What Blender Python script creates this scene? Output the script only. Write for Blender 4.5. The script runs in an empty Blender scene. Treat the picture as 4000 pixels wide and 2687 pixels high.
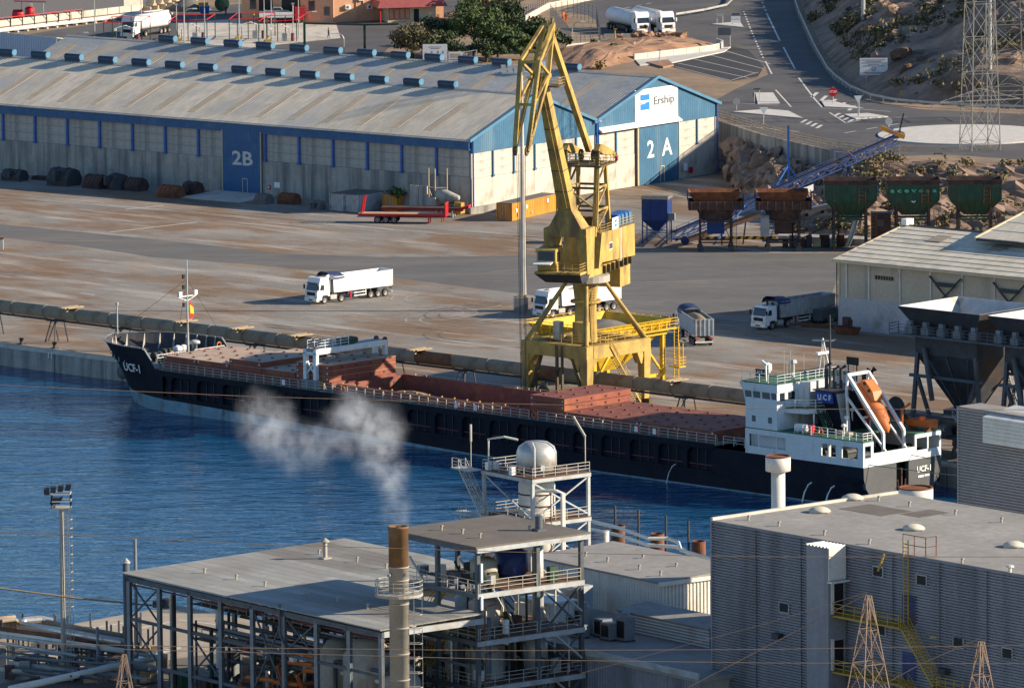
import bpy, bmesh, math, random
from mathutils import Vector, Matrix
random.seed(7)
R = math.radians
SC = bpy.context.scene
COL = SC.collection
# ------------------------------------------------------------------ camera, sky, sun, exposure
CAMH = 138.0; FPX = 31000.0; PITCH = R(7.83); ROLL = -0.0087
_r = Vector((1, 0, 0)); _fw = Vector((0, math.cos(PITCH), -math.sin(PITCH))); _u = Vector((0, math.sin(PITCH), math.cos(PITCH)))
_c, _s = math.cos(-ROLL), math.sin(-ROLL)
_R = _r*_c - _u*_s; _U = _u*_c + _r*_s
cam = bpy.data.cameras.new('camera'); camo = bpy.data.objects.new('camera', cam); COL.objects.link(camo)
cam.sensor_width = 36; cam.lens = 36*FPX/4000; cam.clip_start = 5; cam.clip_end = 6000
camo.matrix_world = Matrix(((_R.x, _U.x, -_fw.x, 0), (_R.y, _U.y, -_fw.y, 0), (_R.z, _U.z, -_fw.z, CAMH), (0, 0, 0, 1)))
SC.camera = camo
SUN_EL = R(21.5); SUN_AZ = math.pi/2 + 0.064
world = bpy.data.worlds.new('World'); SC.world = world; world.use_nodes = True
_nt = world.node_tree; _bg = _nt.nodes['Background']
_sky = _nt.nodes.new('ShaderNodeTexSky'); _sky.sky_type = 'NISHITA'; _sky.sun_disc = False
_sky.sun_elevation = SUN_EL; _sky.sun_rotation = SUN_AZ; _sky.air_density = 1.0; _sky.dust_density = 0.0; _sky.ozone_density = 4.0
_nt.links.new(_sky.outputs['Color'], _bg.inputs['Color']); _bg.inputs['Strength'].default_value = 0.085
sun = bpy.data.lights.new('sun', 'SUN'); suno = bpy.data.objects.new('sun', sun); COL.objects.link(suno)
sun.energy = 5.0; sun.angle = R(0.53); sun.color = (1.0, 0.845, 0.64)
SUN_D = Vector((math.cos(SUN_EL)*math.sin(SUN_AZ), math.cos(SUN_EL)*math.cos(SUN_AZ), math.sin(SUN_EL)))
suno.rotation_euler = SUN_D.to_track_quat('Z', 'Y').to_euler()
SC.view_settings.view_transform = 'Standard'; SC.view_settings.look = 'None'
SC.view_settings.exposure = 0.85; SC.view_settings.gamma = 1.0
SC.cycles.max_bounces = 6; SC.cycles.diffuse_bounces = 2; SC.cycles.volume_bounces = 1; SC.cycles.transparent_max_bounces = 8

# ------------------------------------------------------------------ survey helpers: where a point seen in the photograph lies on a known plane of the site
CAMP = Vector((0, 0, CAMH))
def ray(px, py):
    return _fw + _R*((px-2000)/FPX) - _U*((py-1343.5)/FPX)
def G(px, py, z=0.0):
    d = ray(px, py); t = (z-CAMH)/d.z; return CAMP + d*t
class Fr:
    """a site frame: U runs along, V across, Z up"""
    def __init__(s, o, a):
        s.a = R(a); s.o = Vector(o); s.U = Vector((math.cos(s.a), -math.sin(s.a), 0)); s.V = Vector((math.sin(s.a), math.cos(s.a), 0))
    def loc(s, p): d = Vector(p)-s.o; return Vector((d.dot(s.U), d.dot(s.V), d.z))
    def w(s, l): return s.o + s.U*l[0] + s.V*l[1] + Vector((0, 0, l[2] if len(l) > 2 else 0))
    def g(s, px, py, z=0): return s.loc(G(px, py, z+s.o.z))
    def pl(s, px, py, p0, n):
        d = ray(px, py); t = (p0-CAMP).dot(n)/d.dot(n); return s.loc(CAMP+d*t)
    def pu(s, px, py, u): return s.pl(px, py, s.w((u, 0, 0)), s.U)
    def pv(s, px, py, v): return s.pl(px, py, s.w((0, v, 0)), s.V)

# ------------------------------------------------------------------ materials
MATS = {}
def mat(name, col, rough=.75, metal=0., var=.18, scale=.8, stretch=(1, 1, 1), dirt=None, damt=.5, dscale=.35, dstretch=(1, 1, 1), bump=0., bscale=6., corr=None, spec=.35, fine=.10):
    """painted / weathered surface: two noises vary the colour, a third lays on dirt or rust, optional relief and corrugation"""
    m = bpy.data.materials.new(name); m.use_nodes = True; nt = m.node_tree; N = nt.nodes; L = nt.links
    b = N['Principled BSDF']; b.inputs['Roughness'].default_value = rough; b.inputs['Metallic'].default_value = metal
    b.inputs['Specular IOR Level'].default_value = spec
    tc = N.new('ShaderNodeTexCoord')
    def noise(sc, st, det=5):
        mp = N.new('ShaderNodeMapping'); mp.inputs['Scale'].default_value = st; L.new(tc.outputs['Object'], mp.inputs['Vector'])
        n = N.new('ShaderNodeTexNoise'); n.inputs['Scale'].default_value = sc; n.inputs['Detail'].default_value = det; n.inputs['Roughness'].default_value = .62
        L.new(mp.outputs['Vector'], n.inputs['Vector']); return n.outputs['Fac']
    def ramp(x, lo, hi, a=0., c=1.):
        r = N.new('ShaderNodeMapRange'); r.inputs['From Min'].default_value = lo; r.inputs['From Max'].default_value = hi
        r.inputs['To Min'].default_value = a; r.inputs['To Max'].default_value = c; L.new(x, r.inputs['Value']); return r.outputs['Result']
    def mul(a, c):
        mm = N.new('ShaderNodeMath'); mm.operation = 'MULTIPLY'; L.new(a, mm.inputs[0]); L.new(c, mm.inputs[1]); return mm.outputs[0]
    v = mul(ramp(noise(scale, stretch), .3, .7, 1-var, 1+var), ramp(noise(scale*7, stretch, 3), .3, .7, 1-fine, 1+fine))
    mx = N.new('ShaderNodeMix'); mx.data_type = 'RGBA'; mx.blend_type = 'MULTIPLY'; mx.inputs['Factor'].default_value = 1
    mx.inputs['A'].default_value = (*col, 1); L.new(v, mx.inputs['B']); out = mx.outputs['Result']
    if dirt:
        k = ramp(noise(dscale, dstretch, 6), .62-.25*damt, .78-.2*damt)
        m2 = N.new('ShaderNodeMix'); m2.data_type = 'RGBA'; L.new(k, m2.inputs['Factor']); L.new(out, m2.inputs['A']); m2.inputs['B'].default_value = (*dirt, 1); out = m2.outputs['Result']
    hgt = None
    if corr:
        ax, pitch, amt = corr
        sp = N.new('ShaderNodeSeparateXYZ'); L.new(tc.outputs['Object'], sp.inputs[0])
        a = N.new('ShaderNodeMath'); a.operation = 'MULTIPLY'; a.inputs[1].default_value = 2*math.pi/pitch; L.new(sp.outputs[ax], a.inputs[0])
        sn = N.new('ShaderNodeMath'); sn.operation = 'SINE'; L.new(a.outputs[0], sn.inputs[0])
        hgt = ramp(sn.outputs[0], -1, 1, 0, 1)
        m3 = N.new('ShaderNodeMix'); m3.data_type = 'RGBA'; m3.blend_type = 'MULTIPLY'; m3.inputs['Factor'].default_value = 1
        L.new(out, m3.inputs['A']); L.new(ramp(sn.outputs[0], -1, 1, 1-amt, 1+amt), m3.inputs['B']); out = m3.outputs['Result']
    L.new(out, b.inputs['Base Color'])
    if bump or hgt:
        bp = N.new('ShaderNodeBump'); bp.inputs['Strength'].default_value = bump or .4; bp.inputs['Distance'].default_value = .08
        L.new(hgt if hgt else noise(bscale, (1, 1, 1), 4), bp.inputs['Height']); L.new(bp.outputs['Normal'], b.inputs['Normal'])
    MATS[name] = m; return m

# ------------------------------------------------------------------ mesh building
class MB:
    def __init__(s): s.v = []; s.f = []
    def add(s, vs, fs):
        o = len(s.v); s.v += [tuple(x) for x in vs]; s.f += [tuple(i+o for i in f) for f in fs]; return s
    def box(s, x0, x1, y0, y1, z0, z1):
        return s.add([(x0, y0, z0), (x1, y0, z0), (x1, y1, z0), (x0, y1, z0), (x0, y0, z1), (x1, y0, z1), (x1, y1, z1), (x0, y1, z1)],
                     [(0, 3, 2, 1), (4, 5, 6, 7), (0, 1, 5, 4), (1, 2, 6, 5), (2, 3, 7, 6), (3, 0, 4, 7)])
    def cbox(s, c, d): return s.box(c[0]-d[0]/2, c[0]+d[0]/2, c[1]-d[1]/2, c[1]+d[1]/2, c[2]-d[2]/2, c[2]+d[2]/2)
    def hexa(s, a, b):  # two quads (4 points each), bottom and top
        return s.add(list(a)+list(b), [(0, 3, 2, 1), (4, 5, 6, 7), (0, 1, 5, 4), (1, 2, 6, 5), (2, 3, 7, 6), (3, 0, 4, 7)])
    def bar(s, p0, p1, w, h=None):
        h = h or w; p0 = Vector(p0); p1 = Vector(p1); d = (p1-p0)
        if d.length < 1e-6: return s
        d.normalize(); a = Vector((0, 0, 1)) if abs(d.z) < .95 else Vector((1, 0, 0))
        x = d.cross(a).normalized()*w/2; y = x.cross(d).normalized()*h/2
        return s.hexa([p0-x-y, p0+x-y, p0+x+y, p0-x+y], [p1-x-y, p1+x-y, p1+x+y, p1-x+y])
    def tube(s, p0, p1, r0, r1=None, n=10, cap=True):
        r1 = r0 if r1 is None else r1; p0 = Vector(p0); p1 = Vector(p1); d = (p1-p0).normalized()
        a = Vector((0, 0, 1)) if abs(d.z) < .95 else Vector((1, 0, 0)); x = d.cross(a).normalized(); y = x.cross(d)
        vs = []; 
        for k in range(n):
            t = 2*math.pi*k/n; e = x*math.cos(t)+y*math.sin(t); vs += [p0+e*r0, p1+e*r1]
        fs = [(2*k, 2*k+1, (2*k+3) % (2*n), (2*k+2) % (2*n)) for k in range(n)]
        if cap: fs += [tuple(range(0, 2*n, 2)), tuple(range(2*n-1, 0, -2))]
        return s.add(vs, fs)
    def path(s, pts, r, n=8):
        pts = [Vector(p) for p in pts]; rings = []
        for i, p in enumerate(pts):
            d = (pts[min(i+1, len(pts)-1)]-pts[max(i-1, 0)]).normalized()
            a = Vector((0, 0, 1)) if abs(d.z) < .9 else Vector((1, 0, 0)); x = d.cross(a).normalized(); y = x.cross(d)
            rings.append([p+(x*math.cos(2*math.pi*k/n)+y*math.sin(2*math.pi*k/n))*r for k in range(n)])
        vs = [q for g in rings for q in g]; fs = []
        for i in range(len(pts)-1):
            for k in range(n):
                k2 = (k+1) % n; fs.append((i*n+k, (i+1)*n+k, (i+1)*n+k2, i*n+k2))
        fs += [tuple(range(n-1, -1, -1)), tuple(range((len(pts)-1)*n, len(pts)*n))]
        return s.add(vs, fs)
    def lathe(s, prof, c=(0, 0, 0), n=16, axis='z'):
        vs = []
        for r_, z in prof:
            for k in range(n):
                t = 2*math.pi*k/n; q = (r_*math.cos(t), r_*math.sin(t), z)
                if axis == 'x': q = (q[2], q[0], q[1])
                elif axis == 'y': q = (q[0], q[2], q[1])
                vs.append((c[0]+q[0], c[1]+q[1], c[2]+q[2]))
        fs = []
        for i in range(len(prof)-1):
            for k in range(n):
                k2 = (k+1) % n; fs.append((i*n+k, i*n+k2, (i+1)*n+k2, (i+1)*n+k))
        fs += [tuple(range(n-1, -1, -1)), tuple(range((len(prof)-1)*n, len(prof)*n))]
        return s.add(vs, fs)
    def prism(s, pts, ax, lo, hi):   # polygon (2D) extruded along axis ax
        def put(p, t):
            return {0: (t, p[0], p[1]), 1: (p[0], t, p[1]), 2: (p[0], p[1], t)}[ax]
        n = len(pts); vs = [put(p, lo) for p in pts]+[put(p, hi) for p in pts]
        return s.add(vs, [tuple(range(n-1, -1, -1)), tuple(range(n, 2*n))]+[(k, (k+1) % n, n+(k+1) % n, n+k) for k in range(n)])
    def quad(s, a, b, c, d): return s.add([a, b, c, d], [(0, 1, 2, 3)])
    def grid(s, fn, nu, nv):
        vs = [fn(i/nu, j/nv) for j in range(nv+1) for i in range(nu+1)]; w = nu+1
        return s.add(vs, [(j*w+i, j*w+i+1, (j+1)*w+i+1, (j+1)*w+i) for j in range(nv) for i in range(nu)])
    def corr(s, p, du, dv, L, Hh, pitch, depth, flat=.5):
        """ribbed sheet: from corner p, ribs repeat along du (unit) for L, run along dv (unit) for Hh, stand out along n = du x dv"""
        p = Vector(p); du = Vector(du); dv = Vector(dv); n = du.cross(dv).normalized(); x = 0.; prof = []
        k = max(1, int(L/pitch)); q = L/k
        for i in range(k):
            x = i*q; prof += [(x, 0), (x+q*flat*.8, 0), (x+q*flat, depth), (x+q*(1-.02)-q*.12, depth)]
        prof.append((L, 0)); m = len(prof)
        vs = [p+du*a+n*b for a, b in prof]+[p+du*a+n*b+dv*Hh for a, b in prof]
        return s.add(vs, [(i, i+1, m+i+1, m+i) for i in range(m-1)])
    def mesh(s, name, m=None, smooth=False):
        me = bpy.data.meshes.new(name); me.from_pydata(s.v, [], s.f); me.update()
        bm = bmesh.new(); bm.from_mesh(me); bmesh.ops.recalc_face_normals(bm, faces=bm.faces); bm.to_mesh(me); bm.free()
        if m: me.materials.append(MATS[m] if isinstance(m, str) else m)
        if smooth:
            for p in me.polygons: p.use_smooth = True
        return me
def link(name, data, parent=None, loc=None, rz=None):
    o = bpy.data.objects.new(name, data); COL.objects.link(o)
    if parent is not None: o.parent = parent
    if loc is not None: o.location = loc
    if rz is not None: o.rotation_euler[2] = rz
    return o
SPLIT = {'stern_quarter', 'stair', 'tie_beam', 'leg_brace', 'deck_pillar', 'house_seam', 'window_pane', 'grizzly_bar', 'cone_rib', 'tie', 'brace', 'bin_rib', 'ring_beam', 'ground_beam', 'landing_leg', 'support_leg', 'side_rail', 'top_rail', 'mudguard', 'tray_band', 'knee_brace', 'support', 'headboard_rib', 'raker', 'trestle', 'coaming', 'leg', 'hold_wall', 'canopy_post', 'side_board', 'saddle', 'side_guard', 'beam', 'side_skirt', 'boot_topping', 'lower_plating', 'bow_plating', 'bow_bulwark', 'bulwark_lining', 'cross_arm', 'board_logo', 'logo', 'scrap', 'cradle', 'machinery', 'window_mullion', 'pipe_support', 'walkway_beam', 'rack_beam', 'floor_beam', 'bracing', 'stay'}
def part(name, mb, m, parent, smooth=False):
    if name in SPLIT and parent is not None and mb.v:
        root = list(range(len(mb.v)))
        def fd(i):
            while root[i] != i: root[i] = root[root[i]]; i = root[i]
            return i
        for f in mb.f:
            for i in f[1:]: root[fd(i)] = fd(f[0])
        gs = {}
        for f in mb.f: gs.setdefault(fd(f[0]), []).append(f)
        if 1 < len(gs) <= 40:
            for g in gs.values():
                ids = sorted({i for f in g for i in f}); mp = {i: k for k, i in enumerate(ids)}; q = MB(); q.v = [mb.v[i] for i in ids]; q.f = [tuple(mp[i] for i in f) for f in g]; o = link(name, q.mesh(name, m, smooth), parent)
            return o
    return link(name, mb.mesh(name, m, smooth), parent)
def thing(name, label, cat, loc=(0, 0, 0), rz=0., group=None):
    o = bpy.data.objects.new(name, None); COL.objects.link(o); o.location = loc; o.rotation_euler[2] = rz
    o.empty_display_size = .1; o['label'] = label; o['category'] = cat
    if group: o['group'] = group
    return o
ORD = ['first', 'second', 'third', 'fourth', 'fifth', 'sixth', 'seventh', 'eighth', 'ninth', 'tenth', 'eleventh', 'twelfth', 'thirteenth', 'fourteenth']
def fthing(name, label, cat, fr, l=(0, 0, 0), group=None): return thing(name, label, cat, fr.w(l), -fr.a, group)
def single(name, label, cat, mb, m, loc=(0, 0, 0), rz=0., group=None, smooth=False):
    o = part(name, mb, m, None, smooth); o.location = loc; o.rotation_euler[2] = rz; o['label'] = label; o['category'] = cat
    if group: o['group'] = group
    return o
def struct(name, mb, m, loc=(0, 0, 0), rz=0., smooth=False, kind='structure', label=None):
    o = part(name, mb, m, None, smooth); o.location = loc; o.rotation_euler[2] = rz; o['kind'] = kind
    if label: o['label'] = label
    return o
def dup(root, loc, rz=None, label=None):
    def rec(o, par):
        c = o.copy(); COL.objects.link(c)
        if par is not None: c.parent = par
        for ch in KIDS.get(o.name, []): rec(ch, c)
        return c
    KIDS = {}
    for o in bpy.data.objects:
        if o.parent: KIDS.setdefault(o.parent.name, []).append(o)
    c = rec(root, None); c.location = loc
    if rz is not None: c.rotation_euler[2] = rz
    if label: c['label'] = label
    return c
def text(name, s, size, m, parent, loc, rot, depth=.02, sx=1., bold=0.):
    cu = bpy.data.curves.new(name, 'FONT'); cu.body = s; cu.size = size; cu.extrude = depth; cu.align_x = 'CENTER'; cu.align_y = 'CENTER'; cu.resolution_u = 2
    cu.offset = bold
    ob = bpy.data.objects.new(name, cu); COL.objects.link(ob); dg = bpy.context.evaluated_depsgraph_get()
    me = bpy.data.meshes.new_from_object(ob.evaluated_get(dg)); bpy.data.objects.remove(ob); me.materials.append(MATS[m])
    o = link(name, me, parent, loc); o.rotation_euler = rot; o.scale = (sx, 1, 1); return o
def rail(mb, pts, hgt=1.1, post=1.8, r=.035, rows=3):
    """guard rail along a polyline: posts and horizontal bars in one builder"""
    for a, b in zip(pts[:-1], pts[1:]):
        a = Vector(a); b = Vector(b); n = max(1, round((b-a).length/post))
        for k in range(n+1):
            q = a.lerp(b, k/n); mb.bar(q, q+Vector((0, 0, hgt)), r*1.6)
        for j in range(rows):
            z = Vector((0, 0, hgt*(j+1)/rows)); mb.bar(a+z, b+z, r*1.6)
    return mb
def ladder(mb, p0, p1, w=.5, step=.35, r=.03, side=(1, 0, 0), cage=None):
    p0 = Vector(p0); p1 = Vector(p1); sd = Vector(side).normalized()*w/2
    mb.bar(p0-sd, p1-sd, r*2); mb.bar(p0+sd, p1+sd, r*2); n = int((p1-p0).length/step)
    for k in range(1, n): q = p0.lerp(p1, k/n); mb.bar(q-sd, q+sd, r*1.4)
    return mb
def stairs(mb, p0, p1, side, w=.8, n=None):
    p0 = Vector(p0); p1 = Vector(p1); sd = Vector(side).normalized()*w/2
    for s_ in (-1, 1):
        mb.bar(p0+sd*s_, p1+sd*s_, .06, .2); up = Vector((0, 0, 1.0)); mb.bar(p0+sd*s_+up, p1+sd*s_+up, .05); mb.bar(p0+sd*s_+up*.5, p1+sd*s_+up*.5, .04)
        for t in (0, .25, .5, .75, 1): q = p0.lerp(p1, t)+sd*s_; mb.bar(q, q+up, .05)
    n = n or max(3, int((p1.z-p0.z)/.3))
    for k in range(n): q = p0.lerp(p1, (k+.5)/n); mb.bar(q-sd, q+sd, .25, .05)
    return mb
# ------------------------------------------------------------------ palette
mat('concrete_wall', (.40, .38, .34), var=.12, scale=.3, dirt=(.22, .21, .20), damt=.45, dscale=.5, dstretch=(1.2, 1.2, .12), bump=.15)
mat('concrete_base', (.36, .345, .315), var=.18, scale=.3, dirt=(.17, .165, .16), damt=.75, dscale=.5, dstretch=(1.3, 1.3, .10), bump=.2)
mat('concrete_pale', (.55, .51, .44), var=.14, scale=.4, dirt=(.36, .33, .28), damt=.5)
mat('blue_cladding', (.028, .105, .25), rough=.5, var=.10, scale=.4, dirt=(.06, .15, .27), damt=.3, corr=(0, .45, .10))
mat('blue_gable', (.042, .135, .235), rough=.5, var=.12, scale=.4, dirt=(.10, .19, .27), damt=.4, corr=(1, .45, .14), dstretch=(1, 1, .2))
mat('blue_paint', (.03, .12, .40), rough=.45, var=.15, dirt=(.05, .10, .2), damt=.3)
mat('blue_deep', (.018, .048, .18), rough=.45, var=.2, dirt=(.10, .06, .04), damt=.35)
mat('vent_blue', (.075, .20, .32), rough=.45, var=.12)
mat('vent_dark', (.025, .055, .10), rough=.45, var=.12)
mat('roof_sheet', (.60, .53, .415), rough=.8, var=.14, scale=.15, stretch=(1, .25, 1), dirt=(.44, .43, .40), damt=.45, dscale=.08, corr=(0, .55, .13), fine=.16)
mat('roof_blueish', (.36, .37, .36), rough=.7, var=.15, scale=.2, dirt=(.48, .43, .34), damt=.5, dscale=.12, corr=(0, .55, .16), fine=.16)
mat('skylight', (.50, .40, .27), rough=.7, var=.15, scale=.5, corr=(0, .55, .10))
mat('white_paint', (.78, .78, .76), rough=.45, var=.06, dirt=(.55, .50, .42), damt=.2)
mat('white_sign', (.80, .80, .78), rough=.6, var=.04)
mat('cream', (.62, .50, .33), var=.08, scale=.3)
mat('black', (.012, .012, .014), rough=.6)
mat('dark_steel', (.045, .05, .06), rough=.6, var=.3, dirt=(.09, .06, .045), damt=.35)
mat('grey_steel', (.20, .22, .24), rough=.55, var=.2, dirt=(.16, .13, .10), damt=.3)
mat('galv', (.48, .48, .46), rough=.4, metal=.35, var=.15, dirt=(.30, .24, .17), damt=.3)
mat('rust', (.20, .075, .035), rough=.9, var=.35, scale=1.2, dirt=(.08, .035, .025), damt=.5)
mat('rust_dark', (.085, .05, .042), rough=.9, var=.35, scale=1.2, dirt=(.03, .028, .03), damt=.5)
mat('crane_yellow', (.45, .305, .08), rough=.65, var=.24, scale=.6, dirt=(.19, .125, .055), damt=.58, dscale=.5, dstretch=(1, 1, .3))  # weathered paint; deeper ochre and heavier dirt also stand for the shaded sides
mat('crane_dark', (.11, .085, .04), rough=.7, var=.3, dirt=(.03, .025, .02), damt=.5)
mat('hopper_yellow', (.66, .42, .02), rough=.5, var=.14, dirt=(.33, .22, .05), damt=.35)
mat('tyre', (.02, .02, .022), rough=.85)
mat('rim', (.40, .38, .35), rough=.5, metal=.3)
mat('glass', (.02, .03, .04), rough=.08, spec=.8, var=.05)
mat('red_paint', (.52, .02, .03), rough=.45, var=.12)
mat('maroon', (.17, .045, .05), rough=.6, var=.2)
mat('green_paint_shaded', (.025, .07, .042), rough=.6, var=.25, dirt=(.07, .055, .04), damt=.45)  # green darkened: the shade over the hoppers is put into the colour
mat('orange', (.60, .17, .045), rough=.5, var=.12, dirt=(.45, .13, .04), damt=.3)
mat('tarp_blue', (.02, .035, .10), rough=.6, var=.4, scale=1.5, bump=.6, bscale=2.5)
mat('cargo_grain', (.27, .205, .13), rough=1., var=.18, scale=2., bump=.5, bscale=4)
mat('gravel_grey', (.16, .15, .14), rough=1., var=.2, scale=2, bump=.5, bscale=5)
mat('asphalt', (.085, .084, .088), rough=.9, var=.18, scale=.12, dirt=(.13, .12, .11), damt=.45, dscale=.05)
mat('asphalt_dark', (.045, .046, .05), rough=.9, var=.2, scale=.2)
mat('road_paint', (.60, .58, .54), rough=.8, var=.15, scale=3)
mat('kerb', (.55, .53, .49), rough=.85, var=.12)
mat('dirt_ground', (.26, .185, .125), rough=1., var=.22, scale=.12, dirt=(.17, .15, .10), damt=.45, dscale=.1, bump=.4, bscale=1.2)
mat('red_earth', (.32, .19, .12), rough=1., var=.25, scale=.3, dirt=(.22, .12, .08), damt=.5, dscale=.25, bump=.8, bscale=1.2)
mat('rock', (.29, .20, .145), rough=1., var=.35, scale=.25, dirt=(.12, .075, .05), damt=.5, dscale=.12, bump=.9, bscale=.8)
mat('scrub_leaf', (.13, .115, .06), rough=.9, var=.35, scale=.7)
mat('scrub_gold', (.19, .15, .065), rough=.9, var=.35, scale=.7)
mat('tree_leaf', (.07, .105, .035), rough=.85, var=.4, scale=.5)
mat('tree_leaf_dark', (.045, .07, .03), rough=.85, var=.4, scale=.5)
mat('bark', (.09, .065, .045), rough=1.)
mat('beige_wall', (.54, .45, .335), var=.06, scale=.4, dirt=(.38, .33, .26), damt=.3, dstretch=(1, 1, .15))
mat('whitewash', (.46, .46, .47), var=.1, scale=.3, dirt=(.33, .30, .27), damt=.4, dscale=.25)
mat('fibre_roof', (.58, .53, .43), rough=.9, var=.10, scale=.25, stretch=(1, .3, 1), dirt=(.38, .36, .29), damt=.4, dscale=.3, fine=.12)
mat('fibre_roof_patch', (.33, .28, .21), rough=.9, var=.10)
mat('salmon', (.60, .33, .19), var=.07, scale=.3, dirt=(.48, .27, .16), damt=.3)
mat('salmon_dark', (.36, .175, .115), var=.08, scale=.3)
mat('roof_red', (.30, .075, .075), rough=.6, var=.15)
mat('orange_container', (.62, .26, .03), rough=.5, var=.12, dirt=(.40, .17, .04), damt=.35, dstretch=(1, 1, .3))
mat('grey_container', (.38, .41, .43), rough=.6, var=.15, dirt=(.27, .16, .10), damt=.4, dscale=.6)
mat('ship_black', (.010, .014, .024), spec=.12, rough=.65, var=.3, scale=.3, dirt=(.022, .02, .022), damt=.4)
mat('ship_grey', (.075, .078, .082), rough=.6, var=.15, scale=.5)
mat('ship_boot', (.17, .31, .39), rough=.6, var=.2, scale=.5, dirt=(.10, .09, .075), damt=.55, dscale=.5, dstretch=(1, 1, .4))
mat('ship_white', (.66, .69, .70), rough=.45, var=.06, dirt=(.50, .42, .30), damt=.22, dscale=.7, dstretch=(1, 1, .25))
mat('deck_green', (.05, .15, .085), rough=.7, var=.2, dirt=(.10, .13, .09), damt=.4)
mat('deck_grey', (.16, .19, .17), rough=.7, var=.2)
mat('hatch_red', (.20, .068, .055), rough=.75, var=.18, scale=.4, dirt=(.30, .12, .06), damt=.45, dscale=.5)
mat('hatch_side', (.25, .07, .045), rough=.7, var=.22, scale=.4, dirt=(.33, .11, .04), damt=.5, dscale=.6, dstretch=(1, 1, .35))
mat('hatch_dusty', (.42, .32, .245), rough=.85, var=.12, scale=.4, dirt=(.34, .22, .17), damt=.4, dscale=.5)
mat('sheet_grey', (.25, .26, .30), rough=.45, metal=.15, var=.10, scale=.3, dirt=(.17, .175, .20), damt=.5, dscale=.25, dstretch=(1.5, 1, .12))
mat('sheet_tan', (.33, .305, .30), rough=.5, var=.08, scale=.3)
mat('flat_roof', (.30, .285, .262), rough=.9, var=.14, scale=.15, dirt=(.26, .245, .23), damt=.45, dscale=.12, fine=.14)
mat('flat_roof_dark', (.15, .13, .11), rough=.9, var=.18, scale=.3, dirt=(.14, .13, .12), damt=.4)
mat('shed_roof', (.29, .29, .268), rough=.75, var=.12, scale=.15, stretch=(.3, 1.5, 1), dirt=(.21, .19, .165), damt=.5, dscale=.07, fine=.1)
mat('shade_blue_sheet', (.46, .55, .66), rough=.5, var=.06)  # white cladding, with the blue of its shade put into the colour
mat('shed_roof_b', (.335, .335, .305), rough=.75, var=.12, scale=.2, dirt=(.24, .215, .18), damt=.5, dscale=.07)
mat('shed_roof_c', (.235, .23, .21), rough=.75, var=.12, scale=.2, dirt=(.19, .17, .145), damt=.5, dscale=.07)
mat('white_sheet', (.66, .64, .58), rough=.5, var=.08, dirt=(.5, .42, .33), damt=.25, dstretch=(1, 1, .3))
mat('stack_steel', (.37, .345, .30), rough=.6, var=.15, scale=.5, dirt=(.24, .14, .07), damt=.35, dscale=.4, dstretch=(1, 1, .25))
mat('stack_rust', (.19, .105, .05), rough=.8, var=.3, scale=.6, dirt=(.30, .24, .17), damt=.4, dstretch=(1, 1, .25))
mat('conveyor', (.30, .245, .175), rough=.9, var=.15, scale=.4, dirt=(.20, .155, .11), damt=.45, dscale=.4)
mat('conveyor_rust', (.20, .085, .04), rough=.9, var=.3)
mat('plank', (.45, .34, .21), rough=.9, var=.3)
mat('grating', (.13, .075, .05), rough=.9, var=.25, scale=1)
mat('rail_yellow', (.42, .27, .04), rough=.6, var=.15)
mat('rail_grey', (.42, .41, .37), rough=.6, var=.15)
mat('frame_steel', (.09, .105, .125), rough=.55, var=.2, dirt=(.06, .05, .045), damt=.4)
mat('frame_pale', (.40, .43, .44), rough=.55, var=.15, dirt=(.28, .24, .2), damt=.35)
mat('lagging', (.52, .50, .47), rough=.3, metal=.6, var=.15)
mat('pipe_white', (.66, .65, .58), rough=.45, var=.08)
mat('wire', (.24, .165, .12), rough=.6)
mat('pylon_steel', (.24, .23, .21), rough=.55, metal=.2, var=.2)
mat('skin', (.35, .19, .12), rough=.6); mat('cloth_dark', (.03, .035, .05), rough=.9); mat('cloth_orange', (.75, .16, .02), rough=.8); mat('cloth_blue', (.03, .06, .14), rough=.9); mat('helmet_yellow', (.8, .55, .05), rough=.4); mat('hair', (.02, .015, .01), rough=.8)
mat('signal_red', (.62, .012, .02), rough=.4, var=.05)
mat('flag_red', (.6, .02, .02), rough=.7, var=.05); mat('flag_yellow', (.8, .5, .02), rough=.7, var=.05)
mat('ucf_blue', (.01, .05, .35), rough=.5, var=.05)
mat('logo_blue', (.02, .20, .52), rough=.5, var=.05)
mat('text_grey', (.10, .12, .14), rough=.6, var=.05)

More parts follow.
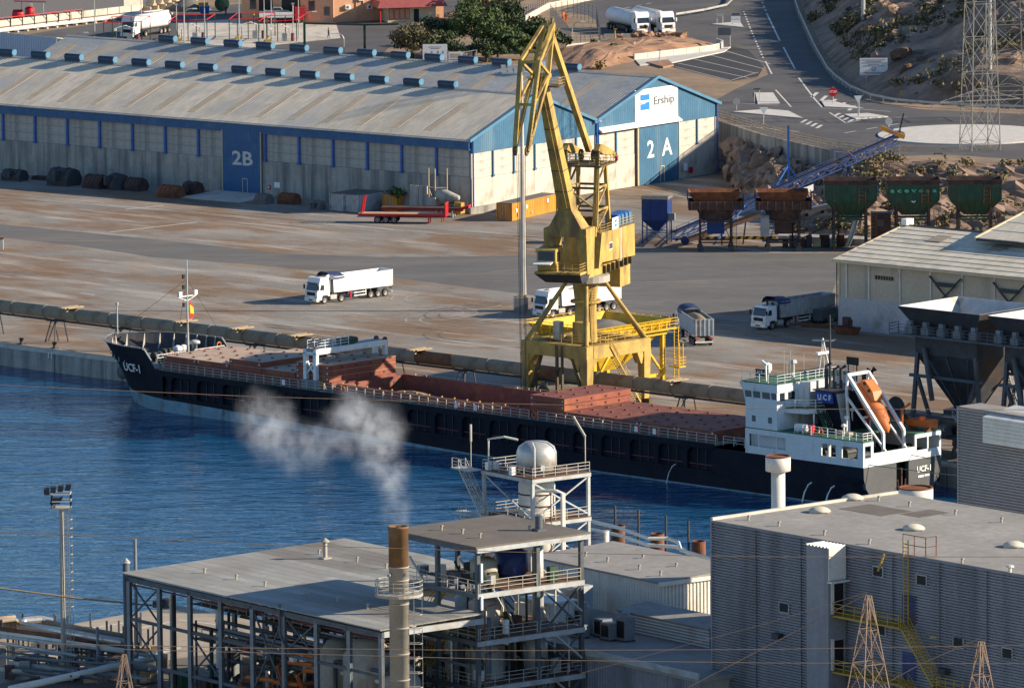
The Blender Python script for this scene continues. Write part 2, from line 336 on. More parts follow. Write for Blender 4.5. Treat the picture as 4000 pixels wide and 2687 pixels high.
def water_material():
    m = bpy.data.materials.new('harbour_water'); m.use_nodes = True; nt = m.node_tree; N = nt.nodes; L = nt.links
    b = N['Principled BSDF']; b.inputs['Base Color'].default_value = (.004, .058, .148, 1); b.inputs['Specular Tint'].default_value = (.26, .66, 1, 1); b.inputs['Roughness'].default_value = .08; b.inputs['IOR'].default_value = 1.33  # a bluer sky reflection is put into the specular tint
    tc = N.new('ShaderNodeTexCoord')
    def noise(sc, st, det, rough=.6, rot=0):
        mp = N.new('ShaderNodeMapping'); mp.inputs['Scale'].default_value = st; mp.inputs['Rotation'].default_value = (0, 0, rot); L.new(tc.outputs['Object'], mp.inputs['Vector'])
        n = N.new('ShaderNodeTexNoise'); n.inputs['Scale'].default_value = sc; n.inputs['Detail'].default_value = det; n.inputs['Roughness'].default_value = rough; n.inputs['Distortion'].default_value = .4
        L.new(mp.outputs['Vector'], n.inputs['Vector']); return n.outputs['Fac']
    b1 = N.new('ShaderNodeBump'); b1.inputs['Strength'].default_value = .8; b1.inputs['Distance'].default_value = .7; L.new(noise(.16, (.6, 1., 1), 3, .5, .15), b1.inputs['Height'])
    b2 = N.new('ShaderNodeBump'); b2.inputs['Strength'].default_value = .8; b2.inputs['Distance'].default_value = .3; L.new(noise(.55, (.5, 1., 1), 4, .6, -.1), b2.inputs['Height']); L.new(b1.outputs['Normal'], b2.inputs['Normal'])
    L.new(b2.outputs['Normal'], b.inputs['Normal']); MATS['water'] = m
water_material()

def yard_material():
    """worn port concrete: grey slabs with brown cargo dust, pale salt blooms and dark oil"""
    m = bpy.data.materials.new('yard_concrete'); m.use_nodes = True; nt = m.node_tree; N = nt.nodes; L = nt.links
    b = N['Principled BSDF']; b.inputs['Roughness'].default_value = .9; b.inputs['Specular IOR Level'].default_value = .2
    tc = N.new('ShaderNodeTexCoord')
    def noise(sc, st, det=6, off=0, rot=0):
        mp = N.new('ShaderNodeMapping'); mp.inputs['Scale'].default_value = st; mp.inputs['Location'].default_value = (off, off*.7, 0); mp.inputs['Rotation'].default_value = (0, 0, rot); L.new(tc.outputs['Object'], mp.inputs['Vector'])
        n = N.new('ShaderNodeTexNoise'); n.inputs['Scale'].default_value = sc; n.inputs['Detail'].default_value = det; n.inputs['Roughness'].default_value = .66
        L.new(mp.outputs['Vector'], n.inputs['Vector']); return n.outputs['Fac']
    def rng(x, lo, hi, a=0., c=1.):
        r = N.new('ShaderNodeMapRange'); r.inputs['From Min'].default_value = lo; r.inputs['From Max'].default_value = hi; r.inputs['To Min'].default_value = a; r.inputs['To Max'].default_value = c; L.new(x, r.inputs['Value']); return r.outputs['Result']
    def mix(f, A, B, bl='MIX'):
        x = N.new('ShaderNodeMix'); x.data_type = 'RGBA'; x.blend_type = bl
        L.new(f, x.inputs['Factor']) if not isinstance(f, float) else setattr(x.inputs['Factor'], 'default_value', f)
        for k, c in (('A', A), ('B', B)):
            if isinstance(c, tuple): x.inputs[k].default_value = (*c, 1)
            else: L.new(c, x.inputs[k])
        return x.outputs['Result']
    c = mix(rng(noise(.05, (1, 1.6, 1)), .35, .65), (.195, .182, .165), (.295, .275, .245))
    c = mix(rng(noise(.035, (1, 1.5, 1), 8, 31), .46, .57, 0, .92), c, (.20, .130, .08))
    c = mix(rng(noise(.09, (.35, 2.2, 1), 8, 77), .53, .66, 0, .85), c, (.40, .375, .34))
    c = mix(rng(noise(.12, (.5, 2., 1), 6, 130), .59, .70, 0, .75), c, (.42, .275, .14))
    c = mix(rng(noise(.10, (.5, 2.4, 1), 6, 190), .60, .69, 0, .8), c, (.085, .062, .05))
    c = mix(1.0, c, rng(noise(2.5, (1, 1, 1), 3), .3, .7, .86, 1.14), 'MULTIPLY')
    L.new(c, b.inputs['Base Color'])
    bp = N.new('ShaderNodeBump'); bp.inputs['Strength'].default_value = .25; bp.inputs['Distance'].default_value = .05; L.new(noise(3, (1, 1, 1), 3), bp.inputs['Height']); L.new(bp.outputs['Normal'], b.inputs['Normal'])
    MATS['yard'] = m
yard_material()

# ------------------------------------------------------------------ the setting
ZW = -2.7; ZP = 7.0
Q = Fr(G(478, 1406), 43.0)            # quay edge: v = 0, land at v > 0
W = Fr(G(1842, 831), 37.8)            # warehouse: corner at 0,0
S = Fr((-51.51, 973.03, ZW), 44.3)    # ship: near side v = 0, u grows to the stern
struct('harbour_water', MB().quad((-900, 600, ZW), (900, 600, ZW), (900, 1200, ZW), (-900, 1200, ZW)), 'water')
# yard slab with quay face (frame Q, in quay coordinates so that the stains run along the quay)
yd = MB(); yd.quad((-500, .9, 0), (420, .9, 0), (420, 420, 0), (-500, 420, 0))
struct('yard_ground', yd, 'yard', Q.o, -Q.a)
# quay wall: capping beam, face with pour joints, berth number, bollards, fenders
qw = MB(); qw.box(-500, 420, 0, .896, -6, -.35); struct('quay_wall', qw, 'concrete_base', Q.o, -Q.a)
qc = MB(); qc.box(-500, 420, -.06, .9, -.35, .012); qco = struct('quay_coping', qc, 'concrete_pale', Q.o, -Q.a)
me = MB().box(-.03, .03, -.09, -.055, -3.2, -.35).mesh('joint', 'dark_steel')
for k in range(-20, 20): link('joint', me, qco, (k*12.3, 0, 0))
text('berth_number', '11', 1.15, 'white_paint', qco, Q.pv(196, 1390, -.08), (R(90), 0, 0), bold=.02)
def bollard(u, v, lab):
    t = fthing('bollard', lab, 'bollard', Q, (u, v, .012), 'quay bollards')
    part('post', MB().lathe([(.34, 0), (.3, .1), (.22, .16), (.2, .5), (.3, .56), (.32, .7), (.2, .8)], n=12), 'dark_steel', t, True)
    part('base_plate', MB().cbox((0, 0, .02), (.9, .9, .04)), 'rust_dark', t)
p = Q.g(213, 1360); bollard(p.x, p.y, 'dark iron bollard on the quay edge above the number 11')
p = Q.g(90, 1345); bollard(p.x-.3, max(p.y, .5), 'squat dark bollard on the quay left of the ship bow')
mat('apron', (.36, .305, .24), rough=.95, var=.15, scale=.1, dirt=(.25, .21, .17), damt=.5, dscale=.12)
# foreground works apron
fa = MB(); pts = [(-300, 2545), (276, 2437), (691, 2362), (990, 2423), (1300, 2520), (1700, 2330), (1950, 2235), (2300, 2178), (2700, 2270), (3100, 2330), (4400, 2560)]
poly = [tuple(G(x, y, 0).xy) for x, y in pts]+[(140, 560), (-140, 560)]
fa.prism(poly, 2, -7, 0.); struct('works_apron', fa, 'apron')
# upper plateau behind the warehouse and along the retaining wall
WL = [G(2797, 471, ZP), G(3000, 535, ZP), G(3116, 561, ZP), G(3274, 595, ZP), G(3458, 617, ZP)]
front = [W.w((-420, 66, 0)), W.w((-5.2, 66.5, 0))]+WL+[Vector((74, 1139, 0)), Vector((220, 1128, 0))]
pl = MB(); poly = [(p.x, p.y) for p in front]+[(320, 1900), (-520, 1900)]
pl.prism(poly, 2, 3., ZP); struct('upper_ground', pl, 'dirt_ground')
bank = MB()
pp = [W.w((-420, 61.5, 0)), W.w((-40, 61.5, 0))]; qq = [W.w((-420, 66, 0)), W.w((-40, 66, 0))]
bank.quad((pp[0].x, pp[0].y, 0), (pp[1].x, pp[1].y, 0), (qq[1].x, qq[1].y, ZP), (qq[0].x, qq[0].y, ZP)); struct('earth_bank', bank, 'dirt_ground')
def flat(mb, px, z): return mb.add([G(x, y, z) for x, y in px], [tuple(range(len(px)))])
Z1 = ZP+.006; Z2 = ZP+.012
def cut(name, px, m, dz): 
    mb = MB(); flat(mb, px, ZP+dz); return struct(name, mb, m)
road_px = [(2180, 45), (2330, -10), (2480, -70), (3080, -70), (3112, 55), (3175, 200), (3255, 312), (3400, 398), (3600, 428), (4200, 455), (4200, 640), (3700, 604), (3460, 612), (3276, 590), (3118, 556), (3002, 530), (2850, 478), (2800, 455), (2790, 395), (2870, 350), (3000, 292), (2990, 262), (2940, 222), (2870, 188), (2790, 178), (2700, 148), (2355, 152), (2340, 90), (2300, 62)]
cut('road', road_px, 'asphalt', .006)
cut('car_park', [(2585, 250), (2800, 208), (2850, 178), (2925, 198), (2985, 262), (2960, 300), (2860, 318), (2620, 262)], 'asphalt_dark', .011)
cut('loading_yard', [(-100, 175), (200, 120), (520, 75), (900, 20), (1700, -60), (1840, 20), (1560, 140), (1480, 230), (900, 260), (-100, 300)], 'asphalt', .006)
cut('gravel_area', [(-100, -40), (900, -40), (700, 10), (-100, 95)], 'gravel_grey', .009)
cut('loading_slab', [(690, 90), (1300, 50), (1330, 150), (900, 195), (700, 165)], 'concrete_pale', .012)
def strip(mb, px, wd, z):
    P = [G(x, y, z) for x, y in px]
    for a, b in zip(P[:-1], P[1:]):
        d = (b-a).normalized(); n = Vector((-d.y, d.x, 0))*wd/2; mb.quad(a-n, b-n, b+n, a+n)
def dashes(mb, px, wd, z, on=1.6, off=2.2):
    P = [G(x, y, z) for x, y in px]
    for a, b in zip(P[:-1], P[1:]):
        Ln = (b-a).length; d = (b-a)/Ln; n = Vector((-d.y, d.x, 0))*wd/2; t = 0
        while t < Ln-on: p, q = a+d*t, a+d*(t+on); mb.quad(p-n, q-n, q+n, p+n); t += on+off
mk = MB(); z = ZP+.02
strip(mk, [(2998, 60), (3046, 160)], .3, z); strip(mk, [(3060, 185), (3105, 270)], .3, z); dashes(mk, [(2965, -20), (3000, 65)], .3, z, 3, 4); strip(mk, [(3120, 305), (3180, 385), (3212, 420)], .28, z)
strip(mk, [(2990, 240), (3015, 290)], .25, z); dashes(mk, [(2905, 45), (2930, 110), (2960, 180), (2985, 235)], .3, z, 2, 2.5)
strip(mk, [(3030, 352), (3090, 418)], .25, z); strip(mk, [(2870, 490), (3120, 515)], .25, z); strip(mk, [(3240, 440), (3304, 481), (3360, 470)], .25, z)
strip(mk, [(3212, 423), (3373, 428), (3480, 437)], .22, z); dashes(mk, [(3300, 520), (3560, 475)], .25, z, 3, 3); strip(mk, [(3480, 460), (3545, 458)], .25, z)
for k in range(5): x = 3170+k*36; strip(mk, [(x+22, 362+k*13), (x+2, 380+k*13)], .6, z)
for k in range(4): x = 3256+k*18; strip(mk, [(x+24, 443+k*8), (x+4, 453+k*8)], .5, z)
for k in range(4): x = 3130+k*20; strip(mk, [(x+20, 468+k*7), (x, 480+k*7)], .5, z)
strip(mk, [(2860, 402), (3040, 412)], .22, z); strip(mk, [(2640, 262), (2858, 316)], .15, z); 
for k in range(4): strip(mk, [(2650+k*62, 244-k*16+4), (2925+k*28, 305-k*18)], .18, z)
strip(mk, [(2858, 314), (2962, 283)], .18, z); dashes(mk, [(2400, 40), (2560, 10)], .22, z, 2, 2)
strip(mk, [(2385, 55), (2370, 66), (2390, 80), (2410, 82)], .25, z)
struct('road_marking', mk, 'road_paint')
def kerbed(name, px, m, dz=.16):
    mb = MB(); P = [G(x, y, ZP) for x, y in px]; mb.prism([(p.x, p.y) for p in P], 2, ZP, ZP+dz); return struct(name, mb, m)
kerbed('traffic_island', [(3208, 398), (3222, 420), (3376, 428), (3330, 418), (3240, 395)], 'kerb')
kerbed('traffic_island', [(3298, 450), (3343, 468), (3470, 459), (3390, 446)], 'kerb')
kerbed('traffic_island', [(2950, 366), (3020, 366), (3046, 406), (2960, 408)], 'kerb')
kerbed('traffic_island', [(2860, 440), (3000, 430), (3080, 437), (3138, 466), (2990, 452)], 'kerb')
kerbed('traffic_island', [(2780, 98), (2890, 88), (2905, 110), (2800, 100)], 'kerb')
kerbed('pavement', [(2480, 236), (2820, 192), (2855, 186), (2830, 205), (2620, 250), (2500, 258)], 'kerb')
kerbed('planter_bed', [(2525, 250), (2610, 240), (2632, 260), (2590, 268)], 'red_earth', .3)
rc = G(3775, 529, ZP); mb = MB(); mb.lathe([(13.2, ZP), (13.2, ZP+.18), (12.6, ZP+.2), (.1, ZP+.28)], (rc.x, rc.y, 0), 64); struct('roundabout', mb, 'kerb')

# retaining wall below the upper road
rw = thing('retaining_wall', 'tall grey retaining wall below the railed upper road', 'wall', (0, 0, 0))
for i, (a, b) in enumerate(zip(WL[:-1], WL[1:])):
    m = MB(); d = (b-a).normalized(); n = Vector((d.y, -d.x, 0))*.25
    if n.y > 0: n = -n
    k = max(2, int((b-a).length/3.2))
    for j in range(k):
        p, q = a.lerp(b, (j+.004)/k), a.lerp(b, (j+.996)/k); m = MB()
        m.hexa([(p.x, p.y, -.2), (q.x, q.y, -.2), (q.x+n.x, q.y+n.y, -.2), (p.x+n.x, p.y+n.y, -.2)], [(p.x, p.y, ZP+.12), (q.x, q.y, ZP+.12), (q.x+n.x, q.y+n.y, ZP+.12), (p.x+n.x, p.y+n.y, ZP+.12)])
        part('panel', m, 'concrete_base', rw)
# timber-and-post railings on the wall
def road_rail(px, lab, h=1.25):
    P = [G(x, y, ZP)+Vector((0, 0, .13)) for x, y in px]
    t = thing('road_railing', lab, 'railing', P[0])
    pm = MB().cbox((0, 0, h/2), (.16, .16, h)).mesh('post', 'galv')
    for a, b in zip(P[:-1], P[1:]):
        n = max(1, int((b-a).length/2.0))
        for k in range(n): q = a.lerp(b, k/n)-P[0]; link('post', pm, t, q)
        for zz in (.3, .7, 1.1):
            part('rail', MB().bar(a-P[0]+Vector((0, 0, zz)), b-P[0]+Vector((0, 0, zz)), .09, .16), 'plank', t)
road_rail([(2797, 464), (2900, 494), (3000, 526), (3116, 553), (3276, 588), (3460, 611)], 'weathered three-bar railing along the upper road wall')
road_rail([(3400, 605), (3570, 604)], 'short double-bar barrier above the rocks near the roundabout', 1.1)
# metal crash barrier round the bend
P = [G(x, y, ZP) for x, y in [(3090, -30), (3120, 60), (3180, 192), (3230, 280), (3262, 312), (3320, 355), (3400, 388), (3500, 408), (3640, 420), (3800, 428), (4050, 436)]]
t = thing('crash_barrier', 'long steel crash barrier curving round the road bend', 'crash barrier', P[0])
pm = MB().cbox((0, 0, .4), (.14, .14, .8)).mesh('post', 'galv')
for a, b in zip(P[:-1], P[1:]):
    n = max(1, int((b-a).length/4))
    for k in range(n): link('post', pm, t, a.lerp(b, k/n)-P[0])
    part('rail', MB().bar(a-P[0]+Vector((0, 0, .72)), b-P[0]+Vector((0, 0, .72)), .1, .34), 'galv', t)
P = [G(x, y, ZP) for x, y in [(2640, 72), (2750, 55), (2840, 35), (2865, 10), (2868, -30)]]
t = thing('crash_barrier', 'short crash barrier on the verge behind the parked tankers', 'crash barrier', P[0])
for a, b in zip(P[:-1], P[1:]):
    n = max(1, int((b-a).length/4))
    for k in range(n): link('post', pm, t, a.lerp(b, k/n)-P[0])
    part('rail', MB().bar(a-P[0]+Vector((0, 0, .72)), b-P[0]+Vector((0, 0, .72)), .1, .34), 'galv', t)
# ---- hillside behind the crash barrier
from mathutils import noise as MN
def fbm(x, y, s, o=4):
    v = 0; a = 1
    for k in range(o): v += a*MN.noise(Vector((x*s, y*s, 3.7*k))); a *= .5; s *= 2.1
    return v
HL = [Vector(p) for p in [(44, 1560, 0), (50, 1480, 0), (51.5, 1366, 0), (51.8, 1308, 0), (53.6, 1263, 0), (57.5, 1231, 0), (64, 1221.5, 0), (79, 1213, 0), (100, 1206, 0), (150, 1195, 0)]]
cum = [0]
for a, b in zip(HL[:-1], HL[1:]): cum.append(cum[-1]+(b-a).length)
def along(t):
    L = t*cum[-1]
    for i in range(len(HL)-1):
        if L <= cum[i+1] or i == len(HL)-2: return HL[i].lerp(HL[i+1], (L-cum[i])/(cum[i+1]-cum[i]))
HD = Vector((.93, .37, 0))
def hill_z(d, x, y):
    ridged = abs(fbm(x, y, .06, 5)); return ZP+min(.62*d, 1.6+.345*d)+min(1, d/5)*(1.6*fbm(x, y, .045)+2.6*ridged*min(1, d/12)+.35*fbm(x, y, .5, 3))
def hill(s, t):
    p = along(s); d = 110*t**1.6; q = p+HD*d; return (q.x, q.y, hill_z(d, q.x, q.y) if t > 0 else ZP+.01)
hb = MB(); hb.grid(hill, 150, 90); struct('hillside', hb, 'rock', smooth=False)
# rocky slope between the upper road and the yard
TOP = [Vector((33, 1193, ZP)), Vector((38.45, 1176.8, ZP)), Vector((42.5, 1167.3, ZP)), Vector((48, 1155.4, ZP)), Vector((54.5, 1147.6, ZP)), Vector((74.2, 1138.6, ZP)), Vector((140, 1130, ZP))]
FOOT = [G(2835, 700), G(2900, 745), G(2990, 800), G(3110, 925), G(3350, 950), Vector((72, 1098, 0)), Vector((140, 1085, 0))]
def mixl(Ls, t):
    k = t*(len(Ls)-1); i = min(int(k), len(Ls)-2); return Ls[i].lerp(Ls[i+1], k-i)
def slope(s, t):
    a, b = mixl(TOP, s), mixl(FOOT, s); p = a.lerp(b, t); n = 1.5*fbm(p.x, p.y, .13)+1.7*abs(fbm(p.x, p.y, .3, 4))
    lip = min(1, t*6)*min(1, (1-t)*5); hgt = (6.2 if s > .55 else 3.6)*(1-t**1.5)
    zz = (ZP if s > .55 else (3.5 if t < .05 else 3.6))*1.0
    base = (ZP+.06)*(1-t)**.8 if s > .55 else 4.6*(1-t)**.7
    return (p.x, p.y, base+n*lip*.8)
rb = MB(); rb.grid(slope, 90, 50); struct('rock_slope', rb, 'rock')
# red earth bank with a low wall between tankers and car park
def mound(px, h, name, m):
    P = [G(x, y, ZP) for x, y in px]; c = sum(P, Vector())/len(P); mb = MB(); n = len(P); rings = 9; vs = []
    for r_ in range(rings):
        f = r_/(rings-1)
        for k in range(4*n):
            a = P[(k//4) % n].lerp(P[(k//4+1) % n], (k % 4)/4); q = a.lerp(c, f)
            zz = ZP-.05+h*min(1, f*2.2)*(1+.25*fbm(q.x, q.y, .25))+(.25*fbm(q.x, q.y, .9) if f > 0 else 0); vs.append((q.x, q.y, zz))
    w = 4*n; mb.add(vs, [(r_*w+k, r_*w+(k+1) % w, (r_+1)*w+(k+1) % w, (r_+1)*w+k) for r_ in range(rings-1) for k in range(w)]); return struct(name, mb, m)
mound([(2140, 250), (2170, 195), (2350, 165), (2500, 160), (2700, 150), (2790, 170), (2815, 190), (2700, 212), (2470, 242), (2330, 272), (2250, 280)], 1.5, 'earth_bank', 'red_earth')
# ================================================================== double-bay warehouse
EV, PK, BW = 10.7, 15.8, 30.0
wh = fthing('warehouse', 'long blue and concrete double-bay warehouse with doors 2A and 2B', 'warehouse', W)
ULn, ULf = -190., -116.   # left ends of near and far bay
DOORB = (-46.4, -39.1)
BAY = 6.6
# near long wall: lower cast base, upper precast planks, posts, blue fascia
ups = [0.]
posts = [W.pv(x, 600, -.1).x for x in (1716, 1577, 1440, 1304, 1168)]
posts = [-6.55-6.62*k for k in range(5)]
xs_post = [-6.2-6.45*k for k in range(0, 28)]
def near_wall(u0, u1):
    part('base_wall', MB().box(u0, u1, -.25, 0, 0, 5.15), 'concrete_base', wh)
near_wall(ULn, DOORB[0]-.02); near_wall(DOORB[1]+.02, -.02)
part('wall_core', MB().box(ULn, -.05, .02, .3, 0, EV-.05), 'concrete_wall', wh)
pm = {}
def plank_row(u0, u1):
    w = round(u1-u0-.12, 2); key = w
    if key not in pm: pm[key] = MB().box(0, w, -.10, .018, 0, 1.30).mesh('wall_panel', 'concrete_wall')
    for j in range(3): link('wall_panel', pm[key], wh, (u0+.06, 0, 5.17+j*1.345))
edges = sorted([-.25]+[x for x in xs_post])
post_mesh = MB().box(-.16, .16, -.42, -.104, .25, 4.2).box(-.28, .28, -.5, -.104, 0, .3).mesh('wall_post', 'blue_paint')
for a, b in zip(edges[:-1], edges[1:]):
    if b < DOORB[0]-.5 or a > DOORB[1]+.3: plank_row(a, b)
    elif a < DOORB[0] < b: plank_row(a, DOORB[0])
    elif a < DOORB[1] < b: plank_row(DOORB[1], b)
for x in xs_post:
    if not (DOORB[0]-.6 < x < DOORB[1]+.6): link('wall_post', post_mesh, wh, (x, 0, 5.0))
part('fascia', MB().box(ULn, .1, -.62, -.5, 9.15, EV-.05), 'blue_cladding', wh)
part('soffit', MB().box(ULn, .1, -.5, 0, 9.16, 9.25), 'blue_cladding', wh)
# sliding door 2B
dr = part('door', MB().box(DOORB[0], DOORB[1], -.64, -.52, .02, 9.4), 'blue_cladding', wh)
def wicket(par, fn):
    fn('wicket_frame', par)
wk = MB(); u = -42.1
for a in ((u-.5, u-.42), (u+.42, u+.5)): wk.box(a[0], a[1], -.70, -.645, .05, 2.35)
wk.box(u-.5, u+.5, -.70, -.645, 2.25, 2.36); part('wicket_frame', wk, 'cream', dr)
part('door_edge', MB().box(DOORB[1]-.03, DOORB[1]+.1, -.68, -.50, .02, 9.4), 'cream', dr); part('door_edge', MB().box(DOORB[0]-.1, DOORB[0]+.03, -.68, -.50, .02, 9.4), 'cream', dr)
text('door_number', '2B', 2.9, 'road_paint', dr, ((DOORB[0]+DOORB[1])/2+.2, -.66, 5.2), (R(90), 0, 0), sx=1.3, bold=.06)
part('notice', MB().box(-36.8, -35.7, -.30, -.26, 1.3, 2.1), 'white_sign', wh); hb_ = part('hose_cabinet', MB().box(-38.0, -37.5, -.42, -.26, 1.0, 1.6), 'red_paint', wh); part('cabinet_glass', MB().box(-37.85, -37.65, -.44, -.425, 1.15, 1.45), 'white_sign', hb_)
part('ramp', MB().prism([(-.7, .28), (-9.5, .02), (-9.5, 0), (-.7, 0)], 0, -47.5, -36), 'concrete_pale', wh)
# gable front (u = 0 face)
def gable(v0, v1, name='gable'):
    vm = (v0+v1)/2; part(name, MB().prism([(v0, 8.6), (v1, 8.6), (v1, EV), (vm, PK-.15), (v0, EV)], 0, -.3, .12), 'blue_gable', wh)
gable(0, BW); gable(BW+.02, 2*BW)
part('gable_core', MB().box(-.35, -.06, .05, 2*BW, 0, 8.6), 'concrete_wall', wh)
def gable_planks(v0, v1, step=5.0):
    n = max(1, round((v1-v0)/step)); s_ = (v1-v0)/n
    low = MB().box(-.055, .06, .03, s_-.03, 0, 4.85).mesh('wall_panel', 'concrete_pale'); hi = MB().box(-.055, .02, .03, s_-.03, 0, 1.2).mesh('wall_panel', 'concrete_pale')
    ps = MB().box(.022, .26, -.12, .12, .1, 3.6).box(.022, .34, -.2, .2, -.2, .14).mesh('wall_post', 'vent_blue')
    for k in range(n):
        link('wall_panel', low, wh, (0, v0+k*s_, .02))
        for j in range(3): link('wall_panel', hi, wh, (0, v0+k*s_, 4.92+j*1.225))
        if k: link('wall_post', ps, wh, (0, v0+k*s_, 5.0))
gable_planks(.05, BW, 5.0); gable_planks(BW, 39.6, 4.9); gable_planks(50.1, 2*BW, 4.9)
dA = part('door', MB().box(.28, .42, 39.9, 50.0, .05, 8.9), 'blue_gable', wh)
wk = MB(); v = 45.8
for a in ((v-.5, v-.42), (v+.42, v+.5)): wk.box(.43, .5, a[0], a[1], .1, 2.5)
wk.box(.43, .5, v-.5, v+.5, 2.4, 2.5); part('wicket_frame', wk, 'cream', dA)
part('door_edge', MB().box(.26, .5, 39.7, 39.92, .05, 8.95), 'cream', dA); part('door_edge', MB().box(.26, .5, 49.98, 50.15, .05, 8.95), 'cream', dA)
text('door_number', '2', 3.6, 'white_paint', dA, (.45, 42.9, 5.1), (R(90), 0, R(90)), bold=.07); text('door_number', 'A', 3.6, 'white_paint', dA, (.45, 47.0, 5.1), (R(90), 0, R(90)), bold=.07)
part('door_track', MB().prism([(.12, 9.0), (1.0, 8.85), (1.0, 9.05), (.12, 9.55)], 1, 30.3, 50.2), 'white_paint', wh)
bd = part('name_board', MB().box(.13, .22, 39.4, 50.1, 9.25, 14.3), 'white_sign', wh)
lg = MB().box(.225, .25, 0, 2.3, 0, 1.55).box(.225, .25, 0, 2.3, 1.75, 2.3); o = part('logo', MB().box(.23, .25, 40.7, 43.0, 11.2, 12.35).box(.23, .25, 40.7, 43.0, 12.65, 13.5), 'logo_blue', bd)
part('logo_swoosh', MB().prism([(40.4, 12.1), (41.5, 12.3), (43.2, 12.75), (43.2, 12.6), (41.6, 12.12)], 0, .252, .26), 'white_sign', bd)
text('lettering', 'Ership', 1.75, 'text_grey', bd, (.26, 46.55, 12.3), (R(90), 0, R(90)), sx=1.2, bold=.015)
for v in (.1, BW-.15, BW+.2, 2*BW-.1): part('downpipe', MB().tube((.32, v, .2), (.32, v, EV), .13, n=8), 'blue_paint', wh)
part('meter_box', MB().box(.42, .6, 51.1, 51.9, 1.2, 2.3), 'white_sign', wh); part('hose_box', MB().box(.42, .7, 52.6, 53.2, .7, 1.6), 'red_paint', wh)
# end walls, back wall
part('back_wall', MB().box(ULf, -.4, 2*BW-.3, 2*BW, 0, EV), 'concrete_wall', wh); part('end_wall', MB().prism([(BW, 0), (2*BW, 0), (2*BW, EV), (1.5*BW, PK-.2), (BW, EV)], 0, ULf, ULf+.3), 'blue_gable', wh)
# roofs: sheet runs between skylight strips; a rib profile that reads along the edge
def roof(v0, sgn, u0, u1, m, strips, tag):
    """one slope from eave/valley v0 rising for BW/2"""
    th = math.atan2(PK-EV, BW/2); 
    def pt(u, s_, dz=0): v = v0+sgn*s_*BW/2; return (u, v, EV+s_*(PK-EV)+dz)
    a0 = -.055 if True else 0
    part('roof_slope', MB().hexa([pt(u0, a0), pt(u1+.5, a0), pt(u1+.5, 1), pt(u0, 1)], [pt(u0, a0, .12), pt(u1+.5, a0, .12), pt(u1+.5, 1, .12), pt(u0, 1, .12)]), m, wh)
    if strips:
        n0, n1, wd = strips
        sm = MB().hexa([(0, *pt(0, n0, .125)[1:]), (wd, *pt(0, n0, .125)[1:]), (wd, *pt(0, n1, .125)[1:]), (0, *pt(0, n1, .125)[1:])], [(0, *pt(0, n0, .15)[1:]), (wd, *pt(0, n0, .15)[1:]), (wd, *pt(0, n1, .15)[1:]), (0, *pt(0, n1, .15)[1:])]).mesh('skylight', 'skylight')
        u = u1-6.45*1.5
        k = 0
        while u > u0+2: 
            if not (tag == 'near' and k < 0): link('skylight', sm, wh, (u, 0, 0))
            u -= 6.45; k += 1
roof(0, 1, ULn, 0, 'roof_sheet', (.10, .72, 1.25), 'near'); roof(BW, -1, ULn, 0, 'roof_sheet', None, '')
roof(BW, 1, ULf, 0, 'roof_blueish', (.12, .80, 1.25), 'far'); roof(2*BW, -1, ULf, 0, 'roof_sheet', None, '')
for v in (BW/2, 1.5*BW): part('ridge_cap', MB().prism([(v-.5, PK+.0), (v, PK+.22), (v+.5, PK+.0), (v, PK+.14)], 0, ULn if v < BW else ULf, .55), 'roof_blueish', wh)
part('valley_gutter', MB().box(ULf, .3, BW-.45, BW+.45, EV+.1, EV+.25), 'dark_steel', wh)
for v0, v1 in ((0, BW), (BW, 2*BW)):
    vm = (v0+v1)/2
    for a, b in (((v0-.8, EV-.2), (vm, PK+.1)), ((vm, PK+.1), (v1+(.8 if v1 > BW else 0), EV-.2 if v1 > BW else EV))):
        part('verge_trim', MB().bar((.45, a[0], a[1]), (.45, b[0], b[1]), .2, .42), 'vent_blue', wh)
# ridge ventilators: a drum on a neck, closed by pale blue end plates
vm_body = MB().prism([(-.4, 0), (.4, 0), (.52, .32), (.52, .65), (.3, .9), (-.3, .9), (-.52, .65), (-.52, .32)], 0, 0, 3.0).mesh('drum', 'vent_dark')
vm_cap = MB().prism([(-.3, .0), (.3, .0), (.54, .32), (.54, .66), (.3, .92), (-.3, .92), (-.54, .66), (-.54, .32)], 0, 0, .1).mesh('end_plate', 'vent_blue')
def vent(u, v):
    o = part('ridge_vent', MB().box(u, u+3.0, v-.4, v+.4, PK, PK+.4), 'vent_dark', wh)
    link('drum', vm_body, o, (u, v, PK+.3)); link('end_plate', vm_cap, o, (u+3.0, v, PK+.28))
for px in [129+130.7*k for k in range(-1, 5)]+[1043+ (1716-1043)/5*k-0 for k in range(0, 6)]+[780, 911]:
    p = W.pv(px, 250, BW/2); vent(p.x, BW/2)
for px in [627, 752, 881]+[1007+131.5*k for k in range(9)]+[2200]:
    p = W.pv(px, 210, 1.5*BW)
    vent(p.x, 1.5*BW)
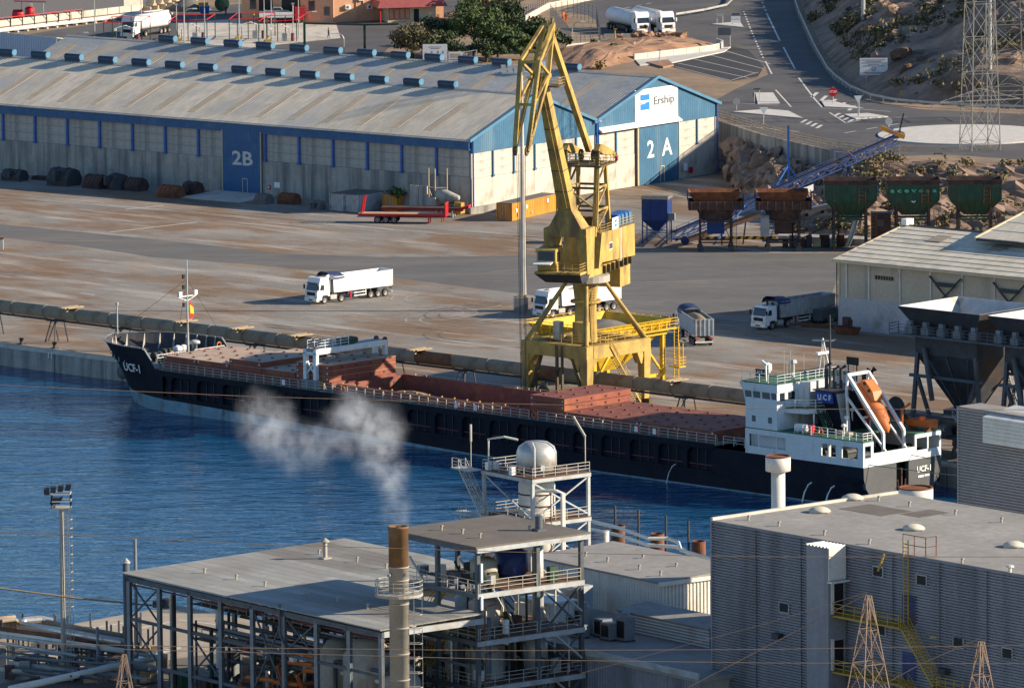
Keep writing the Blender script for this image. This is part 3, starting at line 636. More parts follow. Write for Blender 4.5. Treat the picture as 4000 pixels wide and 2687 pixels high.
# ================================================================== the ship
B = 13.3; CV = B/2
sh = fthing('cargo_ship', 'black-hulled cargo ship with red hatch covers and white stern house', 'ship', S)
def stem_u(z): return -.2-.28*max(0, z)-.028*max(0, z)**2 if z > 0 else -.2-.15*z
def halfb(u, z):
    """half breadth of the hull at station u, height z"""
    e = 15.5-.62*max(0, min(z, 8)); s_ = (u-stem_u(z))/e
    if s_ <= 0: return 0.
    if s_ < 1: b = CV*(1-(1-s_)**(2.1+.10*max(0, z)))**.85
    else: b = CV
    if u > 119 and z < 3.4: b *= 1-.30*((u-119)/8.1)**2*min(1, (3.4-z)/4.5)
    return b
US = [i*.5 for i in range(-10, 12)]+[6+i for i in range(0, 12)]+[20+5*i for i in range(17)]+[104, 108, 112, 116, 119, 121, 123, 125, 127.1]
def skin(mb, zs, u0, u1, side, inset=0.):
    st = sorted(set([u for u in US if u0 < u < u1]+[u0, u1])); 
    rows = []
    for z in zs:
        row = []
        for u in st:
            zz = z(u) if callable(z) else z; uu = max(u, stem_u(zz)); b = max(0, halfb(uu, zz)-inset); row.append((uu, CV+side*b, zz))
        rows.append(row)
    n = len(st); vs = [p for r_ in rows for p in r_]
    mb.add(vs, [(j*n+i, j*n+i+1, (j+1)*n+i+1, (j+1)*n+i) for j in range(len(zs)-1) for i in range(n-1)])
boot = lambda u: max(.14, 1.95-.028*max(0, u))
m = MB(); [skin(m, [-4, -2, 0, boot], -6, 127.1, s_) for s_ in (-1, 1)]; part('boot_topping', m, 'ship_boot', sh, True)
m = MB(); [skin(m, [boot, lambda u: max(1.6, boot(u)+.05)], -6, 127.1, s_) for s_ in (-1, 1)]; part('lower_plating', m, 'ship_black', sh, True)
m = MB(); [skin(m, [lambda u: max(1.6, boot(u)+.05), 2.6, 3.6, 4.5, 5.15], -6, 12, s_) for s_ in (-1, 1)]; part('bow_plating', m, 'ship_black', sh, True)
bul = lambda u: 7.5+max(0, 6-u)*.015 if u < 8.7 else 7.5-(u-8.7)*1.05
bu = lambda k: (lambda u: 5.15+(max(5.15, bul(u))-5.15)*k)
m = MB(); [skin(m, [bu(0), bu(.35), bu(.7), bu(1)], -6, 11, s_) for s_ in (-1, 1)]; part('bow_bulwark', m, 'ship_black', sh, True)
m = MB(); [skin(m, [bu(1), bu(.5), bu(0)], -6, 11, s_, .12) for s_ in (-1, 1)]; part('bulwark_lining', m, 'dark_steel', sh)
cap = MB()
for s_ in (-1, 1):
    us = [-5.2, -4.6, -4, -3.2, -2.4, -1.4, -.2, 1.2, 3, 5, 7, 8.7, 9.7, 10.9]; pr = None
    for u in us:
        z = bul(u); uu = max(u, stem_u(z)); q = Vector((uu, CV+s_*halfb(uu, z), z+.03))
        if pr is not None: cap.bar(pr, q, .22, .1)
        pr = q
part('cap_rail', cap, 'grey_steel', sh)
st_m = MB().prism([(0, 0), (.5, 0), (.08, 2.2), (0, 2.2)], 1, -.04, .04).mesh('bulwark_stay', 'rail_grey')
for s_ in (-1, 1):
    for u in (-2.5, -1.2, .2, 1.7, 3.2, 4.7, 6.2, 7.7):
        o = link('bulwark_stay', st_m, sh, (u, CV+s_*(halfb(u, 6.3)-.16), 5.4)); o.rotation_euler[2] = R(90) if s_ < 0 else R(-90)
part('forecastle_deck', MB().prism([(-1.6, CV), (-.2, 4), (2, 1.8), (5, .5), (10.8, .2), (10.8, B-.2), (5, B-.5), (2, B-1.8), (-.2, B-4)], 2, 5.1, 5.3), 'deck_grey', sh)
part('far_side', MB().box(12, 127, B-.25, B-.02, 1.6, 5.15), 'ship_black', sh)
[part('main_deck', MB().box(*q, 4.95, 5.15), 'deck_grey', sh) for q in ((10.8, 41.5, .02, B-.02), (41.5, 73.8, .02, 1.1), (41.5, 73.8, 12.2, B-.02), (73.8, 104.5, .02, B-.02))]
# near side: sunken panels between frames, red pipe running through
part('inner_side', MB().box(12, 104, .42, .55, 1.5, 5.0), 'ship_black', sh)
part('sheer_strake', MB().box(12, 104.3, 0, .8, 4.42, 5.12), 'ship_black', sh)
part('sill_strake', MB().box(12, 104.3, 0, .8, 1.55, 1.95), 'ship_black', sh)
fm = MB().box(-.32, .32, .0, .42, 1.95, 4.42).prism([(-.8, 4.42), (-.32, 3.9), (.32, 3.9), (.8, 4.42)], 1, .02, .4).mesh('side_frame', 'ship_black')
sub = MB().box(-.04, .04, .3, .42, 1.95, 4.42).mesh('side_stiffener', 'dark_steel')
k = 0; u = 13.2
while u < 104: link('side_frame', fm, sh, (u, 0, 0)); link('side_stiffener', sub, sh, (u+1.7, 0, 0)); link('side_stiffener', sub, sh, (u+3.0, 0, 0)); u += 4.55
part('side_pipe', MB().path([(12, .36, 2.75), (60, .36, 2.55), (104, .36, 2.5)], .07, 6), 'maroon', sh)
part('stern_plating', MB().box(103.9, 119, 0, .2, 1.55, 4.64), 'ship_black', sh)
m = MB(); [skin(m, [1.6, 2.5, 3.4, 4.64], 119, 127.1, s_) for s_ in (-1, 1)]; part('stern_quarter', m, 'ship_black', sh)
# transom: two grey panels either side of a dark notch with rudder stock and anchor
tn = [(.03, 4.64), (.08, 3.3), (.5, 2.1), (1.4, 1.0), (3., .2), (5.6, -.6), (5.6, 4.64)]
part('transom_panel', MB().prism(tn, 0, 126.6, 127.15), 'ship_grey', sh); part('transom_panel', MB().prism([(B-a, b) for a, b in tn], 0, 126.6, 127.15), 'ship_grey', sh)
part('transom_notch', MB().box(125.6, 125.8, 5.55, 7.75, -1, 4.6), 'rust_dark', sh); part('rudder_post', MB().box(126, 127, 6.4, 6.9, -2, 1.6), 'rust', sh)
an = MB().tube((127, 6.6, 1.4), (127, 6.6, 3.9), .12, n=8).path([(127, 5.9, 2.6), (127, 6.0, 1.9), (127, 6.6, 1.4), (127, 7.2, 1.9), (127, 7.3, 2.6)], .13, 6); part('anchor', an, 'rust_dark', sh)
text('stern_name', 'UCF-1', .95, 'white_paint', sh, (127.2, 10.3, 3.4), (R(90), 0, R(90)), bold=.02); part('home_port', MB().box(127.16, 127.2, 9.3, 10.25, 2.48, 2.72), 'white_paint', sh); part('home_port', MB().box(127.16, 127.2, 10.4, 11.2, 2.52, 2.74), 'white_paint', sh)
def rectpanel(mb, ax, pos, th, a0, a1, z0, z1, holes):
    """flat wall with rectangular openings, built as strips (ax: 0 = plane at constant u, 1 = at constant v)"""
    es = sorted(set([a0, a1]+[e for h_ in holes for e in h_[:2]]))
    for e0, e1 in zip(es[:-1], es[1:]):
        zz = z0; cov = sorted([(h_[2], h_[3]) for h_ in holes if h_[0] <= e0+1e-6 and h_[1] >= e1-1e-6])
        for h0, h1 in cov+[(z1, z1)]:
            if h0 > zz+1e-6:
                if ax == 0: mb.box(pos, pos+th, e0, e1, zz, h0)
                else: mb.box(e0, e1, pos, pos+th, zz, h0)
            zz = max(zz, h1)
    return mb
part('poop_side', rectpanel(MB(), 1, -.02, .15, 109.1, 127.1, 4.64, 7.5, [(109.7, 111.1, 5.5, 6.9), (111.3, 113.9, 5.5, 6.9), (114.05, 115.3, 5.5, 6.9), (120.8, 123.0, 5.45, 6.85), (123.9, 126.3, 5.5, 6.85)]), 'ship_white', sh)
part('poop_side', rectpanel(MB(), 1, B-.15, .15, 109.1, 127.1, 4.64, 7.4, []), 'ship_white', sh)
part('poop_aft', rectpanel(MB(), 0, 126.97, .15, 0, B, 4.64, 7.45, [(.3, 1.35, 5.65, 7.05), (1.75, 8.8, 6.1, 7.45), (9.1, 10.95, 5.6, 7.0), (11.15, 13.0, 5.6, 7.0)]), 'ship_white', sh)
part('poop_bulkhead', MB().box(109.2, 118, .9, B-.9, 4.7, 7.4), 'ship_white', sh)
part('mooring_deck', MB().box(109.1, 126.95, .15, B-.15, 4.66, 4.8), 'deck_green', sh)
part('poop_deck', MB().box(109.1, 123.0, .0, B, 7.5, 7.62), 'deck_green', sh); part('poop_deck', MB().box(123.0, 127.15, 8.9, B, 7.46, 7.6), 'deck_green', sh); part('poop_deck', MB().box(123.0, 127.15, 0, 1.7, 7.46, 7.6), 'deck_green', sh)
for u, v in ((119.5, 2.5), (121.5, 4), (124.5, 3), (124.2, 10.5)):
    part('mooring_winch', MB().tube((u, v-.8, 5.5), (u, v+.8, 5.5), .42, n=12).cbox((u, v, 5.1), (1.2, 1.9, .5)), 'dark_steel', sh)
for a in (120.3, 121.6): part('scuttle_frame', MB().box(a, a+.2, .14, .5, 5.0, 7.4), 'ship_white', sh)
# house and wheelhouse
part('house', MB().box(109.15, 114.0, .0, B, 7.62, 10.5), 'ship_white', sh)
for u in (110.15, 112.65): part('window', MB().box(u, u+.55, -.03, .02, 8.35, 9.05), 'glass', sh)
whn = MB(); whn.prism([(109.15, 10.5), (114, 10.5), (114, 12.1), (108.7, 12.1)], 1, .0, B); part('wheelhouse', whn, 'ship_white', sh)
part('wheelhouse_brow', MB().prism([(108.3, 12.75), (108.75, 12.0), (114.15, 12.0), (114.15, 12.85)], 1, -.12, B+.1), 'ship_white', sh)
part('monkey_island', MB().box(108.4, 114.1, -.05, B, 12.86, 12.92), 'deck_green', sh)
for a, b in ((109.1, 110.1), (110.35, 111.45), (111.75, 112.95), (113.15, 113.95)): part('window', MB().prism([(a-.05, 11.85), (b-.05, 11.85), (b+.0, 11.12), (a+.05, 11.12)], 1, -.03, .02), 'glass', sh)
for v0, v1 in ((.5, 1.3), (1.9, 3.0), (9.8, 10.8), (11.2, 12.4)): part('window', MB().box(113.98, 114.04, v0, v1, 10.95, 11.85), 'glass', sh)
part('wheelhouse_door', MB().box(113.99, 114.06, 3.2, 4.0, 10.3, 12.0), 'ship_white', sh); part('chart_room', MB().prism([(113.95, 3.6), (115.1, 4.3), (115.1, 8.8), (113.95, 9.4)], 2, 10.1, 12.86), 'ship_white', sh)
part('bridge_deck', MB().prism([(114, 1.2), (116.5, 2.0), (117.8, 4.2), (117.8, 9.), (114, 12)], 2, 9.55, 10.05), 'ship_white', sh); part('bridge_deck_plate', MB().prism([(114, 1.25), (116.45, 2.05), (117.7, 4.2), (117.7, 9.), (114, 11.9)], 2, 10.06, 10.1), 'deck_green', sh)
m = MB(); rail(m, [(114.1, 1.3, 10.1), (116.4, 2.1, 10.1), (117.7, 4.3, 10.1)], 1.0, 1.2); part('deck_rail', m, 'white_paint', sh)
for v in (2.6, 12.5): part('deck_pillar', MB().tube((117.3, v, 7.6), (117.3, v, 9.6), .09, n=8), 'white_paint', sh)
m = MB(); rail(m, [(116.6, .1, 7.62), (122.9, .1, 7.62)], 1.0, 1.15); rail(m, [(122.9, .1, 7.62), (127, .1, 7.62), (127, 1.6, 7.62)], .9, 1.0); part('deck_rail', m, 'white_paint', sh)
m = MB(); rail(m, [(108.5, .05, 12.92), (114.0, .05, 12.92), (114.0, B-.2, 12.92), (108.5, B-.2, 12.92)], 1.0, 1.35, .025); part('deck_rail', m, 'white_paint', sh)
m = MB(); stairs(m, (119.9, 2.4, 7.62), (117.2, 3.6, 10.1), (.4, .9, 0), .7); part('deck_stair', m, 'green_paint_shaded', sh)
# funnel with emblem board and uptakes
part('funnel', MB().hexa([(116.6, 4.2, 7.6), (120.2, 4.2, 7.6), (120.2, 9.2, 7.6), (116.6, 9.2, 7.6)], [(116.3, 4.0, 12.05), (119.3, 4.0, 12.05), (119.3, 9.4, 12.05), (116.3, 9.4, 12.05)]), 'ship_black', sh)
part('funnel_top', MB().box(116.0, 119.7, 3.8, 9.6, 12.05, 12.2), 'dark_steel', sh)
part('funnel_cheek', MB().hexa([(120.15, 4.4, 7.8), (120.3, 4.4, 7.8), (120.3, 5.2, 7.8), (120.15, 5.2, 7.8)], [(119.3, 4.1, 11.9), (119.45, 4.1, 11.9), (119.45, 6.2, 11.9), (119.3, 6.2, 11.9)]), 'frame_pale', sh)
bo = part('emblem_board', MB().prism([(116.5, 10.75), (119.1, 10.75), (118.9, 11.95), (116.4, 11.95)], 1, 3.9, 4.0), 'ucf_blue', sh); text('emblem', 'U C F', .85, 'white_sign', bo, (117.75, 3.87, 11.35), (R(90), 0, 0), bold=.015)
for u, v, h_ in ((116.9, 5.2, 2.6), (117.6, 5.8, 2.2), (117.9, 6.6, 2.2)): part('exhaust_pipe', MB().path([(u, v, 12.2), (u, v, 12.2+h_), (u+.5, v+.3, 12.6+h_)], .22, 8), 'dark_steel', sh)
for v in (11.6, 12.6): part('cowl_vent', MB().path([(117.0, v, 10.), (117.0, v, 13.2), (117.5, v+.2, 13.7)], .32, 8), 'rust_dark', sh)
part('main_mast', MB().tube((116.2, 6.6, 12.2), (116.2, 6.6, 20.4), .17, .09, 8).bar((116.2, 5.6, 17.5), (116.2, 7.6, 17.5), .1), 'dark_steel', sh)
m = MB().bar((113, 8.2, 12.9), (113.3, 8.6, 17.3), .12).bar((113.8, 9.4, 12.9), (113.3, 8.6, 17.3), .12).bar((112.6, 9.6, 12.9), (113.3, 8.6, 17.3), .12).bar((112.2, 8, 17.0), (114.4, 9.2, 17.0), .14); part('radar_mast', m, 'galv', sh)
part('radar_scanner', MB().cbox((113.3, 8.6, 15.6), (.5, 2.2, .28)), 'white_paint', sh)
part('compass_post', MB().lathe([(.22, 0), (.2, 1.6), (.5, 1.7), (.35, 2.1)], (111.5, 5.5, 12.9), 8), 'galv', sh); part('searchlight', MB().lathe([(.35, 0), (.5, .4), (.45, 1.0), (.1, 1.2)], (109.5, 3.4, 13.5), 10), 'white_paint', sh); part('searchlight_post', MB().tube((109.5, 3.4, 12.9), (109.5, 3.4, 13.6), .09, n=6), 'galv', sh)
part('lamp_post', MB().bar((111.3, 1.2, 12.9), (111.2, 1.2, 14.8), .12).bar((110.7, 1.1, 15.2), (111.4, 1.2, 14.8), .22), 'white_paint', sh)
bo = part('name_board', MB().box(107.1-.0+1.2, 108.8+1.2, 2.6, 2.75, 13.15, 13.95), 'black', sh); text('board_name', 'UCF-1', .6, 'white_sign', bo, (109.15, 2.57, 13.55), (R(90), 0, 0), bold=.01); part('board_leg', MB().box(108.4, 108.5, 2.62, 2.7, 12.9, 13.2).box(109.8, 109.9, 2.62, 2.7, 12.9, 13.2), 'dark_steel', bo)
part('far_board', MB().box(113.6, 115.4, 12.3, 12.42, 13.9, 14.8).box(113.8, 113.9, 12.3, 12.4, 12.9, 13.9).box(115.1, 115.2, 12.3, 12.4, 12.0, 13.9), 'black', sh)
for i, (u, v) in enumerate(((110, 9), (111, 11), (112.3, 4.2), (113.2, 2.6), (109.2, 6.5))): part('aerial', MB().tube((u, v, 12.9), (u, v, 15.2+.5*(i % 3)), .035, n=5), 'galv', sh)
part('life_raft', MB().lathe([(.2, -.85), (.45, -.8), (.48, 0), (.45, .8), (.2, .85)], (117.0, .9, 8.15), 10, 'x').cbox((116.6, .9, 7.75), (.12, .8, .3)).cbox((117.4, .9, 7.75), (.12, .8, .3)), 'white_paint', sh, True)
part('fire_locker', MB().box(118.5, 119.1, .35, .8, 7.65, 8.65), 'red_paint', sh)
def ring(par, c, ax):
    m = MB(); n = 14; c = Vector(c); P = [c+(Vector((math.cos(t), 0, math.sin(t))) if ax == 'v' else Vector((0, math.cos(t), math.sin(t))))*.34 for t in [2*math.pi*k/n for k in range(n+1)]]
    m.path(P, .085, 6); return part('life_ring', m, 'orange', par)
ring(sh, (120.6, .03, 8.15), 'v'); ring(sh, (43.6, -.03, 5.75), 'v'); ring(sh, (75.5, -.03, 5.75), 'v'); ring(sh, (9.9, 3.6, 6.6), 'u'); ring(sh, (9.9, 11.6, 6.9), 'u')
part('fire_hose', MB().path([(120.8, 7.6, 8.1), (120.9, 7.8, 9.2), (121.1, 7.9, 9.9)], .3, 8), 'red_paint', sh)
for u, v, h_ in ((121.6, 3.4, 1.9), (122.5, 1.9, 1.2), (119.9, 6.2, 2.3)): part('deck_ventilator', MB().tube((u, v, 7.6), (u, v, 7.6+h_), .1, n=8).lathe([(.28, h_+7.5), (.3, h_+7.7), (.05, h_+7.85)], (u, v, 0), 8), 'white_paint', sh)
for u in (121.1, 121.9, 122.6): part('rope_coil', MB().lathe([(.5, 0), (.55, .2), (.5, .4), (.15, .42)], (u, 2.6, 7.62), 10), 'plank', sh)
# free-fall ramp, lifeboat, rescue boat
rp = part('lifeboat_ramp', MB(), 'white_paint', sh)
def beam(p0, p1, w=.34): part('ramp_beam', MB().bar(p0, p1, w, w), 'white_paint', rp)
for v in (4.9, 8.4): beam((120.4, v, 14.1), (125.8, v, 7.9)); beam((120.2, v+.05, 11.6), (126.4, v+.05, 5.6), .22); beam((120.4, v, 14.1), (120.2, v, 11.6), .24); beam((125.8, v, 7.9), (125.8, v, 4.8), .3)
beam((120.4, 4.9, 14.1), (120.4, 8.4, 14.1)); beam((120.6, 4.9, 7.6), (120.3, 4.9, 11.6), .25); beam((120.6, 8.4, 7.6), (120.3, 8.4, 11.6), .25); beam((122.6, 4.9, 9.4), (122.6, 8.4, 9.4), .2)
def boat(name, L, bw, hh, m, nose=1.):
    mb = MB(); n = 14; st = [0, .04, .12, .25, .45, .65, .8, .92, 1]; vs = []
    for t in st:
        f = max(.06, (1-abs(2*t-1)**2.6)**.6); 
        for k in range(n):
            a = 2*math.pi*k/n; y = math.cos(a)*bw/2*f; z = math.sin(a)*hh/2*f; z = z*.75 if z < 0 else z; vs.append((L*t, y, z))
    mb.add(vs, [(i*n+k, i*n+(k+1) % n, (i+1)*n+(k+1) % n, (i+1)*n+k) for i in range(len(st)-1) for k in range(n)]+[tuple(range(n)), tuple(range((len(st)-1)*n, len(st)*n))]); return mb
lb = thing('lifeboat', 'orange free-fall lifeboat hung nose-down on the white stern ramp', 'lifeboat', (0, 0, 0)); lb.parent = None
ang = math.atan2(6.2, 5.4)
lbo = lb; lbo.matrix_world = Matrix.Translation(S.w((120.4, 6.65, 13.0))) @ Matrix.Rotation(-S.a, 4, 'Z') @ Matrix.Rotation(ang, 4, 'Y')
part('boat_hull', boat('h', 7.0, 2.4, 2.3, 'orange'), 'orange', lb, True)
part('boat_canopy', MB().prism([(.6, .75), (3.2, 1.0), (3.4, 1.35), (2.4, 1.75), (.8, 1.65), (.4, 1.2)], 1, -.75, .75), 'orange', lb)
for x in (1.0, 2.0): 
    for y in (-.77, .77): part('porthole', MB().lathe([(.2, -.03), (.2, .03)], (x, y, 1.35), 8, 'y'), 'black', lb)
part('keel_strip', MB().box(.4, 6.6, -.12, .12, -1.0, -.8), 'maroon', lb)
rbt = thing('rescue_boat', 'small open orange rescue boat in a cradle at the ship stern', 'boat', S.w((123.6, 11.4, 8.0)), -S.a)
mb = MB(); pr = [(0, .35), (.25, .72), (1.4, .85), (3.2, .8), (4.2, .45), (4.7, .03)]; vs = []
for x, w in pr: vs += [(x, -w, .75+.04*x*x/4), (x, -w*.6, .02), (x, w*.6, .02), (x, w, .75+.04*x*x/4), (x, w*.85, .7), (x, w*.5, .25), (x, -w*.5, .25), (x, -w*.85, .7)]
mb.add(vs, [(i*8+k, i*8+(k+1) % 8, (i+1)*8+(k+1) % 8, (i+1)*8+k) for i in range(5) for k in range(8)]+[tuple(range(8))]); part('boat_shell', mb, 'orange', rbt)
part('outboard_engine', MB().cbox((-.1, 0, .8), (.4, .4, .8)), 'dark_steel', rbt); part('thwart', MB().cbox((1.6, 0, .5), (.4, 1.3, .08)), 'orange', rbt); part('console', MB().cbox((2.4, 0, .8), (.5, .5, .7)), 'orange', rbt); part('cradle', MB().box(.8, 1., -.7, .7, -.4, .05).box(3.2, 3.4, -.6, .6, -.4, .05), 'rust', rbt)
part('davit_arm', MB().path([(124.4, 9.7, 7.6), (124.4, 9.7, 10.), (125.2, 10.2, 10.7)], .2, 8), 'orange', sh)
# cargo hatches
CO0, CO1 = 1.0, 12.3
def cover(u0, u1, z0, z1, top='hatch_red', lugs=True, side='hatch_side'):
    o = part('hatch_cover', MB().box(u0+.04, u1-.04, CO0, CO1, z0, z1-.05), side, sh)
    part('cover_plate', MB().box(u0+.02, u1-.02, CO0-.02, CO1+.02, z1-.05, z1), top, o)
    if lugs:
        for v in (2., 4.2, 6.6, 9., 11.2):
            for f in (.25, .75): link('lashing_lug', LUG, o, (u0+(u1-u0)*f, v, z1))
    return o
LUG = MB().cbox((0, 0, .08), (.34, .24, .12)).mesh('lashing_lug', 'hatch_red'); HOLE = MB().lathe([(.13, -.02), (.13, .02)], (0, 0, 0), 8, 'x').mesh('lug_hole', 'black'); CONE = MB().cbox((0, 0, 0), (.2, .06, .2)).mesh('corner_casting', 'road_paint')
part('coaming', MB().box(11.2, 40.5, 1.1, 12.2, 5.15, 6.2), 'hatch_red', sh); part('coaming', MB().box(73.9, 103.4, 1.1, 12.2, 5.15, 5.9), 'hatch_red', sh)
cs = [cover(11.2, 17, 6.2, 6.85, 'hatch_dusty'), cover(17, 22.8, 6.2, 6.85, 'hatch_dusty'), cover(22.8, 28.5, 6.2, 6.85, 'hatch_dusty', False), cover(22.8, 28.5, 6.87, 7.55, 'hatch_dusty'), cover(28.5, 34.4, 6.2, 6.85, 'hatch_dusty'),
      cover(34.5, 40.25, 6.12, 6.83, 'hatch_dusty', False), cover(34.5, 40.25, 6.86, 7.52, 'hatch_dusty', False), cover(34.5, 40.25, 7.56, 8.22, 'hatch_dusty')]
for i in range(4): cs.append(cover(79.6+5.95*i, 79.6+5.95*(i+1), 5.9, 6.38))
cs += [cover(73.9, 79.5, 6.42, 7.15, 'hatch_red', False), cover(73.9, 79.5, 7.2, 7.9), cover(73.9, 79.6, 5.9, 6.38, 'hatch_red', False)]
for c, (u1, zc) in ((cs[7], (40.23, 7.85)), (cs[5], (40.23, 6.5)), (cs[-2], (79.5, 7.5)), (cs[-3], (79.5, 6.75))):
    for v in (3.2, 5.6, 8., 10.3): link('lug_hole', HOLE, c, (u1, v, zc))
for c, u0, u1, z in ((cs[7], 34.8, 39.9, 7.9), (cs[6], 34.8, 39.9, 7.2), (cs[5], 34.8, 39.9, 6.5), (cs[-2], 74.2, 79.2, 7.55), (cs[-3], 74.2, 79.2, 6.8), (cs[0], 11.6, 16.7, 6.6), (cs[1], 17.4, 22.4, 6.6), (cs[3], 23.2, 28.1, 7.2)):
    for u in (u0, u1): link('corner_casting', CONE, c, (u, CO0-.03, z))
for i in range(4):
    for f in (.3, 5.6): link('corner_casting', CONE, cs[8+i], (79.6+5.95*i+f, CO0-.03, 6.15))
# open hold with heaped cargo
m = MB(); m.box(41.6, 73.9, .95, 1.15, 5.15, 6.15).box(41.6, 73.9, 12.15, 12.35, 5.15, 6.15).box(41.4, 41.6, .95, 12.35, 5.15, 6.0); part('coaming', m, 'hatch_side', sh)
m = MB(); m.box(41.6, 73.9, 1.15, 1.25, -2, 5.15).box(41.6, 73.9, 12.05, 12.15, -2, 6.1).box(41.6, 41.7, 1.2, 12.1, -2, 5.9).box(73.7, 73.8, 1.2, 12.1, -2, 6); part('hold_wall', m, 'hatch_red', sh)
def grain(s_, t):
    u = 41.7+32*s_; v = 1.25+10.8*t; h_ = .4+4.4*math.exp(-((u-48.5)/7.5)**2-((v-7)/8)**2)+1.0*math.exp(-((u-43)/5)**2)+.12*fbm(u, v, .5); return (u, v, h_)
o = part('cargo_heap', MB().grid(grain, 60, 24), 'cargo_grain', sh, True)
bm_ = MB().cbox((0, 0, .12), (.1, .2, .16)).mesh('cover_stop', 'rail_yellow')
for k in range(15): link('cover_stop', bm_, sh, (42.5+2.1*k, 1.0, 6.15))
# deck clutter by the fore stack and the hatch gantry
for k in range(16): u = 40.8+random.random()*.7; v = 1.6+k*.65; part('lashing_gear', MB().cbox((u, v, 5.3), (.5+random.random()*.4, .5, .2+.2*random.random())), random.choice(['grey_steel', 'dark_steel', 'rust_dark']), sh)
gn = fthing('hatch_gantry', 'white hatch-cover gantry straddling the ship behind the forward stack', 'gantry crane', S, (0, 0, 0))
for v in (.75, 12.5):
    for u in (36.5, 38.2): part('leg', MB().bar((u, v, 6.3 if v < 5 else 6.2), (u, v, 9.6), .5, .5), 'white_paint', gn)
    part('cross_brace', MB().bar((36.5, v, 6.8), (38.2, v, 8.6), .2), 'white_paint', gn); part('cross_brace', MB().bar((38.2, v+.02, 6.8), (36.5, v+.02, 8.6), .2), 'white_paint', gn)
    part('bogie', MB().box(36.0, 39.0, v-.35, v+.35, 5.2, 6.3), 'grey_steel', gn); part('end_tie', MB().bar((36.3, v, 9.5), (38.4, v, 9.5), .4), 'white_paint', gn)
    for u in (36.6, 38.1): part('sheave', MB().lathe([(.35, -.1), (.35, .1)], (u, v+.1, 10.0), 12, 'x'), 'dark_steel', gn)
    part('buffer', MB().box(39.0, 39.15, v-.3, v+.3, 5.7, 6.25), 'rail_yellow', gn)
for u in (36.5, 38.2): part('girder', MB().box(u-.22, u+.22, .5, 12.8, 9.35, 10.0), 'white_paint', gn)
part('walkway', MB().box(36.7, 38.0, .6, 12.6, 9.95, 10.02), 'grey_steel', gn)
m = MB(); rail(m, [(36.7, .8, 10.0), (36.7, 8, 10.0)], 1., 1.2); rail(m, [(38.0, 1.2, 10.0), (38.0, 6.5, 10.0)], 1., 1.2); part('hand_rail', m, 'white_paint', gn)
part('hoist_motor', MB().box(36.8, 37.9, 5.6, 7.6, 10.05, 10.75).tube((37.9, 7.9, 10.45), (36.9, 7.9, 10.45), .38, n=12), 'green_paint_shaded', gn)
# rails of the main deck
SP = MB().box(-.04, .04, -.04, .04, 0, 1.05).mesh('stanchion', 'rail_grey'); ST = MB().bar((0, .05, 1.0), (.0, .45, .05), .06).mesh('rail_stay', 'rail_grey')
def shiprail(u0, u1, v, n):
    for k in range(n+1):
        u = u0+(u1-u0)*k/n; link('stanchion', SP, sh, (u, v, 5.15))
        if k % 3 == 1: link('rail_stay', ST, sh, (u, v, 5.15))
    for z in (.36, .7, 1.05): part('rail_bar', MB().bar((u0, v, 5.15+z), (u1, v, 5.15+z), .05), 'rail_grey', sh)
shiprail(12.0, 43.2, .08, 21); shiprail(44.2, 74.6, .08, 20); shiprail(76, 104.4, .08, 19); shiprail(105.6, 108.9, .08, 2)
shiprail(12.0, 104, B-.1, 48)
for u in (33.1, 62.4, 65.6, 91.7, 94.6): o = part('safety_board', MB().box(u, u+.75, -.06, -.01, 5.35, 6.0), 'white_sign', sh); part('board_edge', MB().box(u+.55, u+.76, -.075, -.055, 5.34, 6.01), 'red_paint', o)
m = MB(); rail(m, [(10.2, .9, 5.3), (10.2, 3.2, 5.3), (10.2, 5.6, 5.3)], 1.5, 1.1, .04, 4); rail(m, [(10.2, 7.2, 5.3), (10.2, 12.2, 5.3)], 1.5, 1.2, .04, 4); part('forecastle_rail', m, 'white_paint', sh)
for v in (8.0, 9.6): part('warning_plate', MB().box(10.25, 10.32, v, v+.75, 5.7, 6.75), 'red_paint', sh)
_bu, _bz = 6.4, 4.9; _pv = lambda u, z: Vector((u, CV-halfb(u, z), z)); _du = (_pv(_bu+.5, _bz)-_pv(_bu-.5, _bz)).normalized(); _dz = (_pv(_bu, _bz+.5)-_pv(_bu, _bz-.5)).normalized(); _nn = _du.cross(_dz).normalized(); _dz = _nn.cross(_du)
text('bow_name', 'UCF-1', 1.45, 'white_paint', sh, _pv(_bu, _bz)+_nn*.10, Matrix((_du, _dz, _nn)).transposed().to_euler(), bold=.03)
fm_ = part('fore_mast', MB().tube((9.6, 6.6, 5.3), (9.6, 6.6, 9), .2, .15, 10).tube((9.6, 6.6, 9), (9.6, 6.6, 18), .13, .07, 8), 'frame_pale', sh)
part('yard_arm', MB().bar((9.6, 5.0, 13.5), (9.6, 8.2, 13.5), .12).bar((9.6, 5.0, 13.5), (9.6, 6.6, 12.9), .08).bar((9.6, 8.2, 13.5), (9.6, 6.6, 12.9), .08), 'white_paint', fm_)
for v in (5.3, 7.9): part('floodlight', MB().cbox((9.7, v, 13.85), (.3, .5, .55)), 'white_paint', fm_)
for z in (15.9, 14.6, 12.4): part('mast_light', MB().cbox((9.35, 6.25, z), (.25, .3, .5)), 'black', fm_)
part('flag', MB().prism([(6.85, 12.9), (7.4, 12.2), (7.55, 10.8), (6.95, 10.6)], 0, 9.75, 9.79), 'flag_red', fm_); part('flag_band', MB().prism([(6.87, 12.45), (7.42, 12.0), (7.5, 11.2), (6.92, 11.35)], 0, 9.73, 9.81), 'flag_yellow', fm_)
for a in ((-3, 6.6, 8), (12.5, 1.2, 5.4), (12.5, 12, 5.4)): part('stay_wire', MB().bar((9.6, 6.6, 15.6), a, .03), 'black', fm_)
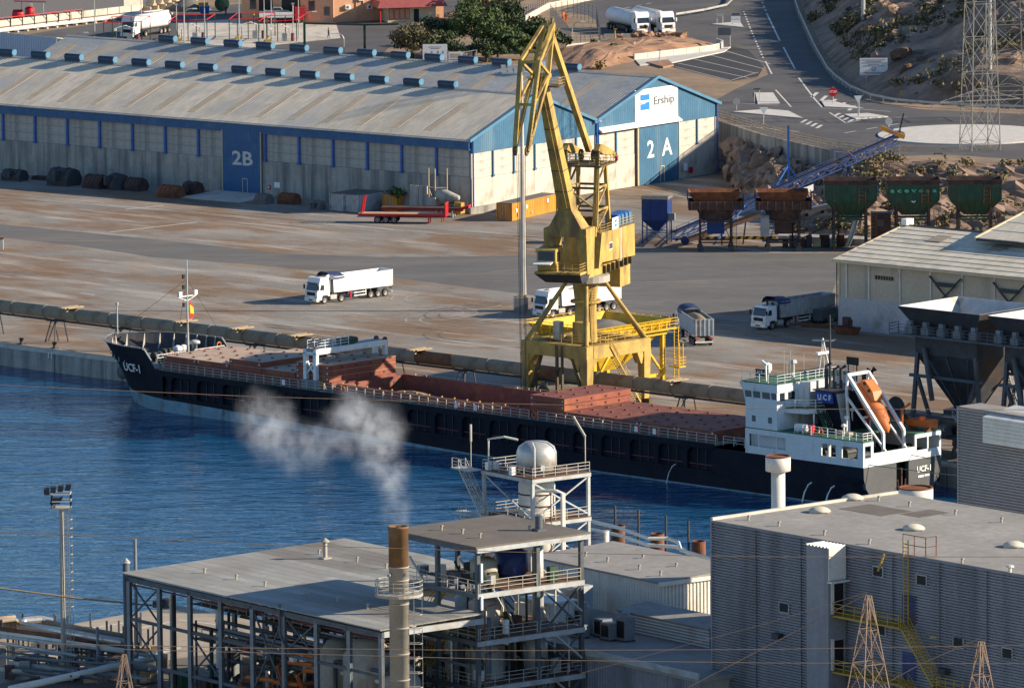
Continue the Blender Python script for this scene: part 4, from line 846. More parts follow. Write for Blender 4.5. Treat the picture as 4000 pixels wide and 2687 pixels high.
part('jack_staff', MB().tube((-3.2, 6.65, 7.6), (-3.2, 6.65, 11.2), .09, n=6).lathe([(.2, 11.2), (.22, 11.6)], (-3.2, 6.65, 0), 8), 'galv', sh)
for u, v, r_, h_ in ((4.2, 2.4, .7, 1.3), (7.6, 9.6, .75, 2.2), (1.5, 6.0, .5, 1.0)): part('mushroom_vent', MB().lathe([(r_*.5, 5.3), (r_*.5, 5.3+h_-.4), (r_, 5.3+h_-.4), (r_*.95, 5.3+h_-.1), (r_*.3, 5.35+h_)], (u, v, 0), 12), 'frame_pale', sh, True)
for u, v in ((6.5, 4.6), (6.5, 8.2)): part('windlass', MB().tube((u, v-1, 6.0), (u, v+1, 6.0), .55, n=12).lathe([(.85, -.1), (.85, .1)], (u, v+.6, 6.0), 14, 'y').cbox((u-.2, v, 5.6), (1.3, 2., .6)), 'dark_steel', sh)
for u, v in ((3, 4), (3, 9), (8.6, 2.6), (8.6, 11)): part('bitts', MB().tube((u, v, 5.3), (u, v, 6.1), .2, n=8).tube((u, v+.7, 5.3), (u, v+.7, 6.1), .2, n=8), 'green_paint_shaded', sh)
part('locker', MB().box(8.2, 9, 5.9, 7.4, 5.3, 6.4), 'grey_steel', sh); part('sacks', MB().lathe([(.3, 6.3), (.6, 6.5), (.55, 6.9), (.2, 7.1)], (7.3, 7., 0), 9).lathe([(.3, 6.3), (.6, 6.5), (.55, 6.9), (.2, 7.1)], (7.4, 7.9, 0), 9), 'white_sign', sh)
# mooring ropes and fender
for i, (a, b) in enumerate((((-1.8, 9.8, 5.6), (-9, 15.6, 3.3)), ((-2, 9.6, 5.5), (-14, 15.4, 3.3)))):
    p0, p1 = S.w(a), S.w(b); single('mooring_rope', ['green mooring rope from the bow to the nearer bollard', 'green mooring rope from the bow to the farther quay bollard'][i], 'rope', MB().path([p0, p0.lerp(p1, .5)-Vector((0, 0, .35)), p1], .05, 5), 'green_paint_shaded')
for i, (a, b) in enumerate((((127.1, .9, 4.9), (150, 16.6, 3.0)), ((127.1, 8.2, 5.2), (152, 17, 3.0)))):
    p0, p1 = S.w(a), S.w(b); single('mooring_rope', ['pale mooring rope from the near stern quarter of the ship', 'pale mooring rope from the middle of the ship stern'][i], 'rope', MB().path([p0, p0.lerp(p1, .5)-Vector((0, 0, .5)), p1], .045, 5), 'deck_green')
fd = single('quay_fender', 'big cylindrical rubber fender on the quay wall beside the bow', 'fender', MB().lathe([(.35, -1.6), (.95, -1.6), (.95, 1.6), (.35, 1.6)], (0, 0, 0), 16, 'x'), 'gravel_grey', Q.w((2.6, -1.0, -1.2)), -Q.a)
# water discharge jets at the stern
for u in (119.3, 122.8, 98.2):
    P = [(u, -.05, 2.2), (u-.1, -.5, 2.0), (u-.3, -.9, 1.2), (u-.45, -1.15, .05)]; o = single('water_jet', {119.3: 'white jet of cooling water leaving the ship side by the stern house', 122.8: 'white water jet nearest the ship stern corner', 98.2: 'thin water spout falling from the hull amidships aft'}[u], 'water jet', MB().path([S.w(p) for p in P], .09 if u > 100 else .05, 6), 'white_sign')
# ================================================================== quay conveyor in its round casing
cv = fthing('pipe_conveyor', 'long round conveyor casing on trestles running along the quay', 'conveyor', Q)
CVV, CVZ = 6.0, 3.85
seg = MB().lathe([(.80, 0), (.80, 5.9), (.84, 5.9), (.84, 6.0), (.80, 6.0)], (0, 0, 0), 20, 'x').mesh('casing', 'conveyor', True); segr = MB().lathe([(.80, 0), (.80, 5.9), (.84, 5.9), (.84, 6.0), (.80, 6.0)], (0, 0, 0), 20, 'x').mesh('casing', 'conveyor_rust', True)
wk_m = MB(); ladder(wk_m, (0, -.45, 0), (6, -.45, 0), .7, 1.0, .06, (0, 1, 0)); wk_m = wk_m.mesh('walkway', 'dark_steel')
tr = MB().bar((-.9, -1.2, 0), (-.4, -.5, 2.9), .14).bar((.9, -1.2, 0), (.4, -.5, 2.9), .14).bar((-.9, 1.2, 0), (-.9, .5, 2.9), .14).bar((.9, 1.2, 0), (.9, .5, 2.9), .14).bar((-1, -.8, 2.9), (1, -.8, 2.9), .2).bar((-1, .8, 2.9), (1, .8, 2.9), .2).bar((-.6, -.9, .3), (.6, -.9, 2.6), .1).mesh('trestle', 'dark_steel')
for k in range(-12, 30):
    u = -38+6*k+38; link('casing', segr if k in (14, 11) else seg, cv, (u-20, CVV, CVZ)); link('walkway', wk_m, cv, (u-20, CVV, 2.95))
    if k % 2 == 0: link('trestle', tr, cv, (u-18.2, CVV, 0))
pk = MB()
for j in range(6): pk.box(-.95+.3*j+.04*math.sin(j*5), -.68+.3*j, -1.5+.3*math.sin(j*3.), 1.4+.35*math.cos(j*2.2), .02*(j % 3), .1+.02*(j % 3))
pk.box(-.2, .1, -1.0, .9, -.45, 0); pk = pk.mesh('roof_platform', 'plank')
for px, py in ((280, 1210), (725, 1265), (945, 1293), (1175, 1320), (1640, 1372), (2640, 1498)):
    u = Q.pv(px, py, CVV).x; link('roof_platform', pk, cv, (u, CVV, 4.72))
for px in (2345, 2560): pass
# ================================================================== quay crane
PC = (72.28, 7.68)
cr = thing('quay_crane', 'tall yellow level-luffing quay crane on a four-legged portal', 'crane', Q.w((PC[0], PC[1], 0)), -Q.a)
HU, HV, PT = 5.35, 5.67, 8.2
Y = 'crane_yellow'
for su in (-1, 1):
    for sv in (-1, 1):
        x, y = su*(HU-.55), sv*(HV-.55)
        part('portal_leg', MB().hexa([(x-.4, y-.4, .8), (x+.4, y-.4, .8), (x+.4, y+.4, .8), (x-.4, y+.4, .8)], [(x-.62, y-.62, PT-1.5), (x+.62, y-.62, PT-1.5), (x+.62, y+.62, PT-1.5), (x-.62, y+.62, PT-1.5)]), Y, cr)
        part('bogie', MB().box(x-1.1, x+1.1, y-.35, y+.35, .25, .85).tube((x-.7, y-.2, .35), (x-.7, y+.2, .35), .35, n=12).tube((x+.7, y-.2, .35), (x+.7, y+.2, .35), .35, n=12), 'crane_dark', cr)
        for d in ((1, 0), (0, 1)):
            ax, ay = x-su*d[0]*.6, y-sv*d[1]*.6; bx, by = x-su*d[0]*1.7, y-sv*d[1]*1.7
            part('haunch', MB().hexa([(ax-.5, ay-.5, PT-3), (ax-.3, ay-.5, PT-3), (ax-.3, ay+.5, PT-3), (ax-.5, ay+.5, PT-3)] if d[0] else [(ax-.5, ay-.5, PT-3), (ax+.5, ay-.5, PT-3), (ax+.5, ay-.3, PT-3), (ax-.5, ay-.3, PT-3)],
                                     [(min(ax, bx)-.1, ay-.5, PT-1.45), (max(ax, bx)+.1, ay-.5, PT-1.45), (max(ax, bx)+.1, ay+.5, PT-1.45), (min(ax, bx)-.1, ay+.5, PT-1.45)] if d[0] else [(ax-.5, min(ay, by)-.1, PT-1.45), (ax+.5, min(ay, by)-.1, PT-1.45), (ax+.5, max(ay, by)+.1, PT-1.45), (ax-.5, max(ay, by)+.1, PT-1.45)]), Y, cr)
for s_ in (-1, 1):
    part('portal_beam', MB().box(-HU, HU, s_*(HV-.55)-.6, s_*(HV-.55)+.6, PT-1.6, PT), Y, cr); part('portal_beam', MB().box(s_*(HU-.55)-.6, s_*(HU-.55)+.6, -HV+1.16, HV-1.16, PT-1.58, PT-.02), Y, cr)
    part('cross_girder', MB().box(-HU+.9, HU-.9, s_*1.4-.35, s_*1.4+.35, PT-1.1, PT-.1), Y, cr)
    part('leg_brace', MB().bar((s_*4.6, -HV+.5, 1.0), (s_*2.6, -HV+.5, PT-1.7), .36), 'crane_dark', cr)
for s_ in (0, 1): part('cable_reel', MB().lathe([(1.15, -.06), (1.2, .06)], (-2.2+5*s_, -HV+.4, 1.7), 20, 'y').lathe([(.35, -.14), (.35, .2)], (-2.2+5*s_, -HV+.4, 1.7), 12, 'y'), 'crane_dark', cr)
part('lift_frame', MB().box(.3, .6, -HV-.15, -HV+.15, 1.0, PT-.2).box(1.2, 1.4, -HV-.15, -HV+.15, 1.0, PT-.2).box(.2, 1.7, -HV-.3, -HV+.4, .9, 2.4), 'crane_dark', cr)
m = MB(); stairs(m, (HU-.2, 3.6, .6), (HU-.3, -1.6, PT-.3), (1, 0, 0), .9); part('access_stair', m, Y, cr)
m = MB(); rail(m, [(-3.5, -4.4, PT), (3.5, -4.4, PT)], 1.05, 1.6); rail(m, [(4.2, -3.5, PT), (4.2, 3.8, PT)], 1.05, 1.6); part('hand_rail', m, Y, cr)
part('column', MB().lathe([(1.5, PT-.9), (1.35, PT+.6), (1.3, PT+4.4), (1.6, 15.2)], (0, 0, 0), 8), Y, cr)
part('column_collar', MB().lathe([(1.3, 12.6), (1.85, 12.62), (1.85, 12.9), (1.3, 12.92)], (0, 0, 0), 16), Y, cr)
m = MB(); ladder(m, (1.5, -.4, PT), (1.6, -.4, 15.2), .5, .35, .03, (0, 1, 0)); part('ladder', m, Y, cr)
part('control_cabinet', MB().box(-2.6, -1.6, -3., -2.2, PT, PT+2.2), 'galv', cr); part('winch_house', MB().box(.2, 1.9, -2.6, -1.4, PT-.1, PT+2.3), Y, cr)
for su in (-1, 1):
    for sv in (-1, 1):
        for o_ in ((.35, 0) if sv*su > 0 else (0, -.35)): part('strut', MB().tube((su*1.6, sv*1.6, 15.2), (su*(HU-.4)-(.5*su if o_ else 0), sv*(HV-.4), PT), .23, n=10), Y, cr)
part('slew_ring', MB().lathe([(2.5, 15.15), (2.95, 15.2), (2.95, 16.0), (2.6, 16.05)], (0, 0, 0), 24), 'stack_steel', cr)
# slewing upper works: local x = jib direction, y = starboard
T0 = S.w((70, 3.9, 0)); h0 = T0-cr.location; aj = math.atan2(h0.y, h0.x)
up = link('upper_works', MB().box(-11.6, 5.5, -1.9, 1.9, 16.1, 17.0).mesh('upper_works', 'crane_yellow'), cr); up.rotation_euler[2] = aj+Q.a
def upart(n, mb, m, smooth=False): return part(n, mb, m, up, smooth)
upart('machine_house', MB().prism([(.6, 17.6), (2.0, 17.0), (.8, 21.2), (-11.4, 20.9), (-11.5, 17.0)], 1, -2.4, 2.4), Y)
upart('house_window', MB().box(-3.0, -1.7, 2.4, 2.46, 18.8, 19.7), 'white_paint'); upart('window_pane', MB().box(-2.9, -2.4, 2.46, 2.48, 18.9, 19.6).box(-2.3, -1.8, 2.46, 2.48, 18.9, 19.6), 'glass')
upart('house_seam', MB().box(-6.4, -6.2, 2.4, 2.45, 17.0, 20.95).box(-5.9, -5.7, 2.4, 2.45, 17.0, 20.95), 'concrete_pale')
upart('counterweight', MB().box(-10.2, -6.4, -2.1, 2.2, 13.7, 16.1), Y)
bm_ = MB().box(-.15, .15, 1.9, 2.3, 16.1, 17.0).mesh('frame_bracket', 'crane_dark')
for k in range(7): link('frame_bracket', bm_, up, (-10.6+1.6*k, 0, 0))
cbm = MB().box(0, 1.0, 0, 1.6, 0, 1.5).box(.05, .95, 1.6, 1.66, .1, 1.4).mesh('resistor_cabinet', 'blue_paint'); cb2 = MB().box(.08, .92, 1.665, 1.7, .15, 1.35).mesh('cabinet_louvre', 'vent_blue')
for x in (-10.9, -9.6, -8.2, -7.0): o = link('resistor_cabinet', cbm, up, (x, .5, 21.05)); link('cabinet_louvre', cb2, o)
bo = upart('company_board', MB().box(-5.2, -3.0, 2.35, 2.45, 21.1, 22.5), 'white_sign'); part('board_logo', MB().box(-4.6, -3.9, 2.46, 2.48, 21.9, 22.2).box(-4.6, -3.9, 2.46, 2.48, 21.4, 21.7), 'logo_blue', bo)
m = MB(); rail(m, [(1.2, 2.35, 21.1), (-11.2, 2.35, 20.95), (-11.2, -2.3, 20.95)], 1.0, 1.4); upart('roof_rail', m, Y)
# jib foot: arch of two cheeks meeting under the box jib
for s_ in (-1, 1):
    y0, y1 = s_*1.3, s_*2.7
    upart('jib_cheek', MB().hexa([(4.6, min(y0+s_*.5, y1), 16.9), (7.0, min(y0+s_*.5, y1), 16.9), (7.0, max(y0+s_*.5, y1), 16.9), (4.6, max(y0+s_*.5, y1), 16.9)], [(4.2, min(y0, y1), 22.4), (7.4, min(y0, y1), 22.4), (7.4, max(y0, y1), 22.4), (4.2, max(y0, y1), 22.4)]), Y)
upart('jib_yoke', MB().hexa([(4.2, -2.7, 21.4), (7.4, -2.7, 21.4), (7.4, 2.7, 21.4), (4.2, 2.7, 21.4)], [(5.38, -.87, 24.6), (7.42, -.87, 24.6), (7.42, .87, 24.6), (5.38, .87, 24.6)]), Y)
upart('jib', MB().hexa([(5.4, -.85, 24.6), (7.4, -.85, 24.6), (7.4, .85, 24.6), (5.4, .85, 24.6)], [(14.8, -.5, 41.6), (15.9, -.5, 41.1), (15.9, .5, 41.1), (14.8, .5, 41.6)]), Y)
jb0 = [Vector(p) for p in ((5.4, -.85, 24.6), (7.4, -.85, 24.6), (7.4, .85, 24.6), (5.4, .85, 24.6))]; jb1 = [Vector(p) for p in ((14.8, -.5, 41.6), (15.9, -.5, 41.1), (15.9, .5, 41.1), (14.8, .5, 41.6))]
for f in (.14, .3, .46, .62, .78, .92):
    def rg(f): q = [a.lerp(b, f) for a, b in zip(jb0, jb1)]; c = sum(q, Vector())/4; return [c+(p-c)*1.04 for p in q]
    upart('plate_seam', MB().hexa(rg(f), rg(f+.006)), 'crane_dark')
m = MB(); ladder(m, (8.2, .8, 25), (16.1, .35, 41), .5, .4, .03, (0, 1, 0)); upart('jib_ladder', m, Y)
upart('jib_head_platform', MB().box(13.2, 15.6, .6, 2.2, 40.2, 40.35), 'crane_dark'); m = MB(); rail(m, [(13.2, 2.2, 40.3), (15.6, 2.2, 40.3), (15.6, .7, 40.3)], 1., 1.1); upart('platform_rail', m, Y)
# fly jib
fj = upart('fly_jib', MB().tube((15.4, -1.2, 41.6), (15.4, 1.2, 41.6), .3, n=10), Y)
AP, KN, TP, PV = (12.4, 47.4), (19.4, 43.6), (22.7, 33.4), (15.6, 41.8)
for s_ in (-1, 1):
    w0, w1, w2 = s_*.55, s_*1.15, s_*.8
    part('fly_chord', MB().bar((AP[0], w0, AP[1]), (KN[0], w1, KN[1]), .42, .6), Y, fj); part('fly_chord', MB().bar((KN[0], w1, KN[1]), (TP[0], w2, TP[1]), .42, .55), Y, fj)
    part('fly_chord', MB().bar((AP[0], w0, AP[1]), (PV[0], s_*1.0, PV[1]), .38, .5), Y, fj); part('fly_chord', MB().bar((PV[0], s_*1.0, PV[1]), (TP[0], w2, TP[1]), .38, .5), Y, fj)
    part('fly_lacing', MB().bar((KN[0], w1, KN[1]), (PV[0], s_, PV[1]), .3), Y, fj); part('fly_lacing', MB().bar((PV[0], s_, PV[1]), (21., w1*.9, 38.7), .28), Y, fj)
    part('sheave', MB().lathe([(.55, -.1), (.6, 0), (.55, .1)], (TP[0], s_*.7, TP[1]), 16, 'y'), 'crane_dark', fj); part('sheave', MB().lathe([(.5, -.08), (.5, .08)], (AP[0], s_*.45, AP[1]+.3), 14, 'y'), 'crane_dark', fj)
for a, w in ((KN, 1.15), ((21, 38.7), 1.0), ((17.3, 44.7), .95)): part('fly_cross', MB().bar((a[0], -w, a[1]), (a[0], w, a[1]), .3), Y, fj)
m = MB(); ladder(m, (13., 1.3, 47), (19.6, 1.75, 44.2), .4, .5, .02, (0, 1, 0)); ladder(m, (19.8, 1.7, 43.6), (22.9, 1.2, 33.6), .4, .5, .02, (0, 1, 0)); part('fly_ladder', m, Y, fj)
upart('tie_beam', MB().bar((12.0, 0, 46.2), (-1.6, 0, 30.9), .62, .8), Y)
# A-frame tower
for s_ in (-1, 1):
    upart('tower_post', MB().bar((2.4, s_*2.0, 20.9), (.6, s_*1.7, 29.3), .42), Y); upart('tower_post', MB().bar((-3.2, s_*2.0, 20.9), (-2.6, s_*1.7, 29.3), .42), Y)
    for z0, z1 in ((21.2, 23.9), (23.9, 26.6), (26.6, 29.2)):
        f0, f1 = (z0-20.9)/8.4, (z1-20.9)/8.4; a0, a1 = 2.4-1.8*f0, 2.4-1.8*f1; b0, b1 = -3.2+.6*f0, -3.2+.6*f1; y0, y1 = s_*(2-.3*f0), s_*(2-.3*f1)
        upart('tower_lacing', MB().bar((a0, y0, z0), (b1, y1, z1), .2), Y); upart('tower_lacing', MB().bar((a1, y1, z1), (b1, y1, z1), .24), Y)
for z in (23.9, 26.6):
    upart('tower_girt', MB().bar((-3, -1.9, z), (-3, 1.9, z), .26), 'crane_dark'); upart('tower_girt', MB().bar((1.4, -1.9, z), (1.4, 1.9, z), .26), 'crane_dark'); upart('tower_lacing', MB().bar((1.4, -1.9, z), (1.4, 1.9, z-2.6), .2), Y); upart('tower_lacing', MB().bar((-3, 1.9, z), (-3, -1.9, z-2.6), .2), 'crane_dark')
upart('tower_platform', MB().box(-3.8, 2.2, -2.8, 2.8, 29.2, 29.4), 'crane_dark'); m = MB(); rail(m, [(2.2, -2.8, 29.4), (2.2, 2.8, 29.4), (-3.8, 2.8, 29.4), (-3.8, -2.8, 29.4), (2.2, -2.8, 29.4)], 1.05, 1.3); upart('platform_rail', m, Y)
for s_ in (-1, 1):
    upart('rocker_arm', MB().prism([(1.6, 31.2), (.9, 31.9), (-.2, 31.8), (-4.6, 30.4), (-4.7, 29.9), (-.2, 30.6)], 1, s_*2.0-.35, s_*2.0+.35), Y); upart('rocker_post', MB().bar((1.1, s_*2.0, 29.4), (1.1, s_*2.0, 31.4), .4), 'crane_dark'); upart('luffing_rod', MB().bar((1.6, s_*2.4, 31.0), (3.2, s_*2.6, 22.2), .2), Y)
    upart('tower_sheave', MB().lathe([(.75, -.12), (.75, .12)], (-1., s_*.8, 30.3), 16, 'y'), 'crane_dark')
upart('warning_lamp', MB().cbox((-3.4, 2.9, 29.7), (.4, .3, .5)), 'red_paint'); upart('rope_drum', MB().lathe([(1.1, -1.2), (1.1, -1.1), (.8, -1.1), (.8, 1.1), (1.1, 1.1), (1.1, 1.2)], (-.2, 0, 22.2), 16, 'y'), 'crane_dark')
# driver cab
cb = upart('driver_cab', MB().prism([(6.6, 17.4), (8.6, 17.4), (9.1, 18.6), (9.1, 20.0), (6.6, 20.3)], 1, -3.0, -.6), Y)
part('cab_window', MB().quad((9.12, -2.8, 18.7), (9.12, -.8, 18.7), (9.12, -.8, 19.8), (9.12, -2.8, 19.8)), 'glass', cb); part('cab_window', MB().box(7.4, 8.6, -.6, -.57, 18.5, 19.7), 'glass', cb); part('cab_visor', MB().hexa([(9.1, -3.1, 18.5), (10.2, -3.1, 18.3), (10.2, -.9, 18.3), (9.1, -.9, 18.5)], [(9.1, -3.1, 18.6), (10.2, -3.1, 18.4), (10.2, -.9, 18.4), (9.1, -.9, 18.6)]), 'white_paint', cb)
upart('cab_platform', MB().box(5.6, 9.4, -3.2, 2.6, 17.1, 17.35), Y); m = MB(); rail(m, [(9.3, -.4, 17.35), (9.3, 2.5, 17.35), (5.8, 2.5, 17.35)], 1.0, 1.1); upart('platform_rail', m, Y); upart('platform_skirt', MB().hexa([(5.6, -2.4, 15.9), (7.6, -2.4, 15.9), (7.6, 2.2, 15.9), (5.6, 2.2, 15.9)], [(5.6, -3.2, 17.1), (9.4, -3.2, 17.1), (9.4, 2.6, 17.1), (5.6, 2.6, 17.1)]), 'dark_steel')
# hoist ropes and grab
for s_ in (-.35, .35, -.55, .55): part('hoist_rope', MB().bar((22.7, s_, 33), (22.5, s_*.6, 4.6 if abs(s_) < .5 else 5.2), .05), 'black', up)
gb = thing('cargo_grab', 'yellow clamshell grab hanging from the crane into the open hold', 'grab', T0+Vector((0, 0, 0)), aj)
part('grab_head', MB().box(-.5, .5, -.7, .7, 4.3, 5.1).tube((-.1, -.8, 4.7), (-.1, .8, 4.7), .3, n=10), 'crane_dark', gb)
for s_ in (-1, 1):
    part('grab_arm', MB().bar((s_*.3, -.5, 4.5), (s_*1.5, -.6, 2.3), .18).bar((s_*.3, .5, 4.5), (s_*1.5, .6, 2.3), .18), 'hopper_yellow', gb)
    part('grab_shell', MB().prism([(0, 1.2), (s_*.7, .9), (s_*1.5, 1.4), (s_*1.6, 2.4), (s_*.2, 2.2)], 1, -1.0, 1.0), 'crane_yellow', gb)
# tall lamp mast beside the crane
lm = thing('lamp_mast', 'very tall pale floodlight mast rising beside the crane jib', 'lamp mast', G(2045, 1215))
part('mast_base', MB().box(-1.3, .6, -1.0, 1.0, 0, 1.9), 'concrete_base', lm); part('mast_cap', MB().box(-.8, .4, -.6, .6, 1.9, 2.2), 'plank', lm)
part('mast_tube', MB().tube((0, 0, 2.2), (0, 0, 31.4), .42, .17, 12), 'concrete_pale', lm)
part('lamp_platform', MB().box(-2.6, .8, -.6, .6, 31.4, 31.6), 'galv', lm)
for k in range(4): part('floodlight', MB().hexa([(-2.5+.8*k, -.5, 31.6), (-1.9+.8*k, -.5, 31.6), (-1.9+.8*k, .4, 31.6), (-2.5+.8*k, .4, 31.6)], [(-2.7+.8*k, -.4, 32.5), (-2.1+.8*k, -.4, 32.5), (-2.1+.8*k, .3, 32.5), (-2.7+.8*k, .3, 32.5)]), 'galv', lm)
m = MB(); ladder(m, (-.45, 0, 5), (-.3, 0, 31.2), .4, .5, .02, (0, 1, 0)); part('mast_ladder', m, 'galv', lm)
# yellow mobile hopper behind the crane
yh = fthing('discharge_hopper', 'bright yellow discharge hopper full of grain behind the crane portal', 'hopper', Q, (0, 0, 0))
HY = 'hopper_yellow'; u0, u1, v0, v1 = 54.0, 65.3, 17.0, 31.2
def frus(mb, a, z0, b, z1, th=.12):
    """open-topped hopper: inner and outer walls between rectangle a (at z0) and b (at z1)"""
    A = [(a[0], a[2], z0), (a[1], a[2], z0), (a[1], a[3], z0), (a[0], a[3], z0)]; Bq = [(b[0], b[2], z1), (b[1], b[2], z1), (b[1], b[3], z1), (b[0], b[3], z1)]
    Ai = [(a[0]+th, a[2]+th, z0), (a[1]-th, a[2]+th, z0), (a[1]-th, a[3]-th, z0), (a[0]+th, a[3]-th, z0)]; Bi = [(b[0]+th, b[2]+th, z1), (b[1]-th, b[2]+th, z1), (b[1]-th, b[3]-th, z1), (b[0]+th, b[3]-th, z1)]
    vs = A+Bq+Ai+Bi; fs = []
    for k in range(4): k2 = (k+1) % 4; fs += [(k, k2, 4+k2, 4+k), (8+k2, 8+k, 12+k, 12+k2), (4+k, 4+k2, 12+k2, 12+k)]
    fs.append((0, 1, 2, 3)); return mb.add(vs, fs)
part('hopper_bin', frus(MB(), (u0+2.2, u1-2.2, v0+2.6, v1-2.6), 4.2, (u0, u1, v0, v1), 7.6), HY, yh)
rb_ = MB().box(-.08, .08, -.1, .1, 0, 1.2).mesh('bin_rib', HY)
for k in range(10): link('bin_rib', rb_, yh, (u1-.35, v0+.8+1.4*k, 6.4)); 
for k in range(8): link('bin_rib', rb_, yh, (u0+.8+1.4*k, v0+.35, 6.4))
part('grain_load', MB().grid(lambda a, b: (u0+.7+(u1-u0-1.4)*a, v0+.7+(v1-v0-1.4)*b, 5.9+1.9*math.exp(-((a-.55)*2.6)**2-((b-.5)*3)**2)+.15*fbm(a*10, b*10, .5)), 20, 20), 'gravel_grey', yh, True)
part('lower_cone', frus(MB(), (58.2, 61.2, 22.4, 25.8), 1.6, (u0+2.2, u1-2.2, v0+2.6, v1-2.6), 4.2), HY, yh)
for u in (u0+1, u1-1):
    for v in (v0+.8, v1-.8): part('leg', MB().box(u-.25, u+.25, v-.25, v+.25, 0, 6.2), HY, yh)
part('ring_beam', MB().box(u0+.5, u1-.5, v0+.5, v0+.9, 5.7, 6.1).box(u0+.5, u1-.5, v1-.9, v1-.5, 5.7, 6.1).box(u0+.5, u0+.9, v0+.9, v1-.9, 5.7, 6.1).box(u1-.9, u1-.5, v0+.9, v1-.9, 5.7, 6.1), HY, yh)
part('ground_beam', MB().box(u1-1.3, u1-.8, v0+.6, v1-.6, .5, .9).box(u0+.8, u0+1.3, v0+.6, v1-.6, .5, .9), HY, yh); part('leg_brace', MB().bar((u1-1, v0+1, 1), (u1-1, v0+5, 5.6), .25).bar((u1-1, v1-1, 1), (u1-1, v1-5, 5.6), .25), HY, yh)
m = MB(); rail(m, [(u1+.3, v0-.3, 6.6), (u1+.3, v1+.6, 6.6), (u0, v1+.6, 6.6)], 1.1, 1.5); rail(m, [(u0-.3, v1, 6.9), (u0-.3, v0-.3, 6.9), (u1, v0-.3, 6.9)], 1.05, 1.5); part('walk_rail', m, HY, yh); part('walkway', MB().box(u1-.3, u1+.45, v0-.4, v1+.6, 6.35, 6.5), HY, yh)
m = MB(); ladder(m, (u1+.2, v1+.4, .2), (u1+.2, v1+.4, 6.6), .7, .4, .04); ladder(m, (u1+1.0, v1+.4, 1.8), (u1+1.0, v1+.4, 4.6), .6, .4, .04); part('ladder', m, HY, yh); part('landing', MB().box(u1-.4, u1+1.4, v1-.4, v1+.8, 1.6, 1.75), HY, yh); m = MB(); rail(m, [(u1-.3, v1+.8, 1.75), (u1+1.4, v1+.8, 1.75), (u1+1.4, v1-.4, 1.75)], 1.1, 1); part('landing_rail', m, HY, yh)
# ================================================================== big dark quay hoppers on the right
def dark_hopper(u0, lab):
    t = fthing('quay_hopper', lab, 'hopper', Q, (u0, 2.0, 0), 'dark quay hoppers'); L_, D_ = 12.2, 10.8
    part('flared_rim', frus(MB(), (1.6, L_-1.6, 1.4, D_-1.4), 14.9, (0, L_, 0, D_), 17.3, .1), 'galv', t)
    part('rim_skin', frus(MB(), (1.5, L_-1.5, 1.3, D_-1.3), 14.85, (-.06, L_+.06, -.06, D_+.06), 17.24, .05), 'dark_steel', t)
    part('grizzly_bar', MB().box(2, L_-2, 3.4, 3.7, 15.1, 15.3).box(2, L_-2, 5.2, 5.5, 15.1, 15.3).box(2, L_-2, 7, 7.3, 15.1, 15.3), 'galv', t)
    part('bin', MB().box(1.5, L_-1.5, 1.3, D_-1.3, 11.8, 14.85), 'dark_steel', t); part('cone', MB().hexa([(5, 4.4, 5.2), (L_-5, 4.4, 5.2), (L_-5, D_-4.4, 5.2), (5, D_-4.4, 5.2)], [(1.5, 1.3, 11.8), (L_-1.5, 1.3, 11.8), (L_-1.5, D_-1.3, 11.8), (1.5, D_-1.3, 11.8)]), 'dark_steel', t)
    part('cone_rib', MB().bar((3.0, 1.3, 11.8), (5.3, 4.4, 5.4), .25).bar((6.1, 1.3, 11.8), (6.1, 4.4, 5.4), .25).bar((9.2, 1.3, 11.8), (6.9, 4.4, 5.4), .25), 'frame_steel', t)
    part('gallery', MB().box(-.9, L_+.3, -.5, 1.2, 14.0, 14.2), 'frame_steel', t); m = MB(); rail(m, [(-.9, 1.2, 14.2), (-.9, -.5, 14.2), (L_+.3, -.5, 14.2)], 1.1, 1.3); part('gallery_rail', m, 'frame_steel', t)
    for k in range(5): part('filter_unit', MB().cbox((1.4+2.4*k, .5, 15.3), (.6, .6, .7)).cbox((1.4+2.4*k, .6, 14.6), (1.1, .9, .8)), 'grey_steel', t)
    for x in (1.8, L_-1.8):
        for y in (1.4, D_-1.4): part('leg', MB().bar((x, y, 12), (x+(1.2 if x < 5 else -1.2)*-1, y, 0), .42), 'frame_steel', t); part('raker', MB().bar((x, y, 9), (x+(3.6 if x < 5 else -3.6), y, 0), .36), 'frame_steel', t)
    for z in (4.6, 9.2): part('tie', MB().bar((.6, 1.4, z), (L_-.6, 1.4, z), .35).bar((.6, D_-1.4, z), (L_-.6, D_-1.4, z), .35), 'frame_steel', t)
    part('chute', MB().tube((3.2, .9, 12.6), (4.6, .6, 6.6), .3, n=8), 'frame_steel', t); part('feeder', MB().box(3.6, 8.6, 3.8, 7, 2.6, 5.2), 'frame_steel', t); part('deck', MB().box(.4, L_-.4, 1.2, D_-1.2, 2.2, 2.5), 'frame_steel', t)
    for k in range(3): part('machinery', MB().cbox((2+3.2*k, 2.2, 3.1), (1.2, 1., 1.2)).tube((1.4+3.2*k, 1.5, 3.2), (2.6+3.2*k, 1.5, 3.2), .35, n=8), random.choice(['rust_dark', 'frame_steel', 'grey_steel']), t)
    m = MB(); stairs(m, (10.5, 1., 2.5), (7.6, 1., 5.2), (0, 1, 0), .8); stairs(m, (L_-.5, 9, 2.4), (L_-3.5, 9, 9.), (0, 1, 0), .8); part('stair', m, 'frame_pale', t)
    part('cable_reel', MB().lathe([(1.3, -.06), (1.35, .06)], (-1.2, 1.0, 5.2), 20, 'y').lathe([(.4, -.2), (.4, .2)], (-1.2, 1., 5.2), 10, 'y').bar((-1.2, 1.2, 5.2), (.6, 1.4, 3), .25), 'dark_steel', t)
dark_hopper(126.3, 'dark steel quay hopper with pale flared rim behind the ship stern'); dark_hopper(139.6, 'dark steel quay hopper with pale rim cut by the right picture edge')
